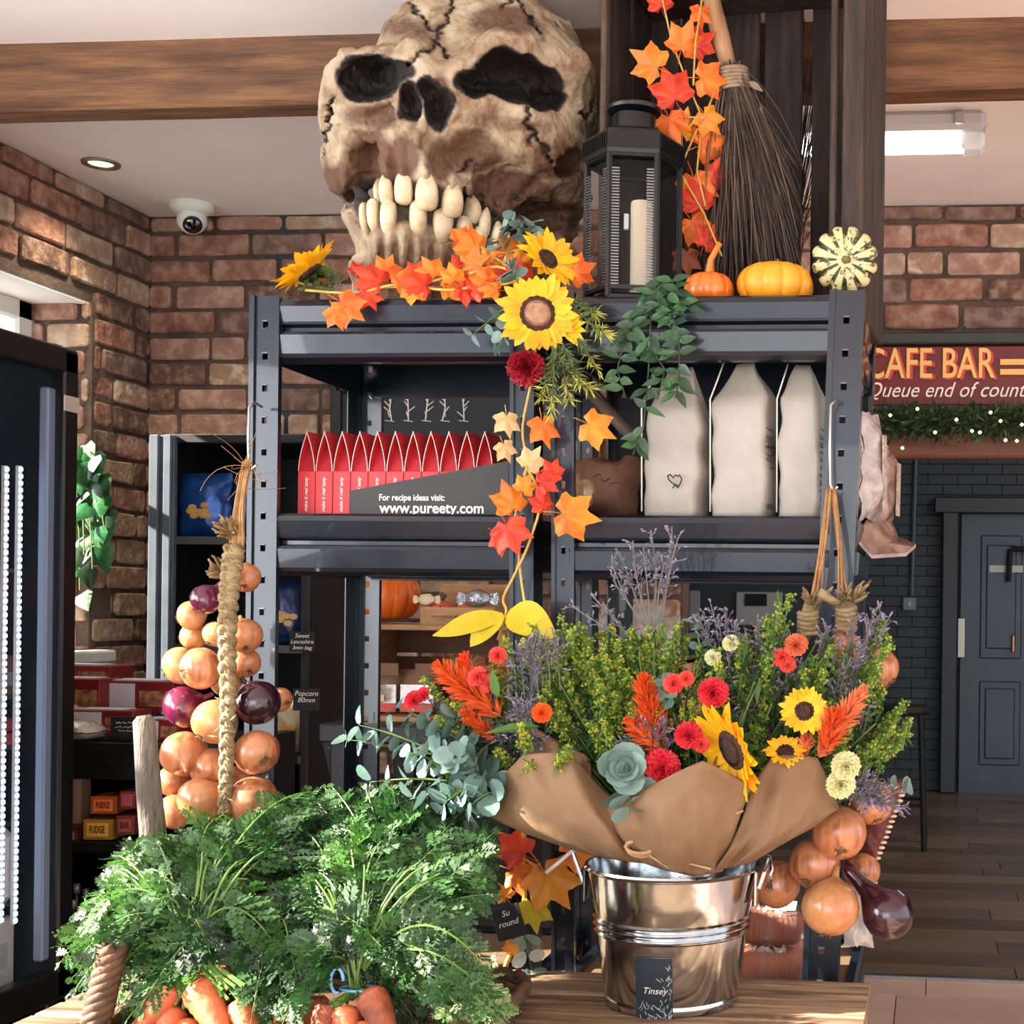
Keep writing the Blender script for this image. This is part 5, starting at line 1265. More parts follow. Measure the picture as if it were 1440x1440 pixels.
pumpkin('striped_gourd', 'cream gourd striped dark green turned with its stem end forward', (c.x, c.y, ZT), Rg, Rg*.95, 12, striped[0], stemh=.006, depth=.15, tiltM=M2, mats=striped, mfun=lambda a, q: 1 if abs(math.sin(a*6)) < .62 and q < .93 else 0, cat='gourd', stem_r=.007, rib_pow=.6)
bpy.data.objects['striped_gourd'].location.z = ZT
# ================================================================ FRONT DISPLAY TABLE
ZTB = H-.565
ty1 = 2.12
t = thing('display_table', 'rough weathered plank table in front of the racks', 'table', (-.35, 1.7, 0))
xa_, xb_ = pt(112, 1440, 1.9).x, pt(1216, 1440, 1.95).x
m = MB(); y = ty1; r = random.Random(4); first = True
while y > 1.30:
    w = r.uniform(.035, .07); nseg = 30; vs = []; fs = []
    for i in range(nseg+1):
        x = xa_+(xb_-xa_)*i/nseg; h_ = .0025*noise.noise((x*5, y*9, 0)); e = .002*noise.noise((x*8, y*20, 3))
        vs += [(x, y-w+.0015+e, ZTB-.03), (x, y-w+.0015+e, ZTB-.003+h_), (x, y-w+.005+e, ZTB+h_), (x, y-.005+e, ZTB+h_*.6), (x, y-.0015+e, ZTB-.003+h_), (x, y-.0015+e, ZTB-.03)]
    for i in range(nseg):
        for j in range(6): a = i*6+j; b = i*6+(j+1) % 6; fs.append((a, b, b+6, a+6))
    m.add(vs, fs+[tuple(range(6)), tuple(range(nseg*6, nseg*6+6))], 0); y -= w
tb_ = m.build('tabletop', table_wood, t)
for x in (xa_+.06, xb_-.06):
    for yy in (1.40, 2.03): m = MB(); m.box((x, yy, (ZTB-.03)/2), (.07, .07, ZTB-.03), 0, bev=.004); m.build('leg', table_wood, t)

# ---------------------------------------------------------------- zinc bucket
bc = pt(944, 1420, 2.0); bc.z = ZTB+.002; BY = 1.985; bc.y = BY; bc.x = pt(944, 1400, BY).x
r1 = 121*s(BY); r0 = 93*s(BY); bh = pt(944, 1213, BY).z-bc.z
zinc = mat('zinc', (206, 210, 214), (180, 186, 192), 26, .13, 1.0, bump=.05, bscale=26, lo=.3, hi=.7)
bk = thing('zinc_bucket', 'shiny zinc bucket with side handles on the plank table', 'bucket', bc)
def rr(z): return r0+(r1-r0)*z/bh
m = MB(); zb1 = pt(944, 1293, BY).z-bc.z
prof = [(.001, .004), (r0-.004, .004), (r0+.001, 0), (r0+.002, .006), (r0, .012)]
for i in range(1, 8): z = .012+(zb1-.02-.012)*i/7; prof.append((rr(z), z))
for q in range(3):
    z = zb1-.014+.0095*q
    prof += [(rr(z), z), (rr(z)+.0026, z+.0025), (rr(z)+.003, z+.0045), (rr(z), z+.0075)]
for i in range(1, 6): z = zb1+.02+(bh-.008-zb1-.02)*i/5; prof.append((rr(z), z))
prof += [(r1+.002, bh-.006), (r1+.0045, bh-.002), (r1+.003, bh+.001), (r1-.001, bh), (r1-.003, bh-.01), (rr(.05)-.004, .05), (.001, .045)]
m.lathe(prof, 72, 0, Matrix.Translation(bc)); m.build('pail', zinc, bk, 'auto')
for sg in (-1, 1):
    c = bc+Vector((sg*(r1+.001), -.012, bh-.018))
    m = MB(); m.box(c+Vector((0, 0, -.012)), (.004, .026, .05), 0, bev=.0015)
    m.tube([c+Vector((sg*.004, -.004, -.012)), c+Vector((sg*.012, -.006, .012)), c+Vector((sg*.02, -.008, .034))], .0032, 8)
    m.build('handle_lug', zinc, bk, 'auto')
    m = MB(); k_ = c+Vector((sg*.020, -.010, .034))
    m.tube([k_+Vector((-sg*.006, 0, .004)), k_, k_+Vector((sg*(.018 if sg < 0 else .004), -.008, -.016)), k_+Vector((sg*(.034 if sg < 0 else .001), -.012, -.030))], .0032 if sg < 0 else .0026, 8); m.build('handle', mat('white_handle', (206, 200, 192), rough=.4) if sg < 0 else zinc, bk, True)
# slate label on the bucket, bent to its side
ang = math.atan2(-1, (pt(920, 1390, BY-r0).x-bc.x)/(r0*1.0))
m = MB(); vs = []; fs = []; n = 8; zt1, zt0 = pt(920, 1345, BY-r0*1.05).z-bc.z, pt(920, 1436, BY-r0).z-bc.z
xL_, xR_ = pt(895, 1390, BY-r0).x-bc.x, pt(947, 1390, BY-r0).x-bc.x
def bpt(x, z, o=.0015): rz_ = rr(z)+o; x_ = max(-.98*rz_, min(.98*rz_, x)); return Vector((bc.x+x_, bc.y-math.sqrt(rz_*rz_-x_*x_), bc.z+z))
for i in range(n+1):
    for z in (zt0, zt1): vs += [bpt(xL_+(xR_-xL_)*i/n, z, .0012), bpt(xL_+(xR_-xL_)*i/n, z, .003)]
for i in range(n):
    a = i*4; fs += [(a+1, a+5, a+7, a+3), (a, a+2, a+6, a+4), (a, a+4, a+5, a+1), (a+2, a+3, a+7, a+6)]
m.add(vs, fs, 0)
fl = m.build('slate_label', mat('slate_label_blue', (44, 58, 68), (38, 46, 54), 6, .35), bk)
mm = text_mb('Tinsey', .013, Matrix.Identity(4), extrude=.0, shear=.3, width=.034); xm = (xL_+xR_)/2+.001; zm_ = (zt0*.52+zt1*.48)
mm.v = [tuple(bpt(xm+x, zm_+y, .0034)) for x, y, z in mm.v]; mm.build('lettering', white_ink, fl)
m = MB(); r = random.Random(6)
for q in range(60):
    u_ = r.random(); side = q % 2
    if side: x, z = xR_-.002-r.random()**2*.014, zt0+.004+(zt1-zt0)*.85*r.random()**1.4
    else: x, z = xL_+.003+(xR_-xL_-.006)*r.random(), zt0+.002+.018*r.random()**1.5*(1+.3*(u_))
    a_ = r.uniform(0.6, 2.6); L_ = r.uniform(.004, .009)
    pts = [bpt(max(xL_+.001, min(xR_-.001, x+L_*math.cos(a_)*k_/3)), max(zt0, z+L_*math.sin(a_)*k_/3), .0036) for k_ in range(4)]
    m.tube(pts, .0005, 4)
m.build('leaf_drawing', mat('label_leaf_ink', (170, 182, 184), rough=.6), fl)

# ================================================================ PLANT BUILDERS
gold_bud = [mat('bud_yellow', (186, 176, 56), (156, 158, 46), 90, .6), mat('bud_green', (98, 130, 50), (78, 112, 42), 90, .6), mat('bud_lime', (140, 162, 68), rough=.6)]
leaf_g = [mat('leaf_mid', (66, 110, 42), (92, 136, 56), 30, .5, translucent=.3), mat('leaf_deep', (38, 74, 30), (56, 98, 40), 30, .5, translucent=.25)]
euc = [mat('eucalyptus_grey', (104, 134, 128), (132, 160, 152), 30, .5, translucent=.2), mat('eucalyptus_teal', (72, 104, 96), (98, 130, 118), 30, .5, translucent=.2)]
stat = [mat('statice_purple', (120, 106, 146), (150, 138, 168), 90, .7), mat('statice_grey', (110, 108, 112), (88, 96, 84), 60, .7)]
stem_g = mat('green_stem', (96, 126, 58), (74, 104, 46), 20, .6)
sun_y = mat('petal_yellow', (242, 184, 16), (250, 206, 40), 30, .5, translucent=.3); sun_o = mat('petal_amber', (232, 162, 16), (244, 188, 36), 30, .5, translucent=.3)
disc_m = mat('seed_disc_dark', (44, 26, 20), (74, 46, 30), 120, .9, bump=.8, bscale=220); disc_l = mat('seed_disc_tan', (176, 138, 108), (144, 108, 84), 120, .9, bump=.3, bscale=220)
celo = mat('celosia_orange', (208, 76, 26), (226, 104, 36), 60, .6, translucent=.3); celo2 = mat('celosia_salmon', (216, 108, 70), (232, 140, 96), 60, .6, translucent=.3)
coral = mat('carnation_coral', (230, 76, 76), (240, 110, 96), 60, .55, translucent=.3); redc = mat('carnation_red', (206, 34, 56), (232, 70, 84), 60, .55, translucent=.3)
creamc = mat('carnation_cream', (222, 222, 168), (236, 234, 196), 60, .55, translucent=.3)
maple_m = [mat('maple_orange', (226, 96, 28), (240, 140, 44), 26, .45, translucent=.25), mat('maple_red', (192, 40, 26), (222, 76, 34), 26, .45, translucent=.25), mat('maple_gold', (230, 160, 46), (214, 120, 36), 26, .45, translucent=.25),
           mat('maple_tan', (214, 178, 120), (226, 196, 146), 26, .5, translucent=.25), mat('maple_brown', (140, 70, 44), (166, 90, 56), 26, .55, translucent=.2), mat('leaf_yellow', (212, 190, 30), (190, 168, 30), 26, .5, translucent=.25)]
MAPLE = []
for a_, L_ in ((90, 1.0), (42, .84), (138, .84), (-6, .58), (186, .58)): pass
for ang_, r_ in ((-90, .06), (-62, .30), (-40, .34), (-22, .52), (-10, .60), (-2, .50), (6, .44), (16, .46), (26, .60), (34, .68), (43, .92), (50, .70), (60, .60), (66, .52), (74, .58), (80, .72), (90, 1.08),
                 (100, .72), (106, .58), (114, .52), (120, .60), (130, .70), (137, .92), (146, .68), (154, .60), (164, .46), (174, .44), (182, .50), (190, .60), (202, .52), (220, .34), (242, .30)):
    MAPLE.append((r_**.72*math.cos(math.radians(ang_)), r_**.72*math.sin(math.radians(ang_))+.15))
def maple(mb, p, n, up, R, mi=0, cup=.25, seed=0):
    M = dir_matrix(p, n, up); k = len(MAPLE); r = random.Random(seed); c1, c2 = r.uniform(-.3, .3), r.uniform(.4, 1.2)
    def zf(x, y): return R*(-cup*(x*x)*c2+c1*y*y*.8+.06*math.sin(6*math.atan2(y, x)))
    vs = [(x*R, y*R, zf(x, y)) for x, y in MAPLE]+[(x*R*.55, y*R*.55, zf(x*.55, y*.55)+.05*R) for x, y in MAPLE]+[(0, .1*R, 0)]
    fs = [(i, (i+1) % k, k+(i+1) % k, k+i) for i in range(k)]+[(k+i, k+(i+1) % k, 2*k) for i in range(k)]
    mb.add(vs, fs, mi, M)
    mb.tube([M @ Vector((0, .1*R, 0)), M @ Vector((0, -.2*R, .02*R)), M @ Vector((.05*R, -.55*R, .1*R))], R*.018, 4, mi)
def sunflower(parent, p, n, R, rd, mp=None, md=None, roll=0.0, cup=.25, npet=17, rings=2, seed=1):
    p = Vector(p); M = dir_matrix(p, n); r = random.Random(seed); m = MB()
    for ring in range(rings):
        for i in range(npet):
            a = 2*PI*(i+.5*ring+r.uniform(-.15, .15))/npet+roll; L_ = (R-rd*.8)*r.uniform(.86, 1.08)*(1 if ring == 0 else .9); el = (.10+.14*ring)+cup*r.uniform(.2, 1.2)
            d = M.to_3x3() @ Vector((math.cos(a)*math.cos(el), math.sin(a)*math.cos(el), math.sin(el))); up = M.to_3x3() @ Vector((-math.cos(a)*math.sin(el), -math.sin(a)*math.sin(el), math.cos(el)))
            b_ = M @ Vector((math.cos(a)*rd*.8, math.sin(a)*rd*.8, .001-.002*ring)); m.leaf(b_, d, up, L_, R*.28, 0 if r.random() < .7 else 1, r.uniform(-.1, .35), .25, 7, wpow=.62)
    m.build('petals', [mp or sun_y, sun_o], parent, True)
    m = MB(); m.lathe([(rd, -.003), (rd*1.02, .002), (rd*.9, R*.06), (rd*.72, R*.08)], 24, 0, M); m.lathe([(rd*.73, R*.082), (rd*.4, R*.090), (.001, R*.092)], 24, 1, M)
    m.build('seed_disc', md or [disc_m, disc_m], parent, True)
    m = MB()
    for i in range(10):
        a = 2*PI*i/10; m.leaf(M @ Vector((0, 0, -.004)), M.to_3x3() @ Vector((math.cos(a), math.sin(a), -.15)), M.to_3x3() @ Vector((0, 0, 1)), R*.5, R*.22, 0, .3, .2, 3)
    m.build('calyx', leaf_g[1], parent)
def carnation(parent, p, n, R, mt_, seed=0):
    p = Vector(p); M = dir_matrix(p, n); r = random.Random(seed); m = MB()
    for ring in range(6):
        el = math.radians(12+ring*14); k = max(4, 12-ring*2); L_ = R*(1.0-.09*ring)
        for i in range(k):
            a = 2*PI*(i+.37*ring)/k+r.uniform(-.2, .2); ce, se = math.cos(el), math.sin(el); d = Vector((math.cos(a)*ce, math.sin(a)*ce, se)); w = Vector((-math.sin(a), math.cos(a), 0)); nn = d.cross(w)
            vs = []; ns = 7
            for s_ in range(3):
                q = (s_+1)/3
                for j in range(ns):
                    f_ = (j/(ns-1)-.5)*2; ww = L_*.42*q*f_; ln = L_*q*(1-.14*f_*f_)+(R*.09*(j % 2) if s_ == 2 else 0)
                    vs.append(d*ln+w*ww+nn*(R*.13*q*math.sin(j*1.9+seed+i)*q+r.uniform(-.01, .01)*R))
            vs.append(Vector((0, 0, 0)))
            fs = [(s_*ns+j, s_*ns+j+1, (s_+1)*ns+j+1, (s_+1)*ns+j) for s_ in range(2) for j in range(ns-1)]+[(21, j+1, j) for j in range(ns-1)]
            m.add(vs, fs, 0, M)
    m.build('bloom', mt_, parent)
    m = MB(); m.tube([M @ Vector((0, 0, R*.15)), M @ Vector((0, 0, -R*.5)), M @ Vector((0, 0, -R*.9))], [R*.34, R*.30, R*.08], 8); m.build('flower_cup', leaf_g[0], parent, True)
def stalk(mb, a, b, bend=.02, r_=.0016, mi=0):
    a, b = Vector(a), Vector(b); mid = (a+b)/2+rv(bend); pts = bez(a, mid, b, 6); mb.tube(pts, r_, 5, mi, cap=False); return pts
def goldenrod(mb, root, tip, R=.03, seed=0, dens=1.0, ylw=.35):
    """mi: 0 yellow 1 green 2 lime buds, 3 stem, 4 leaf"""
    r = random.Random(seed); root, tip = Vector(root), Vector(tip); L = (tip-root).length
    side = Vector((r.uniform(-1, 1), r.uniform(-1, 1), .2)).normalized()
    pts = bez(root, root.lerp(tip, .6)-side*L*.06, tip, 12); mb.tube(pts, [.0014]*8+[.001]*5, 4, 3, cap=False)
    ax = (tip-root).normalized()
    for i in range(3, 13):
        p = pts[i]; env = R*(1.0-.75*((i-4)/9) if i > 4 else .9)
        for b_ in range(max(2, int(3*dens))):
            d = (rv(1)+ax*.6).normalized(); e = p+d*env*r.uniform(.5, 1.1)+Vector((0, 0, -.2*env)); mb.tube([p, (p+e)/2+Vector((0, 0, .1*env)), e], .0005, 3, 3, cap=False)
            nb = int(5*dens)
            for q in range(nb):
                c = p.lerp(e, .35+.65*q/nb)+rv(.0035); mb.octa(c, r.uniform(.0017, .0030), 0 if r.random() < ylw else r.choice((1, 1, 2)))
        for b_ in range(2):
            d = (rv(1)+ax*.4).normalized(); mb.leaf(p, d, (0, 0, 1), r.uniform(.014, .026), .004, 4, .3, .1, 2)
GR = gold_bud+[stem_g]+[leaf_g[0]]
def statice(mb, root, tip, seed=0, n=16, L_=.014):
    r = random.Random(seed); pts = stalk(mb, root, tip, .01, .001, 1); ax = (Vector(tip)-Vector(root)).normalized()
    for i in range(n):
        p = pts[0].lerp(pts[-1], .45+.55*i/n); d = (rv(1)+ax*.9).normalized(); e = p+d*L_*r.uniform(.7, 1.4); mb.tube([p, e], [.0006, .0006], 3, 1, cap=False)
        for q in range(4): mb.leaf(p.lerp(e, .5+.17*q), (d+rv(.5)).normalized(), rv(1), .006, .0026, 0 if r.random() < .7 else 1, .1, .2, 2)
def celosia(parent, root, tip, R, mt_=None, seed=0, n=240):
    r = random.Random(seed); m = MB(); root, tip = Vector(root), Vector(tip); ax = (tip-root).normalized(); L = (tip-root).length
    o1 = ax.orthogonal().normalized(); o2 = ax.cross(o1)
    for i in range(n):
        t_ = r.random()**.85; a = r.uniform(0, 2*PI); env = R*(math.sin(PI*min(1, .18+t_*.82))**.7)*r.uniform(.6, 1.1)
        p = root.lerp(tip, t_); d = (o1*math.cos(a)+o2*math.sin(a)+ax*r.uniform(.8, 1.6)).normalized(); m.leaf(p+d*env*.2, d, rv(1), env*1.15+.004, .0045, 0, r.uniform(-.3, .3), .4, 3)
    m.build('celosia_plume', mt_ or celo, parent)
def euc_branch(mb, root, tip, n=9, r_=.013, seed=0, bend=.03, pair=True):
    r = random.Random(seed); root, tip = Vector(root), Vector(tip); mid = (root+tip)/2+Vector((r.uniform(-bend, bend), r.uniform(-bend, 0), bend)); pts = bez(root, mid, tip, n)
    mb.tube(pts, [.0016]*(n-1)+[.0008, .0006], 5, 2, cap=False)
    for i, p in enumerate(pts[1:]):
        ax = (pts[min(i+2, n)]-pts[i]).normalized(); a0 = r.uniform(0, PI)
        for sg in ((0, 1) if pair else (0,)):
            o1 = ax.orthogonal().normalized(); d = (o1*math.cos(a0+PI*sg)+ax.cross(o1)*math.sin(a0+PI*sg)+ax*.35).normalized(); R_ = r_*r.uniform(.75, 1.2)*(1-.25*i/n)
            nn = (ax+rv(.7)+Vector((-.1, -.5, .3))).normalized(); nn = (nn-d*nn.dot(d)).normalized(); w = d.cross(nn); vs = []; k = 10
            for j in range(k):
                a = 2*PI*j/k; x = math.cos(a)*R_*.92; y = R_+math.sin(a)*R_; vs.append(p+w*x+d*(y+.002)+nn*(.22*x*x/R_-.10*R_))
            vs.append(p+d*(R_+.002)-nn*.10*R_); mb.add(vs, [(j, (j+1) % k, k) for j in range(k)], r.choice((0, 0, 1)))
EU = euc+[stem_g]
paper_m = mat('kraft_wrap', (148, 118, 88), (132, 104, 76), 4, .75, bump=.5, bscale=16, translucent=.22)
twine_m = mat('raffia', (190, 156, 110), (150, 120, 80), 60, .8)
def sheet(parent, rows, bulge=.02, amp=.004, seed=0, nu=36, nv=22, name='kraft_paper'):
    """paper sheet through rows of (px, py, Y) control points, bottom row first"""
    R_ = [[pt(*q) for q in row] for row in rows]
    def cr(P, t_):
        n = len(P)-1; f = t_*n; i = min(int(f), n-1); u = f-i; p0 = P[max(i-1, 0)]; p1 = P[i]; p2 = P[i+1]; p3 = P[min(i+2, n)]
        return .5*((2*p1)+(p2-p0)*u+(2*p0-5*p1+4*p2-p3)*u*u+(3*p1-p0-3*p2+p3)*u**3)
    def li(P, t_):
        n = len(P)-1; f = t_*n; i = min(int(f), n-1); return P[i].lerp(P[i+1], f-i)*.75+cr(P, t_)*.25
    vs = []
    for i in range(nv+1):
        v = i/nv
        for j in range(nu+1):
            u = j/nu; col = [li(row, u) for row in R_]; p = cr(col, v); c = toward_cam(p)
            fold = (abs(((u*2.6+seed*.37) % 1)-.5)*2-.5)*(.25+.75*(1-v))*.016+(abs(((u*7.3+v*.7+seed*.71) % 1)-.5)*2-.5)*(1-v)**2*.008+(abs(((u*3.1-v*1.9+seed*.53) % 1)-.5)-.25)*.010
            vs.append(p+c*(bulge*math.sin(PI*u)*math.sin(PI*min(1, v*.9+.1))+fold+amp*noise.noise((u*4+seed, v*3, seed))+amp*.6*noise.noise((u*9+seed, v*8, seed))))
    k = nu+1; m = MB(); m.add(vs, [(i*k+j, i*k+j+1, (i+1)*k+j+1, (i+1)*k+j) for i in range(nv) for j in range(nu)], 0)
    o = m.build(name, paper_m, parent, True); sm = o.modifiers.new('thickness', 'SOLIDIFY'); sm.thickness = .0005; return o

# ================================================================ BOUQUETS IN THE BUCKET
neck = bc+Vector((0, 0, bh+.015))
def bouquet(label, base): return thing('bouquet', label, 'bouquet', base, 'wrapped bouquets in the zinc bucket')
def grass_fill(parent, root, n, xr, yr, Yr, seed):
    m = MB(); r = random.Random(seed)
    for i in range(n):
        tip = pt(r.uniform(*xr), r.uniform(*yr), r.uniform(*Yr)); pts = stalk(m, root+rv(.015), tip, .015, .0014, 0)
        for p in pts[2:]:
            for q in range(3): m.leaf(p, (rv(1)+Vector((0, 0, .5))).normalized(), (0, 0, 1), r.uniform(.02, .04), .008, 1, .3, .2, 3)
    m.build('greenery', [stem_g, leaf_g[1]], parent)
# -- left: eucalyptus, orange celosia
b1 = bouquet('kraft wrapped bouquet with silvery eucalyptus and an orange celosia plume', neck+Vector((-.04, 0, 0)))
n1 = neck+Vector((-.03, 0, 0))
sheet(b1, [[(806, 1196, 1.93), (840, 1204, 1.90), (880, 1212, 1.885), (908, 1214, 1.89)], [(738, 1172, 1.90), (800, 1178, 1.86), (860, 1180, 1.85), (902, 1180, 1.88)], [(690, 1150, 1.90), (760, 1120, 1.85), (820, 1110, 1.85), (880, 1140, 1.88)], [(668, 1134, 1.92), (735, 1062, 1.87), (800, 1060, 1.87), (858, 1122, 1.89)]], .006, .006, 1)
sheet(b1, [[(740, 1120, 1.93), (780, 1120, 1.93), (830, 1120, 1.93)], [(730, 1050, 1.94), (775, 1050, 1.94), (830, 1070, 1.94)], [(722, 1004, 1.96), (765, 1030, 1.95), (812, 1056, 1.95)]], .01, .006, 2)
grass_fill(b1, n1, 30, (620, 800), (930, 1100), (1.92, 2.04), 3)
m = MB(); r = random.Random(21)
for (x0_, y0_, x1_, y1_, Y) in ((700, 1110, 486, 1040, 1.92), (700, 1110, 505, 1020, 1.9), (690, 1100, 560, 995, 1.92), (690, 1120, 520, 1100, 1.90), (700, 1120, 560, 1130, 1.88), (690, 1110, 600, 1020, 1.9), (690, 1090, 640, 1000, 1.93), (700, 1110, 622, 1135, 1.86), (690, 1120, 655, 1140, 1.86), (705, 1100, 690, 1020, 1.94), (680, 1100, 575, 1060, 1.87), (690, 1110, 640, 1065, 1.86)):
    m = MB(); euc_branch(m, pt(x0_+10, y0_, Y+.04), pt(x1_, y1_, Y), 8, .0165, x1_, .03); m.build('eucalyptus_stem', EU, b1, True)
m = MB(); stalk(m, n1, pt(695, 1108, 1.94), .01, .002, 2); m.build('woody_stem', EU, b1, True)
celosia(b1, pt(708, 1010, 1.92), pt(612, 934, 1.92), .026, seed=1, n=300); celosia(b1, pt(700, 1040, 1.93), pt(650, 1000, 1.90), .016, seed=2, n=130); celosia(b1, pt(672, 965, 1.95), pt(650, 920, 1.95), .014, mat('petal_hot_orange', (238, 80, 26), rough=.5, translucent=.3), seed=3, n=70)
for i, (x, y, R_, mt_) in enumerate(((672, 952, .015, coral), (688, 962, .014, coral), (582, 985, .014, redc), (595, 978, .012, redc))): carnation(b1, pt(x, y, 1.91), (-.4, -1, .5), R_, mt_, i)
m = MB()
for i, (x, y, Y) in enumerate(((598, 955, 1.94), (640, 990, 1.92), (695, 930, 1.97), (615, 1010, 1.9), (712, 900, 1.98), (700, 1055, 1.9), (650, 1050, 1.92), (745, 1075, 1.86), (800, 1052, 1.84), (735, 1022, 1.86), (610, 1075, 1.9), (640, 1110, 1.88))): m = MB(); goldenrod(m, pt((x+750)/2, (y+1110)/2, Y+.03), pt(x, y, Y), .016, i, 1.0, .4); m.build('goldenrod_spray', GR, b1)
m = MB()
for i in range(26): x, y = rnd.uniform(590, 760), rnd.uniform(900, 1090); m = MB(); statice(m, pt((x+740)/2, (y+1120)/2, 1.96), pt(x, y, rnd.uniform(1.9, 1.96)), i, 12); m.build('statice_sprig', stat, b1)
m = MB(); m.leaf(pt(758, 1022, 1.88), pt(670, 1026, 1.86)-pt(758, 1022, 1.88), (0, -.6, 1), .075, .02, 0, .1, .3, 6); m.leaf(pt(700, 980, 1.9), (-.2, -.2, 1), (0, -1, .1), .04, .014, 0, .1, .4, 5); m.build('long_leaf', leaf_g[0], b1)
# -- centre: goldenrod mass
b2 = bouquet('full bouquet of yellow green goldenrod with a celosia in the middle of the bucket', neck+Vector((0, .02, 0)))
grass_fill(b2, neck, 60, (730, 1000), (900, 1120), (1.93, 2.06), 5)
m = MB(); r = random.Random(31)
for i in range(64):
    x = r.gauss(858, 62); y = 880+abs(r.gauss(0, 72))
    x = max(738, min(985, x)); y = min(y, 1075)
    if i < 12: x, y = ((790, 872), (800, 890), (775, 905), (870, 905), (905, 900), (930, 885), (955, 880), (845, 890), (760, 925), (740, 930), (965, 900), (820, 880))[i]
    Y = 1.86+.12*(1-(y-870)/220)+r.uniform(-.02, .02); m = MB(); goldenrod(m, pt(.7*x+.3*930, .6*y+.4*1180, Y+.05), pt(x, y, Y), .024, i+100, 1.15, .26 if x < 900 else .16); m.build('goldenrod_spray', GR, b2)
celosia(b2, pt(925, 1075, 1.90), pt(905, 948, 1.89), .026, seed=11, n=320); celosia(b2, pt(930, 1060, 1.88), pt(880, 1012, 1.88), .016, seed=12, n=110)
m = MB()
for i, (x, y) in enumerate(((905, 1030), (915, 1022), (890, 1035), (925, 1035), (880, 1045), (935, 1020), (740, 905), (755, 895), (730, 912), (748, 915), (765, 905), (780, 900), (732, 995), (742, 988), (725, 985))):
    m = MB(); statice(m, pt(x+8, y+70, 1.92), pt(x, y, 1.88), i+40, 20, .016); m.build('statice_sprig', stat, b2)
# tall wispy sea lavender
m = MB(); base_ = pt(915, 890, 1.97)
for i, (x, y) in enumerate(((870, 775), (890, 760), (915, 745), (945, 740), (948, 760), (935, 790), (880, 800), (860, 790), (905, 770), (925, 775), (890, 790), (940, 810), (862, 815), (955, 752), (800, 850), (850, 850), (830, 835))):
    st_ = pt(918+(x-915)*.35, 870, 1.97) if x > 855 else pt(905, 920, 1.97); stalk(m, base_, st_, .003, .0012, 1); statice(m, st_, pt(x, y, 1.96), i+70, 12, .010)
stalk(m, neck, base_, .01, .0016, 1); m.build('sea_lavender', stat, b2)
for i, (x, y, R_, mt_) in enumerate(((930, 1081, .026, redc), (968, 1035, .019, redc), (986, 1047, .012, coral), (1003, 975, .021, redc), (947, 962, .014, coral), (762, 1003, .014, mat('orange_bloom', (240, 110, 40), rough=.5, translucent=.3)), (700, 922, .012, coral), (965, 955, .011, coral))): carnation(b2, pt(x, y, 1.86), toward_cam(pt(x, y, 1.86))+Vector((0, 0, .3)), R_, mt_, 20+i)
m = MB(); c = pt(876, 1085, 1.84); cn = toward_cam(c)
for i in range(12):
    a = i*2.4; rr_ = .006+.0026*i; el = 1.1-.09*i; Mx = dir_matrix(c, cn+Vector((0, 0, .4))); d = Mx.to_3x3() @ Vector((math.cos(a)*math.cos(el), math.sin(a)*math.cos(el), math.sin(el))); L_ = .014+.0022*i
    nn = Mx.to_3x3() @ Vector((-math.cos(a)*math.sin(el), -math.sin(a)*math.sin(el), math.cos(el))); w = d.cross(nn); vs = []
    for j in range(12): b_ = 2*PI*j/12; x = math.cos(b_)*L_*.62; y = L_*.55+math.sin(b_)*L_*.55; vs.append(c+w*x+d*y+nn*(.3*x*x/L_-.0*y))
    vs.append(c+d*L_*.55-nn*.002); m.add(vs, [(j, (j+1) % 12, 12) for j in range(12)], i % 3 == 0 and 1 or 0)
m.build('eucalyptus_rosette', EU, b2, True)
for q in ((878, 1100, 1.85, 888, 1140, 1.82, .018, 5), (930, 1000, 1.9, 938, 965, 1.88, .012, 6)): m = MB(); euc_branch(m, pt(*q[:3]), pt(*q[3:6]), 3, q[6], q[7], .005); m.build('eucalyptus_stem', EU, b2, True)
# -- front right: big sunflower
b3 = bouquet('kraft wrapped bouquet with the large leaning sunflower at the bucket front', neck+Vector((.04, -.02, 0)))
n3 = neck+Vector((.03, -.02, 0))
sheet(b3, [[(900, 1212, 1.885), (935, 1224, 1.87), (975, 1232, 1.865), (1016, 1226, 1.88)], [(872, 1180, 1.86), (920, 1185, 1.83), (975, 1185, 1.82), (1030, 1180, 1.85)], [(852, 1150, 1.86), (905, 1130, 1.82), (975, 1120, 1.81), (1044, 1140, 1.84)], [(846, 1128, 1.87), (915, 1104, 1.84), (988, 1070, 1.83), (1058, 1104, 1.85)]], .006, .006, 5)
sheet(b3, [[(1030, 1040, 1.98), (1060, 1040, 1.97), (1085, 1045, 1.97)], [(1024, 1000, 1.99), (1050, 990, 1.98), (1078, 1010, 1.98)], [(1016, 972, 2.0), (1044, 950, 1.99), (1066, 985, 1.99)]], .004, .003, 6)
grass_fill(b3, n3, 26, (930, 1080), (950, 1100), (1.88, 2.0), 9)
c = pt(1031, 1054, 1.86); sunflower(b3, c, Vector((-.72, -.62, -.34)), .076, .030, npet=21, seed=4, cup=.22)
m = MB(); stalk(m, n3, c+Vector((.02, .02, 0)), .01, .004); m.build('flower_stem', stem_g, b3)
m = MB()
for i, (x, y) in enumerate(((985, 960), (1000, 950), (975, 985), (960, 1000), (1010, 935))): m = MB(); goldenrod(m, pt(x+10, y+80, 1.93), pt(x, y, 1.9), .016, 300+i, .9, .6); m.build('goldenrod_spray', GR, b3)
m = MB(); sgm = pt(902, 1195, 1.86)
for q in range(4):
    pts = [sgm+Vector((.016*math.cos(a)*1.2, -.004*q, .009*math.sin(a)+.002*q)) for a in [2*PI*i/12 for i in range(13)]]; m.tube(pts, .0028, 6)
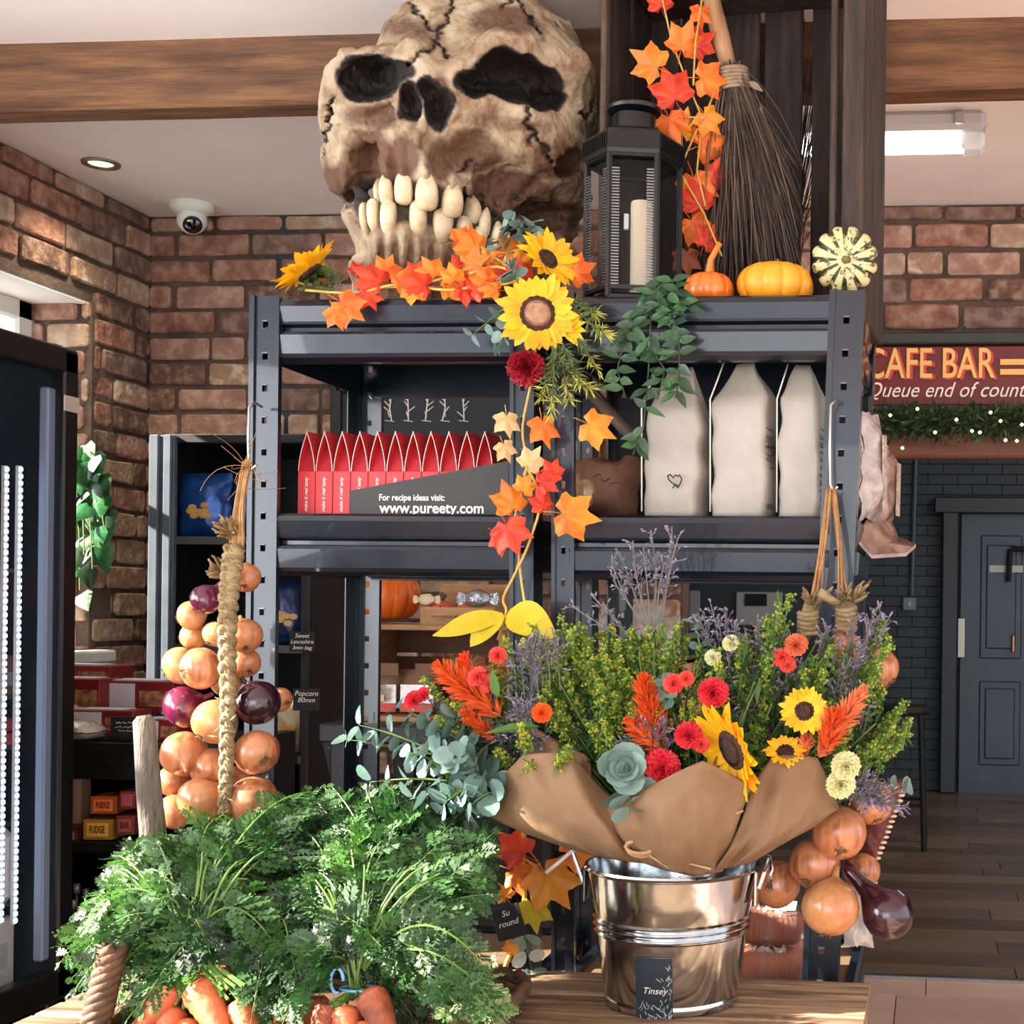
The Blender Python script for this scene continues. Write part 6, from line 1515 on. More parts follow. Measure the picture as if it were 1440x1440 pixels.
for e_ in ((838, 1192, 1.93), (945, 1222, 1.86), (1000, 1222, 1.85), (1045, 1140, 1.84)): m.tube(bez(sgm, (sgm+pt(*e_))/2+Vector((0, -.008, .0)), pt(*e_), 6), .0018, 5)
m.build('raffia_tie', twine_m, b3, True)
# -- right: wrapped sheet, small sunflowers, celosia, cream carnations
b4 = bouquet('kraft wrapped bouquet with two small sunflowers and cream carnations at the right post', neck+Vector((.07, .03, 0)))
n4 = neck+Vector((.05, .02, 0))
sheet(b4, [[(1004, 1224, 1.875), (1030, 1220, 1.88), (1060, 1212, 1.90), (1078, 1196, 1.93)], [(1026, 1190, 1.86), (1070, 1185, 1.86), (1110, 1178, 1.88), (1140, 1166, 1.91)], [(1044, 1150, 1.86), (1085, 1145, 1.86), (1130, 1140, 1.87), (1172, 1142, 1.90)], [(1056, 1104, 1.87), (1090, 1062, 1.88), (1150, 1066, 1.89), (1181, 1138, 1.92)]], .012, .003, 8)
grass_fill(b4, n4, 70, (1000, 1240), (900, 1120), (1.92, 2.05), 12)
m = MB(); r = random.Random(41)
for i in range(58):
    if i < 18: x, y = ((1110, 838), (1095, 850), (1080, 870), (1065, 890), (1050, 900), (1085, 880), (1245, 885), (1248, 900), (1240, 875), (1280, 1015), (1270, 990), (1262, 1000), (1240, 975), (1225, 960), (1275, 1030), (1255, 1020), (1030, 900), (1010, 915))[i]
    else: x, y = r.uniform(1000, 1255), r.uniform(900, 1080)
    if 1080 < x < 1165 and 970 < y < 1080: y = 945
    Y = 1.92+.08*r.random(); m = MB(); goldenrod(m, pt(.7*x+.3*1060, .6*y+.4*1180, Y+.04), pt(x, y, Y), .021, i+500, 1.1, .10); m.build('goldenrod_spray', GR, b4)
c = pt(1131, 1000, 1.88); sunflower(b4, c, toward_cam(c)+Vector((.1, 0, .1)), .037, .014, npet=15, seed=7, cup=.3)
c = pt(1104, 1058, 1.89); sunflower(b4, c, toward_cam(c)+Vector((0, 0, .9)), .030, .013, npet=14, seed=8, cup=.3)
celosia(b4, pt(1148, 1068, 1.88), pt(1216, 966, 1.88), .020, celo2, 14, 260); celosia(b4, pt(1160, 1060, 1.87), pt(1176, 1000, 1.87), .022, celo, 15, 200); celosia(b4, pt(1130, 1065, 1.9), pt(1135, 1035, 1.9), .012, celo2, 16, 80)
for i, (x, y, R_, mt_) in enumerate(((1190, 1078, .0200, creamc), (1183, 1104, .020, creamc), (1028, 905, .012, creamc), (1120, 908, .017, celo2), (1100, 925, .014, coral), (1108, 935, .012, coral), (1003, 925, .012, creamc))): carnation(b4, pt(x, y, 1.87 if i < 2 else 1.93), (-.1, -1, .4), R_, mt_, 50+i)
m = MB()
for i in range(60): 
    x, y = (rnd.uniform(1000, 1240), rnd.uniform(870, 1000)) if i > 14 else ((1240, 860), (1250, 868), (1225, 872), (1205, 868), (1232, 855), (990, 860), (1010, 866), (1000, 850), (980, 862), (1020, 858), (1100, 890), (1110, 898), (1090, 895), (1165, 880), (1158, 890))[i]
    m = MB(); statice(m, pt(.8*x+.2*1080, y+80, 1.99), pt(x, y, rnd.uniform(1.92, 1.98)), i+200, 14, .012); m.build('statice_sprig', stat, b4)
for i in range(14): x, y = rnd.uniform(1215, 1275), rnd.uniform(1095, 1140); m = MB(); statice(m, pt(1180, 1110, 1.93), pt(x, y, 1.91), i+260, 14, .012); m.build('statice_sprig', stat, b4)
for q in ((1180, 1110, 1.96, 1270, 1105, 1.95, .016, 8), (990, 940, 1.97, 978, 875, 1.97, .010, 9)): m = MB(); euc_branch(m, pt(*q[:3]), pt(*q[3:6]), 5, q[6], q[7], .01); m.build('eucalyptus_stem', EU, b4, True)
# maple leaves poking out behind the left bouquet are part of the garland below
# ================================================================ AUTUMN GARLAND OVER THE RACK
ga = thing('autumn_garland', 'autumn garland of maple leaves and sunflowers draped over the rack top and middle post', 'garland', pt(760, 430, 2.15))
vine_m = mat('vine_yellow', (206, 172, 84), (180, 140, 60), 40, .6); needle_m = [mat('needle_green', (60, 84, 46), (96, 116, 60), 60, .6), mat('needle_lime', (176, 176, 70), (140, 150, 60), 60, .6), mat('needle_stem', (90, 80, 50), rough=.7)]
def lf(par, px, py, Y, Rpx, mi, yaw=0.0, pitch=0.0, roll=0.0, seed=0, cup=.3):
    p = pt(px, py, Y); n = toward_cam(p); n = (n+Vector((math.sin(yaw), 0, math.sin(pitch)))).normalized(); m = MB()
    maple(m, p, n, Vector((math.sin(roll), 0, math.cos(roll))), Rpx*1.12*s(Y), 0, cup, seed or int(px*7+py)); return m.build('maple_leaf', maple_m[mi], par, True)
m = MB()
for P_ in ([(430, 408, 2.16), (500, 412, 2.15), (560, 400, 2.16), (630, 408, 2.15), (700, 398, 2.16), (760, 400, 2.15)], [(520, 405, 2.17), (600, 398, 2.16), (680, 370, 2.2), (740, 350, 2.2), (800, 380, 2.18)], [(760, 410, 2.13), (750, 520, 2.14), (735, 600, 2.14), (740, 660, 2.13), (722, 740, 2.14), (730, 790, 2.13), (708, 840, 2.11), (712, 860, 2.10), (700, 900, 2.09)], [(730, 790, 2.13), (735, 830, 2.12), (742, 870, 2.10)],
           [(735, 648, 2.13), (760, 700, 2.12), (745, 760, 2.12), (728, 800, 2.12)], [(640, 350, 2.22), (690, 360, 2.2), (720, 380, 2.2)], [(660, 385, 2.17), (700, 375, 2.17), (730, 392, 2.16), (700, 402, 2.15)]):
    q = [pt(*e) for e in P_]; sm_ = []
    for i in range(len(q)-1):
        p0, p1, p2, p3 = q[max(i-1, 0)], q[i], q[i+1], q[min(i+2, len(q)-1)]
        for t_ in (0, .25, .5, .75): sm_.append(.5*((2*p1)+(p2-p0)*t_+(2*p0-5*p1+4*p2-p3)*t_*t_+(3*p1-p0-3*p2+p3)*t_**3))
    sm_.append(q[-1]); m.tube(sm_, .0022, 6)
m.build('vine', vine_m, ga, True)
for a in ((478, 425, 2.13, 34, 0, -.2, .2, 2.2), (500, 385, 2.2, 18, 1, .2, .3, .6), (535, 398, 2.16, 34, 1, .1, .6, -1.2), (560, 400, 2.15, 30, 0, .2, .7, 1.0), (600, 402, 2.15, 32, 1, 0, .6, -1.5), (625, 405, 2.16, 26, 0, 0, .9, 1.4), (665, 408, 2.15, 28, 1, -.2, .5, 1.0), (690, 400, 2.16, 28, 0, .2, .6, -.8),
          (672, 350, 2.2, 32, 0, .3, .3, -1.1), (655, 372, 2.19, 30, 0, -.3, .2, 1.3), (710, 356, 2.2, 30, 0, 0, .4, .5), (735, 395, 2.17, 28, 1, .2, .3, -.3), (805, 385, 2.2, 30, 0, .2, .0, 1.2), (690, 372, 2.2, 24, 2, .2, .0, .2), (445, 395, 2.2, 16, 0, .2, .3, 1.5), (640, 395, 2.16, 26, 2, .2, .8, -.2), (585, 392, 2.17, 26, 1, 0, .5, .3), (515, 410, 2.15, 24, 1, .1, .3, 2.6),
          (540, 384, 2.18, 26, 0, .1, .5, .4), (575, 408, 2.14, 24, 2, .1, .8, 2.2), (612, 388, 2.17, 28, 0, -.1, .5, -.6), (648, 405, 2.15, 26, 1, .1, .7, 2.0), (685, 385, 2.18, 28, 1, .1, .3, 1.9), (700, 408, 2.14, 22, 0, .1, .8, -1.6), (470, 436, 2.12, 24, 0, .1, .1, 2.7), (728, 372, 2.2, 24, 2, .2, .1, .9), (640, 340, 2.22, 26, 0, .2, .1, 1.4), (650, 388, 2.19, 30, 1, .1, .3, .3),
          (826, 596, 2.12, 36, 2, .3, .2, 1.9), (762, 592, 2.12, 32, 0, .8, .1, 2.8), (712, 585, 2.12, 26, 3, .5, .2, 3.0), (708, 625, 2.12, 22, 3, .5, .2, 2.6), (742, 655, 2.11, 26, 3, .2, .2, .6), (760, 680, 2.11, 24, 1, -.2, .3, 1.2), (775, 668, 2.12, 22, 1, .2, .3, .4), (790, 722, 2.10, 44, 2, .1, .1, 1.7), (765, 715, 2.11, 24, 1, .5, .1, -.4), (712, 738, 2.10, 38, 1, -.3, .2, 2.7), (722, 715, 2.11, 34, 0, .4, .1, -.5), (700, 752, 2.11, 28, 1, -.1, .3, 2.2), (735, 690, 2.1, 22, 2, .3, .2, .5),
          (665, 930, 2.08, 26, 4, .2, .1, 2.8), (695, 940, 2.08, 24, 4, .1, .1, 3.1)):
    lf(ga, *a)
# two long yellow serrated leaves at the foot of the vine
for (bx, by, tx, ty, w_) in ((712, 866, 607, 888, .036), (716, 860, 778, 890, .058), (705, 862, 660, 905, .040)):
    m = MB(); b_ = pt(bx, by, 2.09); e = pt(tx, ty, 2.05); d = e-b_; m.leaf(b_, d, (0, -1, .5), d.length, w_, 0, .12, .25, 10, wpow=.8)
    m.v = [(x, y, z+.0015*math.sin(i*2.3)) for i, (x, y, z) in enumerate(m.v)]; m.build('yellow_leaf', maple_m[5], ga, True)
# sunflowers, each a small stalk of the garland
c = pt(756, 441, 2.10); sunflower(ga, c, toward_cam(c)+Vector((.05, 0, .1)), .064, .028, seed=11, npet=15, md=[disc_m, disc_l], cup=.2)
c = pt(770, 365, 2.17); sunflower(ga, c, Vector((.75, -.6, .35)), .055, .018, seed=12, npet=15, md=[disc_m, disc_m], cup=.35)
c = pt(436, 384, 2.17); sunflower(ga, c, Vector((-.62, -.22, .74)), .066, .022, seed=13, npet=19, md=[disc_m, disc_m], cup=.45)
c = pt(795, 462, 2.12); m = MB()
for i in range(5): m.leaf(c, (math.cos(-.9+.4*i), -.3, math.sin(-.9+.4*i)), (0, -1, .2), .035, .016, 0, .2, .3, 4)
m.build('loose_petal', sun_y, ga, True)
# rose, pine sprays and eucalyptus tucked into it
c = pt(740, 516, 2.11); carnation(ga, c, toward_cam(c)+Vector((0, 0, -.5)), .030, mat('rose_crimson', (168, 24, 44), (130, 14, 32), 40, .5), 5)
def pine(par, specs, Lr=.02, seed=0, lime=.3):
    m = MB(); r = random.Random(seed)
    for (ax_, ay, bx, by, Y) in specs:
        pts = bez(pt(ax_, ay, Y), (pt(ax_, ay, Y)+pt(bx, by, Y))/2+rv(.008), pt(bx, by, Y-.01), 12); m.tube(pts, .0012, 4, 2)
        for i, p in enumerate(pts[1:]):
            ax = (pts[i+1]-pts[i]).normalized()
            for q in range(9):
                d = (rv(1)+ax*.8).normalized(); m.leaf(p+ax*.002*q/9, d, rv(1), Lr*r.uniform(.6, 1.1), .0028, 1 if (i > 7 and r.random() < lime*2) else 0, .1, .2, 2)
    m.build('pine_spray', needle_m, par)
pine(ga, ((780, 440, 800, 560, 2.12), (790, 450, 840, 520, 2.12), (780, 470, 775, 580, 2.11), (800, 430, 850, 470, 2.12), (790, 480, 815, 540, 2.11), (800, 420, 835, 440, 2.13), (785, 500, 830, 545, 2.11), (780, 500, 762, 555, 2.11)), .022, 1, .45)
pine(ga, ((470, 405, 418, 385, 2.18), (475, 400, 440, 372, 2.18), (480, 400, 460, 380, 2.18), (470, 408, 430, 402, 2.17)), .016, 2, .15)
m = MB()
for a in ((740, 340, 715, 310, 2.2), (750, 350, 745, 312, 2.2), (730, 420, 665, 470, 2.13), (735, 440, 700, 490, 2.12), (730, 400, 715, 380, 2.13), (720, 360, 700, 335, 2.2)): m = MB(); euc_branch(m, pt(a[0], a[1], a[4]), pt(a[2], a[3], a[4]-.01), 4, .013, a[0]+a[3], .01); m.build('eucalyptus_stem', EU, ga, True)
# maple leaf string hanging inside the crate
gb = thing('maple_leaf_garland', 'orange maple leaf string hanging inside the dark crate beside the broom', 'garland', pt(960, 200, 2.36))
m = MB()
for P_ in ([(925, -30, 2.36), (945, 60, 2.36), (968, 120, 2.36), (985, 160, 2.35), (960, 190, 2.35)], [(990, -20, 2.36), (978, 60, 2.36), (975, 120, 2.35)], [(1005, 130, 2.36), (990, 165, 2.35), (960, 165, 2.35)], [(1005, 178, 2.36), (980, 182, 2.36), (955, 240, 2.36), (990, 300, 2.36), (1015, 360, 2.34)], [(985, 190, 2.36), (980, 240, 2.36), (992, 290, 2.35)]):
    m.tube([pt(*e) for e in P_], .0018, 5)
m.build('vine', vine_m, gb, True)
for a in ((925, 95, 2.34, 36, 2, -.3, .3, -1.0), (958, 70, 2.36, 34, 0, .2, .2, .3), (985, 110, 2.35, 34, 0, .3, .2, 1.6), (950, 140, 2.34, 40, 1, -.1, .2, -.4), (990, 160, 2.35, 28, 2, .3, .1, 2.4), (940, 165, 2.34, 32, 0, -.2, .1, 2.8), (975, 65, 2.37, 30, 1, .3, .3, 1.0), (985, 205, 2.37, 36, 0, .3, .1, 1.3), (975, 250, 2.37, 38, 0, -.1, .1, 2.9), (985, 290, 2.37, 34, 1, .3, .1, -.4), (972, 310, 2.38, 32, 0, .1, .1, 2.5), (990, 345, 2.37, 28, 1, .3, .1, .5), (965, 355, 2.38, 28, 4, .3, .1, 3.0), (930, 10, 2.37, 26, 1, .1, .1, -.3), (985, 12, 2.37, 22, 0, .5, .1, 3.0), (960, 190, 2.36, 30, 2, .5, .1, .1), (1000, 250, 2.38, 28, 1, .2, .0, 1.2)):
    lf(gb, *a)
# lower string of leaves behind the bucket with a chalk tag
gc = thing('maple_leaf_garland', 'string of orange and yellow leaves hanging between the carrots and the bucket', 'garland', pt(735, 1300, 2.12))
m = MB(); m.tube([pt(x, y, 2.13) for x, y in ((738, 1160), (735, 1200), (738, 1260), (728, 1320), (712, 1355), (704, 1390), (712, 1420))], .004, 8); m.tube([pt(x, y, 2.12) for x, y in ((735, 1205), (770, 1230), (760, 1250))], .002, 6); m.build('vine', vine_m, gc, True)
for a in ((735, 1200, 2.11, 38, 1, .1, .4, -.9), (765, 1225, 2.11, 52, 2, .1, .3, 2.6), (800, 1200, 2.12, 44, 0, -.1, .4, 1.0), (722, 1225, 2.12, 34, 0, -.2, .3, 2.0), (748, 1270, 2.11, 34, 5, .1, .2, 3.0), (712, 1262, 2.12, 20, 2, -.2, .1, -.6), (720, 1340, 2.10, 22, 2, .7, .2, .6), (735, 1385, 2.08, 30, 2, .1, .7, 1.3), (712, 1390, 2.09, 26, 2, .8, .3, 3.0)): lf(gc, *a)
m = MB(); euc_branch(m, pt(735, 1300, 2.11), pt(748, 1365, 2.09), 3, .014, 3, .004); euc_branch(m, pt(718, 1370, 2.1), pt(716, 1395, 2.09), 2, .012, 4, .003); m.build('silver_leaf', [mat('silver_leaf', (176, 186, 178), (206, 210, 200), 60, .4), euc[0], stem_g], gc, True)
chalk_card('price_card', 'black chalk card tied to the leaf string beside the bucket', 715, 1297, 2.06, .046, .050, 2, rot=.32, words=(('Su', .013), ('round', .013)), tilt=0)
# dark green trailing vine over the right shelf
gv = thing('trailing_vine', 'dark green artificial leaf vine hanging over the right rack shelf', 'garland', pt(915, 410, 2.15)); m = MB(); st2 = MB(); r = random.Random(77)
for P_ in ([(930, 395), (905, 430), (880, 470), (868, 520), (880, 560)], [(925, 400), (915, 450), (912, 520), (905, 600), (890, 640)], [(935, 400), (945, 440), (955, 480), (955, 530), (950, 560)], [(915, 410), (935, 450), (970, 470)], [(930, 400), (900, 440), (870, 500)], [(945, 395), (950, 420), (975, 440)], [(910, 480), (935, 520), (925, 560)]):
    q = [pt(x, y, 2.135+.01*r.random()) for x, y in P_]; st2.tube(q, .0012, 5)
    for a_, b_ in zip(q, q[1:]):
        for t_ in (.0, .33, .66):
            p = a_.lerp(b_, t_)
            for sg in (-1, 1):
                if r.random() < .12: continue
                d = Vector((sg*r.uniform(.3, 1), -.25, r.uniform(-1.0, .3))).normalized(); nn = Vector((r.uniform(-.3, .3), -1, r.uniform(0, .6))); m.leaf(p, d, nn, r.uniform(.024, .036), r.uniform(.012, .016), r.choice((0, 0, 1)), r.uniform(0, .4), .25, 4)
st2.build('stem', mat('vine_dark_stem', (48, 56, 36), rough=.7), gv); m.build('leaves', [mat('vine_leaf_dark', (22, 52, 32), (32, 70, 42), 40, .4), mat('vine_leaf_mid', (50, 92, 48), (36, 74, 40), 40, .4)], gv, True)
# garland with fairy lights over the opening
gl = thing('fairy_light_garland', 'dark green fir garland with warm fairy lights under the cafe sign', 'garland', pt(1340, 630, 3.76)); m = MB(); r = random.Random(55)
core = MB(); a, b = pt(1232, 600, 3.76), pt(1560, 600, 3.76); core.tube([a.lerp(b, i/12)+Vector((0, 0, .012*math.sin(i*1.7))) for i in range(13)], .02, 8); core.build('core', mat('garland_core', (22, 32, 20), rough=.9), gl)
for i in range(1500):
    p = a.lerp(b, r.random())+Vector((0, 0, .01)); d = Vector((r.uniform(-1, 1), r.uniform(-.9, .2), r.uniform(-1, 1))).normalized(); p2_ = p+d*r.uniform(0, .045); m.leaf(p2_, (d+rv(.6)).normalized(), rv(1), r.uniform(.02, .04), .010, r.choice((0, 0, 1)), .2, .3, 2)
m.build('foliage', [mat('fir_dark', (30, 50, 28), (44, 66, 36), 30, .6), mat('fir_mid', (60, 80, 40), (48, 70, 36), 30, .6)], gl)
bulb_m = mat('fairy_glow', (255, 224, 150), emit=(255, 214, 130), estr=7)
for i, (x, y) in enumerate(((1252, 584), (1269, 630), (1315, 608), (1367, 606), (1378, 608), (1407, 592), (1414, 619), (1437, 597), (1290, 575), (1345, 590), (1393, 580), (1430, 620))):
    m = MB(); m.ball(pt(x, y, 3.70), .0042, 0, 8, 5); m.build('fairy_bulb', bulb_m, gl)

# ================================================================ ONION STRINGS
oni_m = mat('onion_gold', (168, 102, 66), (138, 76, 46), 16, .28, coat=.35, bump=.06, bscale=30, stretch=(3, 3, .5), c3=(184, 122, 82), sss=.0)
oni_p = mat('onion_pale', (188, 136, 90), (166, 108, 66), 16, .28, coat=.35, bump=.06, bscale=30, stretch=(3, 3, .5)); oni_r = mat('onion_red', (104, 22, 60), (70, 14, 42), 16, .22, coat=.5, bump=.05, bscale=30, stretch=(3, 3, .5)); oni_d = mat('onion_dark', (52, 14, 34), (34, 10, 24), 16, .2, coat=.5)
root_m = mat('onion_root', (110, 84, 56), (70, 52, 36), 80, .9)
def onion(parent, px, py, Y, rpx, axis, mt_, sq=.9, neck=.9, seed=0, label=None):
    c = pt(px, py, Y); R_ = rpx*s(Y); r = random.Random(seed+px); M = dir_matrix(c, axis, (.1, .9, .3)); prof = []; n = 18
    for i in range(n+1):
        a = PI*i/n; rr_ = R_*math.sin(a)**.92; z = -R_*sq*math.cos(a)
        if a > PI*.80: k = (a-PI*.80)/(PI*.2); rr_ = max(rr_*(1-k*.3), R_*.16*(1-k*.2)); z = z+R_*.25*k*neck
        prof.append((max(rr_, 1e-4), z))
    prof.append((R_*.10, prof[-1][1]+R_*.35*neck)); prof.append((.001, prof[-1][1]+.002))
    m = MB(); m.lathe(prof, 30, 0, M, rib=lambda a, q: 1+.012*math.sin(a*5+seed)+.006*math.sin(a*13)); o = m.build('onion', mt_, parent, True)
    if label: o['label'] = label
    m = MB()
    for i in range(14):
        a = r.uniform(0, 2*PI); b_ = M @ Vector((.12*R_*math.cos(a), .12*R_*math.sin(a), -R_*sq*.985)); m.tube([b_, b_+M.to_3x3() @ Vector((.14*R_*math.cos(a)*r.uniform(.2, 1.6), .14*R_*math.sin(a), -.08*R_))], .0006, 3, cap=False)
    m.lathe([(R_*.14, -R_*sq*.99), (.001, -R_*sq*1.02)], 10, 0, M); m.build('root_tuft', root_m, o)
    return o
os1 = thing('onion_string', 'plaited string of golden and red onions hanging at the left rack post', 'onion string', pt(320, 1150, 1.96))
straw = mat('plait_straw', (154, 134, 96), (104, 86, 58), 30, .75, bump=.5, bscale=50, stretch=(1, 1, 4)); raf = mat('raffia_gold', (166, 124, 72), (132, 96, 56), 60, .6)
for i, (x, y, r_, mt_, ax, Y) in enumerate(((289, 843, 22, oni_r, (.5, .2, .7), 1.97), (269, 866, 22, oni_p, (.8, .4, .3), 2.0), (272, 895, 20, oni_p, (.9, .2, .2), 2.03), (304, 892, 20, oni_p, (.3, .5, .6), 2.0), (345, 812, 22, oni_m, (-.3, .6, .5), 2.02), (343, 894, 27, oni_m, (-.4, .5, .7), 2.02), (345, 932, 22, oni_m, (-.5, .5, .5), 2.05),
        (254, 936, 28, oni_p, (.7, .5, .4), 2.0), (283, 940, 31, oni_m, (.4, .8, .2), 1.955), (258, 994, 31, oni_r, (.8, .3, .4), 1.99), (362, 988, 33, oni_d, (-.6, .2, .7), 1.975), (394, 984, 18, oni_m, (-.8, .4, .2), 2.06), (302, 1015, 33, oni_p, (.3, .6, .6), 1.955), (259, 1060, 34, oni_m, (.5, -.75, -.45), 1.99), (296, 1080, 30, oni_m, (.2, .5, .6), 2.0), (361, 1058, 33, oni_m, (-.6, .5, .3), 1.965),
        (243, 1098, 23, oni_m, (.8, .4, .2), 2.03), (282, 1126, 34, oni_p, (.4, .6, .5), 1.96), (356, 1126, 36, oni_m, (-.5, .5, .4), 1.96), (246, 1142, 26, oni_m, (.7, .4, .3), 2.01), (330, 1100, 24, oni_m, (0, .6, .6), 2.04), (318, 960, 22, oni_p, (0, .6, .6), 2.05))):
    onion(os1, x, y, Y, r_, ax, mt_, .88 if i % 2 else .94, seed=i, label=('dark red onion' if mt_ in (oni_r, oni_d) else None))
def braid(parent, P_, w_, th, Y=1.93, name='plait', mt_=straw, turns=11):
    """three strands woven over and under each other"""
    Q = [pt(x, y, Y) for x, y in P_]; N_ = 110; m = MB()
    def at_(t_):
        f = t_*(len(Q)-1); i = min(int(f), len(Q)-2); u = f-i; return Q[i].lerp(Q[i+1], u)
    for k in range(3):
        pts = []; rad = []
        for i in range(N_+1):
            t_ = i/N_; ph = t_*turns*2*PI/1.5+k*2*PI/3; ww = w_*(1-.35*t_); pts.append(at_(t_)+Vector((math.sin(ph)*ww*.55, -math.sin(2*ph)*ww*.34, 0))); rad.append(th*(1-.3*t_)*(1+.1*math.sin(i*1.3+k)))
        m.tube(pts, rad, 8)
        for q in range(3): m.tube([p+rv(.0012)+Vector((0, -rad[i]*.9, 0)) for i, p in enumerate(pts)][::2], .0011, 3, cap=False)
    r = random.Random(3)
    for q in range(40): t_ = r.random(); b_ = at_(t_)+Vector((r.uniform(-1, 1)*w_*.6, -.008, 0)); m.leaf(b_, (r.uniform(-1, 1), -.4, r.uniform(-1, .6)), (0, -1, 0), r.uniform(.008, .018), .003, 0, .3, .3, 2)
    m.build(name, mt_, parent, True)
braid(os1, [(330, 770), (322, 830), (319, 900), (321, 980), (319, 1060), (316, 1145)], .0135, .0085)
m = MB(); r = random.Random(8)
for (cx_, cy_, R_) in ((316, 742, 20), (304, 797, 17)):
    for q in range(34):
        a = r.uniform(.5, 4.4) if q % 4 else r.uniform(0, 6.28); b_ = pt(cx_+16, cy_+12, 1.95); e = pt(cx_+R_*math.cos(a)*r.uniform(.5, 1.1), cy_-R_*math.sin(a)*r.uniform(.5, 1.1), 1.93+r.uniform(-.015, .02)); m.tube(bez(b_, (b_+e)/2+rv(.008), e, 4), [.0028, .003, .0026, .002, .0012], 5)
    m.tube([pt(cx_+12, cy_+6, 1.95), pt(cx_+20, cy_+30, 1.95)], .007, 8)
m.build('dried_tops', mat('dried_top', (150, 122, 78), (96, 76, 46), 60, .8), os1, True)
m = MB()
for q in range(22):
    x0_ = r.uniform(-7, 7); p0 = pt(348+x0_*.8, 650+r.uniform(-4, 8), 1.97); p1 = pt(335+x0_*.4, 700, 1.94+r.uniform(-.01, .01)); p2_ = pt(333+x0_*1.5, 770+r.uniform(-10, 10), 1.94); m.tube(bez(p0, p1+rv(.004), p2_, 6), .0018, 4, cap=False)
for q in range(14): p0 = pt(345, 655, 1.96); m.tube(bez(p0, p0+rv(.05), p0+rv(.06)+Vector((0, -.01, 0)), 6), .0005, 3, cap=False)
m.build('raffia_loop', raf, os1, True)
def hook(x, y0, y1, Y, label):
    t = thing('s_hook', label, 'hook', pt(x, y1, Y)); m = MB()
    m.tube([pt(x+18, y0+6, Y+.05), pt(x+8, y0, Y+.02), pt(x, y0+8, Y), pt(x-1, (y0+y1)/2, Y), pt(x, y1-8, Y-.005), pt(x+5, y1, Y-.012), pt(x+10, y1-6, Y-.015)], .0022, 8); m.build('wire', mat('hook_wire', (196, 200, 204), rough=.25, metal=.9), t, True)
hook(350, 566, 660, 2.11, 'wire hook holding the left onion string on the rack post')
hook(1168, 562, 690, 2.13, 'wire hook holding the right onion string on the rack post')
os2 = thing('onion_string', 'string of golden onions and a dark red onion hanging at the right rack post', 'onion string', pt(1170, 1320, 2.0))
for i, (x, y, r_, mt_, ax, Y) in enumerate(((1187, 911, 25, oni_m, (-.1, .2, 1), 2.03), (1236, 940, 29, oni_m, (-.6, .3, .6), 2.06), (1243, 1050, 20, oni_r, (-.4, .3, .7), 2.06), (1224, 1128, 33, oni_m, (-.3, .5, .7), 2.06), (1180, 1171, 39, oni_m, (-.1, .75, .55), 2.01), (1146, 1214, 37, oni_m, (.2, .6, .5), 2.03), (1092, 1243, 34, oni_m, (.2, .93, -.1), 2.06), (1168, 1277, 41, oni_p, (.1, .4, .8), 1.98), (1212, 1225, 26, oni_m, (-.3, .5, .5), 2.09))):
    onion(os2, x, y, Y, r_, ax, mt_, .93, seed=40+i, label=('dark red onion' if mt_ is oni_r else None))
c = pt(1249, 1285, 2.0); m = MB(); ax = (pt(1190, 1218, 2.02)-c).normalized(); M = dir_matrix(c, ax); R_ = 38*s(2.0)
m.lathe([(.001, -R_*.95), (R_*.3, -R_*.92), (R_*.75, -R_*.62), (R_*.98, -R_*.1), (R_*.9, R_*.38), (R_*.62, R_*.8), (R_*.36, R_*1.15), (R_*.28, R_*1.6), (R_*.25, R_*2.1), (R_*.16, R_*2.45), (.001, R_*2.5)], 32, 0, M); o = m.build('onion', oni_d, os2, True); o['label'] = 'dark red onion with a long neck'
m = MB()
for (x0_, y0_, x1_, y1_) in ((1166, 688, 1150, 845), (1170, 690, 1190, 845), (1163, 690, 1144, 840), (1172, 688, 1184, 850)):
    for q in range(7): o_ = rv(.003); m.tube(bez(pt(x0_, y0_, 2.11)+o_, pt((x0_+x1_)/2+2, 770, 2.06)+o_*1.5, pt(x1_, y1_, 2.04)+rv(.006), 6), .0018, 4, cap=False)
m.build('raffia_loop', raf, os2, True)
m = MB(); r = random.Random(18)
for (cx_, cy_, bx, by) in ((1142, 838, 1132, 900), (1195, 832, 1186, 890)):
    m.tube([pt(cx_, cy_+10, 2.03), pt((cx_+bx)/2, (cy_+by)/2, 2.02), pt(bx, by, 2.03)], [.011, .013, .008], 9); 
    for q in range(5): a = q*.9; m.tube(bez(pt((cx_+bx)/2-14, cy_+24+q*6, 2.01), pt((cx_+bx)/2, cy_+30+q*7, 1.995), pt((cx_+bx)/2+13, cy_+22+q*7, 2.01), 5), .0042, 6)
    for q in range(26): b_ = pt(cx_, cy_+14, 2.03); e = pt(cx_+r.uniform(-20, 30), cy_+r.uniform(-16, 8), 2.0+r.uniform(-.02, .03)); m.tube(bez(b_, (b_+e)/2+rv(.006), e, 3), [.0032, .0034, .0026, .0014], 5)
m.tube([pt(1152, 832, 1.99), pt(1178, 850, 2.0)], .0065, 8); m.tube([pt(1186, 935, 2.04), pt(1176, 1010, 2.06), pt(1190, 1090, 2.06), pt(1150, 1200, 2.06), pt(1160, 1250, 2.03)], .009, 8)
for (x, y) in ((1224, 1125), (1180, 1171), (1236, 945), (1092, 1243)): m.tube([pt(1180, min(max(y, 960), 1215)-14, 2.06), pt(x, y-10, 2.06)], .005, 6)
m.build('plait', straw, os2, True)
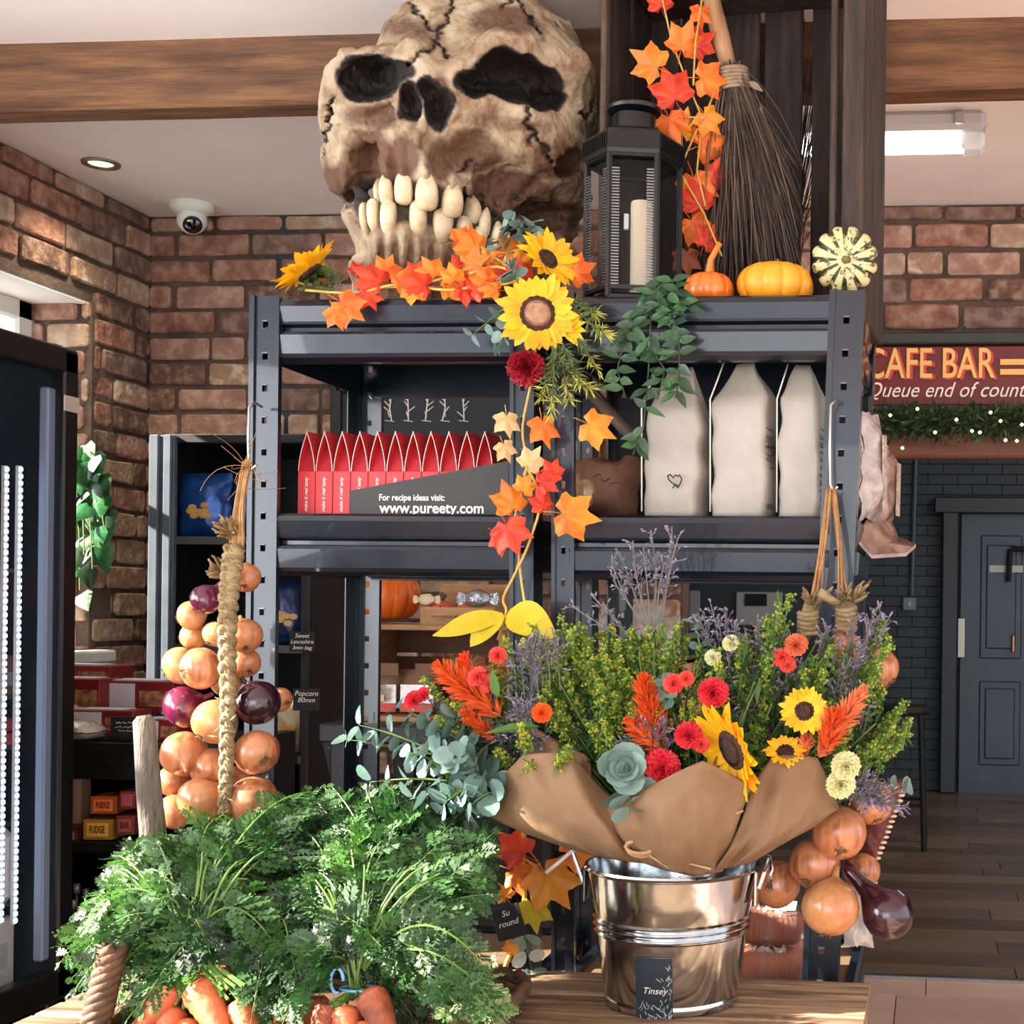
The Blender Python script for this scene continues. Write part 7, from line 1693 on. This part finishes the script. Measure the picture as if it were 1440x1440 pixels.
# woven red-brown pouch edge behind the right string
t = thing('wicker_pouch', 'small red-brown woven pouch with pale stitched edge behind the right onions', 'basket', pt(1240, 1225, 2.14)); m = MB(); vs = []; fs = []
P0, P1, P2, P3 = pt(1196, 1120, 2.15), pt(1276, 1096, 2.15), pt(1226, 1228, 2.12), pt(1200, 1228, 2.14)
for i in range(9):
    for j in range(5): u, v = j/4, i/8; p = (P0*(1-u)+P1*u)*(1-v)+(P3*(1-u)+P2*u)*v; vs.append(p+Vector((0, -.004*((i+j) % 2)-.012*math.sin(PI*u), 0)))
m.add(vs, [(i*5+j, i*5+j+1, i*5+j+6, i*5+j+5) for i in range(8) for j in range(4)], 0); o = m.build('weave', mat('weave_red', (112, 44, 34), (60, 26, 22), 120, .7), t); md_ = o.modifiers.new('t', 'SOLIDIFY'); md_.thickness = .003
m = MB()
for i in range(19): p = P1.lerp(P2, i/18); m.ball(p+Vector((0, -.006, 0)), .0032, 0, 7, 4, (1.7, 1, .8))
m.build('stitched_edge', mat('stitch_cream', (206, 186, 160), rough=.7), t)
m = MB(); m.tube([P0, P0.lerp(P1, .5)+Vector((0, -.012, .004)), P1], .003, 6); m.build('rim', _M['weave_red'], t)
# crumpled clear film hanging under the onions
p = pt(1206, 1330, 2.13); t = thing('film_packet', 'crumpled clear film packet hanging below the golden onions', 'packet', p); m = pouch(.05, .10, .03, None, seed=91, amp=.014); m.v = [(x+p.x, y+p.y, z+p.z) for x, y, z in m.v]; m.build('wrapper', clear, t, True); m = MB(); m.leaf(p+Vector((0, -.012, .03)), (0, -.2, -1), (0, -1, 0), .03, .012, 0); m.build('film_tail', clear, t)

# ================================================================ CARROTS IN THE BASKET
wick = mat('wicker', (98, 70, 46), (64, 44, 30), 30, .7, bump=.4, bscale=60)
bq = thing('wicker_basket', 'brown wicker basket on the table front full of carrots and greens', 'basket', (pt(400, 1440, 1.72).x, 1.72, ZTB))
X0, X1, Ya, Yb = pt(135, 1440, 1.60).x, pt(690, 1440, 1.75).x, 1.58, 1.93
m = MB(); bzt = ZTB+.036
def ring(z, e=0): 
    out = []; cx, cy, hx, hy = (X0+X1)/2, (Ya+Yb)/2, (X1-X0)/2+e, (Yb-Ya)/2+e
    for i in range(72): a = 2*PI*i/72; out.append(Vector((cx+math.copysign(abs(math.cos(a))**.35, math.cos(a))*hx, cy+math.copysign(abs(math.sin(a))**.35, math.sin(a))*hy, z)))
    return out
for k in range(4):
    z = ZTB+.006+k*.0085; rg = ring(z, .008*k/9); rg2 = [p+Vector(((p.x > 0)*0, 0, 0))+(p-Vector(((X0+X1)/2, (Ya+Yb)/2, z))).normalized()*(.003*(-1)**(i//2+k)) for i, p in enumerate(rg)]; m.tube(rg2+[rg2[0]], .0050, 6)
m.build('woven_side', wick, bq, True)
m = MB(); rg = ring(bzt+.004, .012)
for k in range(2): m.tube([p+Vector((0, 0, .006*math.sin(i*.9+PI*k)))+Vector((.0, .0, 0)) for i, p in enumerate(rg+[rg[0]])], .007, 7)
m.build('rim', wick, bq, True); m = MB(); m.box(((X0+X1)/2, (Ya+Yb)/2, ZTB+.006), (X1-X0-.02, Yb-Ya-.02, .008), 0); m.build('base', wick, bq)
m = MB(); h0, h1 = pt(134, 1440, 1.60), pt(160, 1330, 1.62)
for k in range(4):
    pts = [h0.lerp(h1, i/24)+Vector((.011*math.cos(i*.55+k*PI/2), .011*math.sin(i*.55+k*PI/2), 0)) for i in range(25)]; m.tube(pts, .0075, 7)
m.build('twisted_handle', wick, bq, True)
# upright stick
p = pt(215, 1180, 1.86); t = thing('wooden_stake', 'grey weathered wooden stake standing among the carrot greens', 'stake', (p.x, 1.86, ZTB)); m = MB(); q = [(202, 1006), (203, 1014), (206, 1060), (209, 1110), (214, 1160), (222, 1250), (234, 1420)]
m.tube([pt(x, y, 1.86) for x, y in q], [.0085, .0145, .0155, .0165, .0175, .019, .020], 14); m.v = [(x+.0015*noise.noise((x*60, y*60, z*14)), y+.0015*noise.noise((x*60, y*60+3, z*14)), z) for x, y, z in m.v]; m.build('stake', twig_wood, t, True)
car_m = mat('carrot_orange', (190, 92, 54), (160, 72, 42), 20, .5, bump=.3, bscale=60, stretch=(1, 1, 1), c3=(204, 110, 70)); soil_m = mat('carrot_soil', (110, 58, 40), (184, 94, 58), 26, .7, bump=.4, bscale=60)
def carrot(parent, a, b, r_, seed=0, mt_=None):
    a, b = Vector(a), Vector(b); n = 22; pts = []; rad = []; r = random.Random(seed)
    for i in range(n+1):
        t_ = i/n; pts.append(a.lerp(b, t_)+Vector((.003*math.sin(t_*5+seed), 0, .002*math.sin(t_*4)))); k = (1-t_**1.6*.85)*min(1, (t_*9+.35)**.5); rad.append(r_*k*(1+.035*math.sin(i*2.9+seed)+.02*r.random()))
    m = MB(); m.tube(pts, rad, 16); return m.build('carrot', mt_ or car_m, parent, True)
frond_m = [mat('frond_green', (34, 72, 32), (52, 96, 40), 26, .5, translucent=.22), mat('frond_deep', (18, 46, 22), (28, 62, 28), 26, .5, translucent=.18), mat('frond_bright', (72, 122, 44), (54, 100, 38), 26, .45, translucent=.3), mat('frond_stem', (96, 126, 62), (70, 104, 48), 26, .5)]
def frond(mb, pts, size, seed, wid=1.0, mi=None, start=.35, leafl=1.0):
    """carrot leaf: side branches off the stalk, each set with small cut leaflets"""
    r = random.Random(seed); n = len(pts)-1; mb.tube(pts, [.0021*(1-.75*i/n) for i in range(n+1)], 4, 3, cap=False)
    base = mi if mi is not None else r.choices((0, 1, 2), (5, 4, 2))[0]; i0 = int(n*start)
    for i in range(i0, n+1):
        p = pts[i]; ax = (pts[min(i+1, n)]-pts[i-1]).normalized(); t_ = (i-i0)/(n-i0); ln = size*(math.sin(PI*(.22+.70*t_))**.8)*r.uniform(.8, 1.15); up = (toward_cam(p)*.6+Vector((0, 0, .8))+rv(.9)).normalized()
        sd_ = ax.cross(up).normalized()
        for sg in (-1, 1) if i < n else (0,):
            d = (sd_*sg+ax*.75-up*r.uniform(0, .35)).normalized() if sg else ax; prev = p; k = 6
            w2 = d.cross(up); w2 = w2.normalized() if w2.length > 1e-5 else sd_; u3 = w2.cross(d).normalized()
            e = p+d*ln-u3*abs(ln)*.15; mb.add([p-w2*.0006, p+w2*.0006, e], [(0, 1, 2)], 3)
            for q in range(1, k+1):
                f = q/k; c = p+d*(ln*f)-u3*(ln*.15*f*f); l2 = ln*.40*(math.sin(PI*(.2+.7*f)))*leafl*r.uniform(.8, 1.2)
                for s2 in (-1, 1) if q < k else (0,):
                    dd = (w2*s2*wid+d*.9+u3*r.uniform(-.3, .3)).normalized() if s2 else d; ww = dd.cross(u3); ww = ww.normalized()*l2*.20
                    mb.add([c, c+dd*l2*.45+ww, c+dd*l2*.8+ww*1.2, c+dd*l2*.72, c+dd*l2, c+dd*l2*.72-ww*.2, c+dd*l2*.8-ww*1.2, c+dd*l2*.45-ww], [(0, 1, 2, 3), (0, 3, 4, 5), (0, 5, 6, 7)], base)
def greens(parent, root, tips, size, seed, name='greens', lift=.10, **k):
    m = MB(); r = random.Random(seed)
    for i, (tip, dm) in enumerate(tips):
        tip = Vector(tip); root_ = root+rv(.008); mid = root_.lerp(tip, .5)+Vector((r.uniform(-.02, .02), -.02, lift*dm)); frond(m, bez(root_, mid, tip, 13), size*r.uniform(.8, 1.2), seed*100+i, **k)
    return m.build(name, frond_m, parent)
def top_y(px):        # silhouette of the heap of greens
    P_ = ((78, 1330), (110, 1262), (165, 1195), (205, 1172), (300, 1160), (380, 1155), (430, 1110), (520, 1100), (600, 1105), (660, 1118), (700, 1180), (712, 1300), (716, 1400))
    for (a, b), (c, d) in zip(P_, P_[1:]):
        if a <= px <= c: return b+(d-b)*(px-a)/(c-a)
    return 1300
tie1 = pt(270, 1345, 1.66); tie2 = pt(502, 1388, 1.66)
cb1 = thing('carrot_bunch', 'front bunch of carrots with ferny tops tied beside the basket handle', 'bunch of carrots', tie1, 'bunches of carrots in the basket')
for a in ((240, 1384, 178, 1492, .0195), (240, 1418, 218, 1505, .019), (276, 1386, 330, 1500, .022), (268, 1436, 262, 1515, .016), (338, 1410, 362, 1505, .017)): carrot(cb1, pt(a[0], a[1], 1.64), pt(a[2], a[3], 1.60), a[4], a[0])
r = random.Random(101); tips = []
for i in range(96):
    x = r.uniform(82, 470); yt = top_y(x); y = yt+6+abs(r.gauss(0, 60)) if i % 3 else r.uniform(yt+20, 1400)
    if 190 < x < 370 and y > 1345: y = 1300+r.uniform(-40, 30)
    tips.append((pt(x, min(y, 1420), 1.60+.30*max(0, min(1, (1400-y)/250))+r.uniform(-.04, .03)), r.uniform(.5, 1.3)))
greens(cb1, tie1+Vector((0, .01, .02)), tips, .036, 1)
m = MB()
for i in range(26): a = pt(r.uniform(235, 345), r.uniform(1385, 1420), 1.625); m.tube(bez(a, (a+tie1)/2+rv(.008), tie1+rv(.008)+Vector((0, .0, .01)), 5), .0021, 5, cap=False); e_ = pt(r.uniform(150, 400), r.uniform(1180, 1300), 1.70); m.tube(bez(tie1+rv(.008), (tie1+e_)/2+rv(.02)+Vector((0, -.02, .045)), e_, 6), [.0019, .0019, .0018, .0016, .0014, .0012, .0008], 5, cap=False)
m.build('stalks', mat('carrot_stalk', (106, 136, 66), (76, 112, 48), 30, .45), cb1)
m = MB(); m.tube([tie1+Vector((.030*math.cos(a), -.006+.014*math.sin(a), .003*math.cos(a*2))) for a in [2*PI*i/24 for i in range(25)]], .0022, 6); m.build('rubber_band', mat('band_dark', (30, 40, 60), rough=.5), cb1)
cb2 = thing('carrot_bunch', 'second bunch of carrots tied with a blue rubber band near the table planks', 'bunch of carrots', tie2, 'bunches of carrots in the basket')
for a in ((461, 1414, 447, 1505, .017, soil_m), (489, 1418, 480, 1510, .018, car_m), (516, 1396, 566, 1500, .020, soil_m), (512, 1440, 520, 1515, .016, car_m)): carrot(cb2, pt(a[0], a[1], 1.64), pt(a[2], a[3], 1.60), a[4], a[0], a[5])
tips = []
for i in range(84):
    x = r.uniform(360, 712); yt = top_y(x); y = yt+40+abs(r.gauss(0, 120)); y = min(y, 1440 if (x > 570 or x < 450) else 1340); tips.append((pt(x, y, 1.60+.28*max(0, min(1, (1400-y)/260))+r.uniform(-.03, .03)), r.uniform(.4, 1.2)))
greens(cb2, tie2+Vector((0, .01, .02)), tips, .038, 2)
m = MB()
for i in range(20): a = pt(r.uniform(462, 535), r.uniform(1402, 1425), 1.625); m.tube(bez(a, (a+tie2)/2+rv(.006), tie2+rv(.007), 5), .0021, 5, cap=False); e_ = pt(r.uniform(440, 640), r.uniform(1200, 1330), 1.68); m.tube(bez(tie2+rv(.007), (tie2+e_)/2+rv(.02)+Vector((0, -.02, .045)), e_, 6), [.0019, .0019, .0018, .0016, .0014, .0012, .0008], 5, cap=False)
m.build('stalks', _M['carrot_stalk'], cb2)
m = MB(); m.tube([tie2+Vector((.026*math.cos(a)+.008, -.006+.014*math.sin(a), 0)) for a in [2*PI*i/24 for i in range(25)]], .0020, 6); c = pt(474, 1379, 1.63); m.tube([c+Vector((.008*math.cos(a), 0, .015*math.sin(a))) for a in [2*PI*i/20 for i in range(17)]], .0022, 6); m.build('rubber_band', mat('band_blue', (110, 170, 214), rough=.4), cb2, True)
# a bunch lying behind, seen only by its greens
for k_, (cx, cy, Y, x0_, x1_, n_, lb, kw) in enumerate(((300, 1330, 1.78, 160, 440, 60, 'carrot bunch lying behind the front one, greens up against the onions', {}), (560, 1330, 1.80, 400, 700, 64, 'bright leafy bunch of carrots heaped under the eucalyptus', dict(mi=None, wid=1.3, leafl=1.25)))):
    rt = pt(cx, cy, Y); t = thing('carrot_bunch', lb, 'bunch of carrots', rt, 'bunches of carrots in the basket'); tips = []
    for i in range(n_):
        x = r.uniform(x0_, x1_); yt = top_y(x); y = yt+abs(r.gauss(0, 34)); tips.append((pt(x, y, 1.78+.16*max(0, min(1, (1300-y)/180))+r.uniform(-.05, .03)), r.uniform(.3, 1.0)))
    greens(t, rt, tips, .036, 5+k_, lift=.06, **kw)
    for q in range(3): carrot(t, rt+Vector((.03*q-.03, -.01, -.03)), rt+Vector((.035*q-.035, -.06, -.055)), .017, q)
t = thing('carrot_bunch', 'carrot greens drooping between the two tied bunches over the basket front', 'bunch of carrots', pt(400, 1350, 1.72), 'bunches of carrots in the basket'); tips = []
for i in range(46): x = r.uniform(100, 215) if i % 3 == 0 else r.uniform(345, 470) if i % 3 == 1 else r.uniform(560, 690); tips.append((pt(x, r.uniform(1370, 1460), r.uniform(1.60, 1.70)), r.uniform(.7, 1.5)))
greens(t, pt(400, 1310, 1.74), tips, .036, 9, lift=.09)
for q in range(3): carrot(t, pt(400+22*q, 1400, 1.72), pt(395+30*q, 1500, 1.70), .016, q+7)
# pale roots at the basket's right end
pale_root = mat('root_pale', (206, 184, 140), (176, 150, 104), 26, .6, bump=.3, bscale=50)
for i, (x, y, r_) in enumerate(((672, 1412, .022), (652, 1428, .020), (690, 1432, .018))):
    p = pt(x, y, 1.72); t = thing('parsnip', 'pale earthy root at the basket end, %s' % ('topmost under the greens', 'nearest the blue banded carrots', 'closest to the table planks')[i], 'root vegetable', p-Vector((0, 0, r_)), 'pale roots in the basket')
    m = MB(); m.lathe([(.001, -r_*1.4), (r_*.5, -r_*1.1), (r_*.95, -r_*.3), (r_, r_*.2), (r_*.7, r_*.8), (r_*.25, r_*1.0), (.001, r_*1.02)], 18, 0, dir_matrix(p, (.3, -.5, .8)), rib=lambda a, q: 1+.04*math.sin(a*3+i)); m.build('root', pale_root, t, True)
    m = MB(); M = dir_matrix(p, (.3, -.5, .8))
    for q in range(5): m.tube([M @ Vector((0, 0, r_)), M @ Vector((rnd.uniform(-.015, .015), rnd.uniform(-.015, .015), r_*2.4))], .0022, 5, cap=False)
    m.build('stalks', _M['carrot_stalk'], t)
# curly sprig at the right end
t = thing('herb_sprig', 'pale green curly sprigs spilling over the table planks beside the leaf string', 'herb', pt(690, 1440, 1.70)); m = MB(); 
for i in range(22): a = pt(r.uniform(650, 700), 1450, 1.72); e_ = pt(r.uniform(600, 722), r.uniform(1345, 1438), 1.66+r.uniform(-.03, .05)); frond(m, bez(a, (a+e_)/2+rv(.02)+Vector((0, -.01, .03)), e_, 9), .02, 900+i, mi=2, start=.2)
m.build('sprigs', [frond_m[0], frond_m[1], mat('sprig_pale', (150, 184, 110), (184, 204, 150), 40, .5, translucent=.3), frond_m[3]], t)
# pale sack cloth at the basket's left front
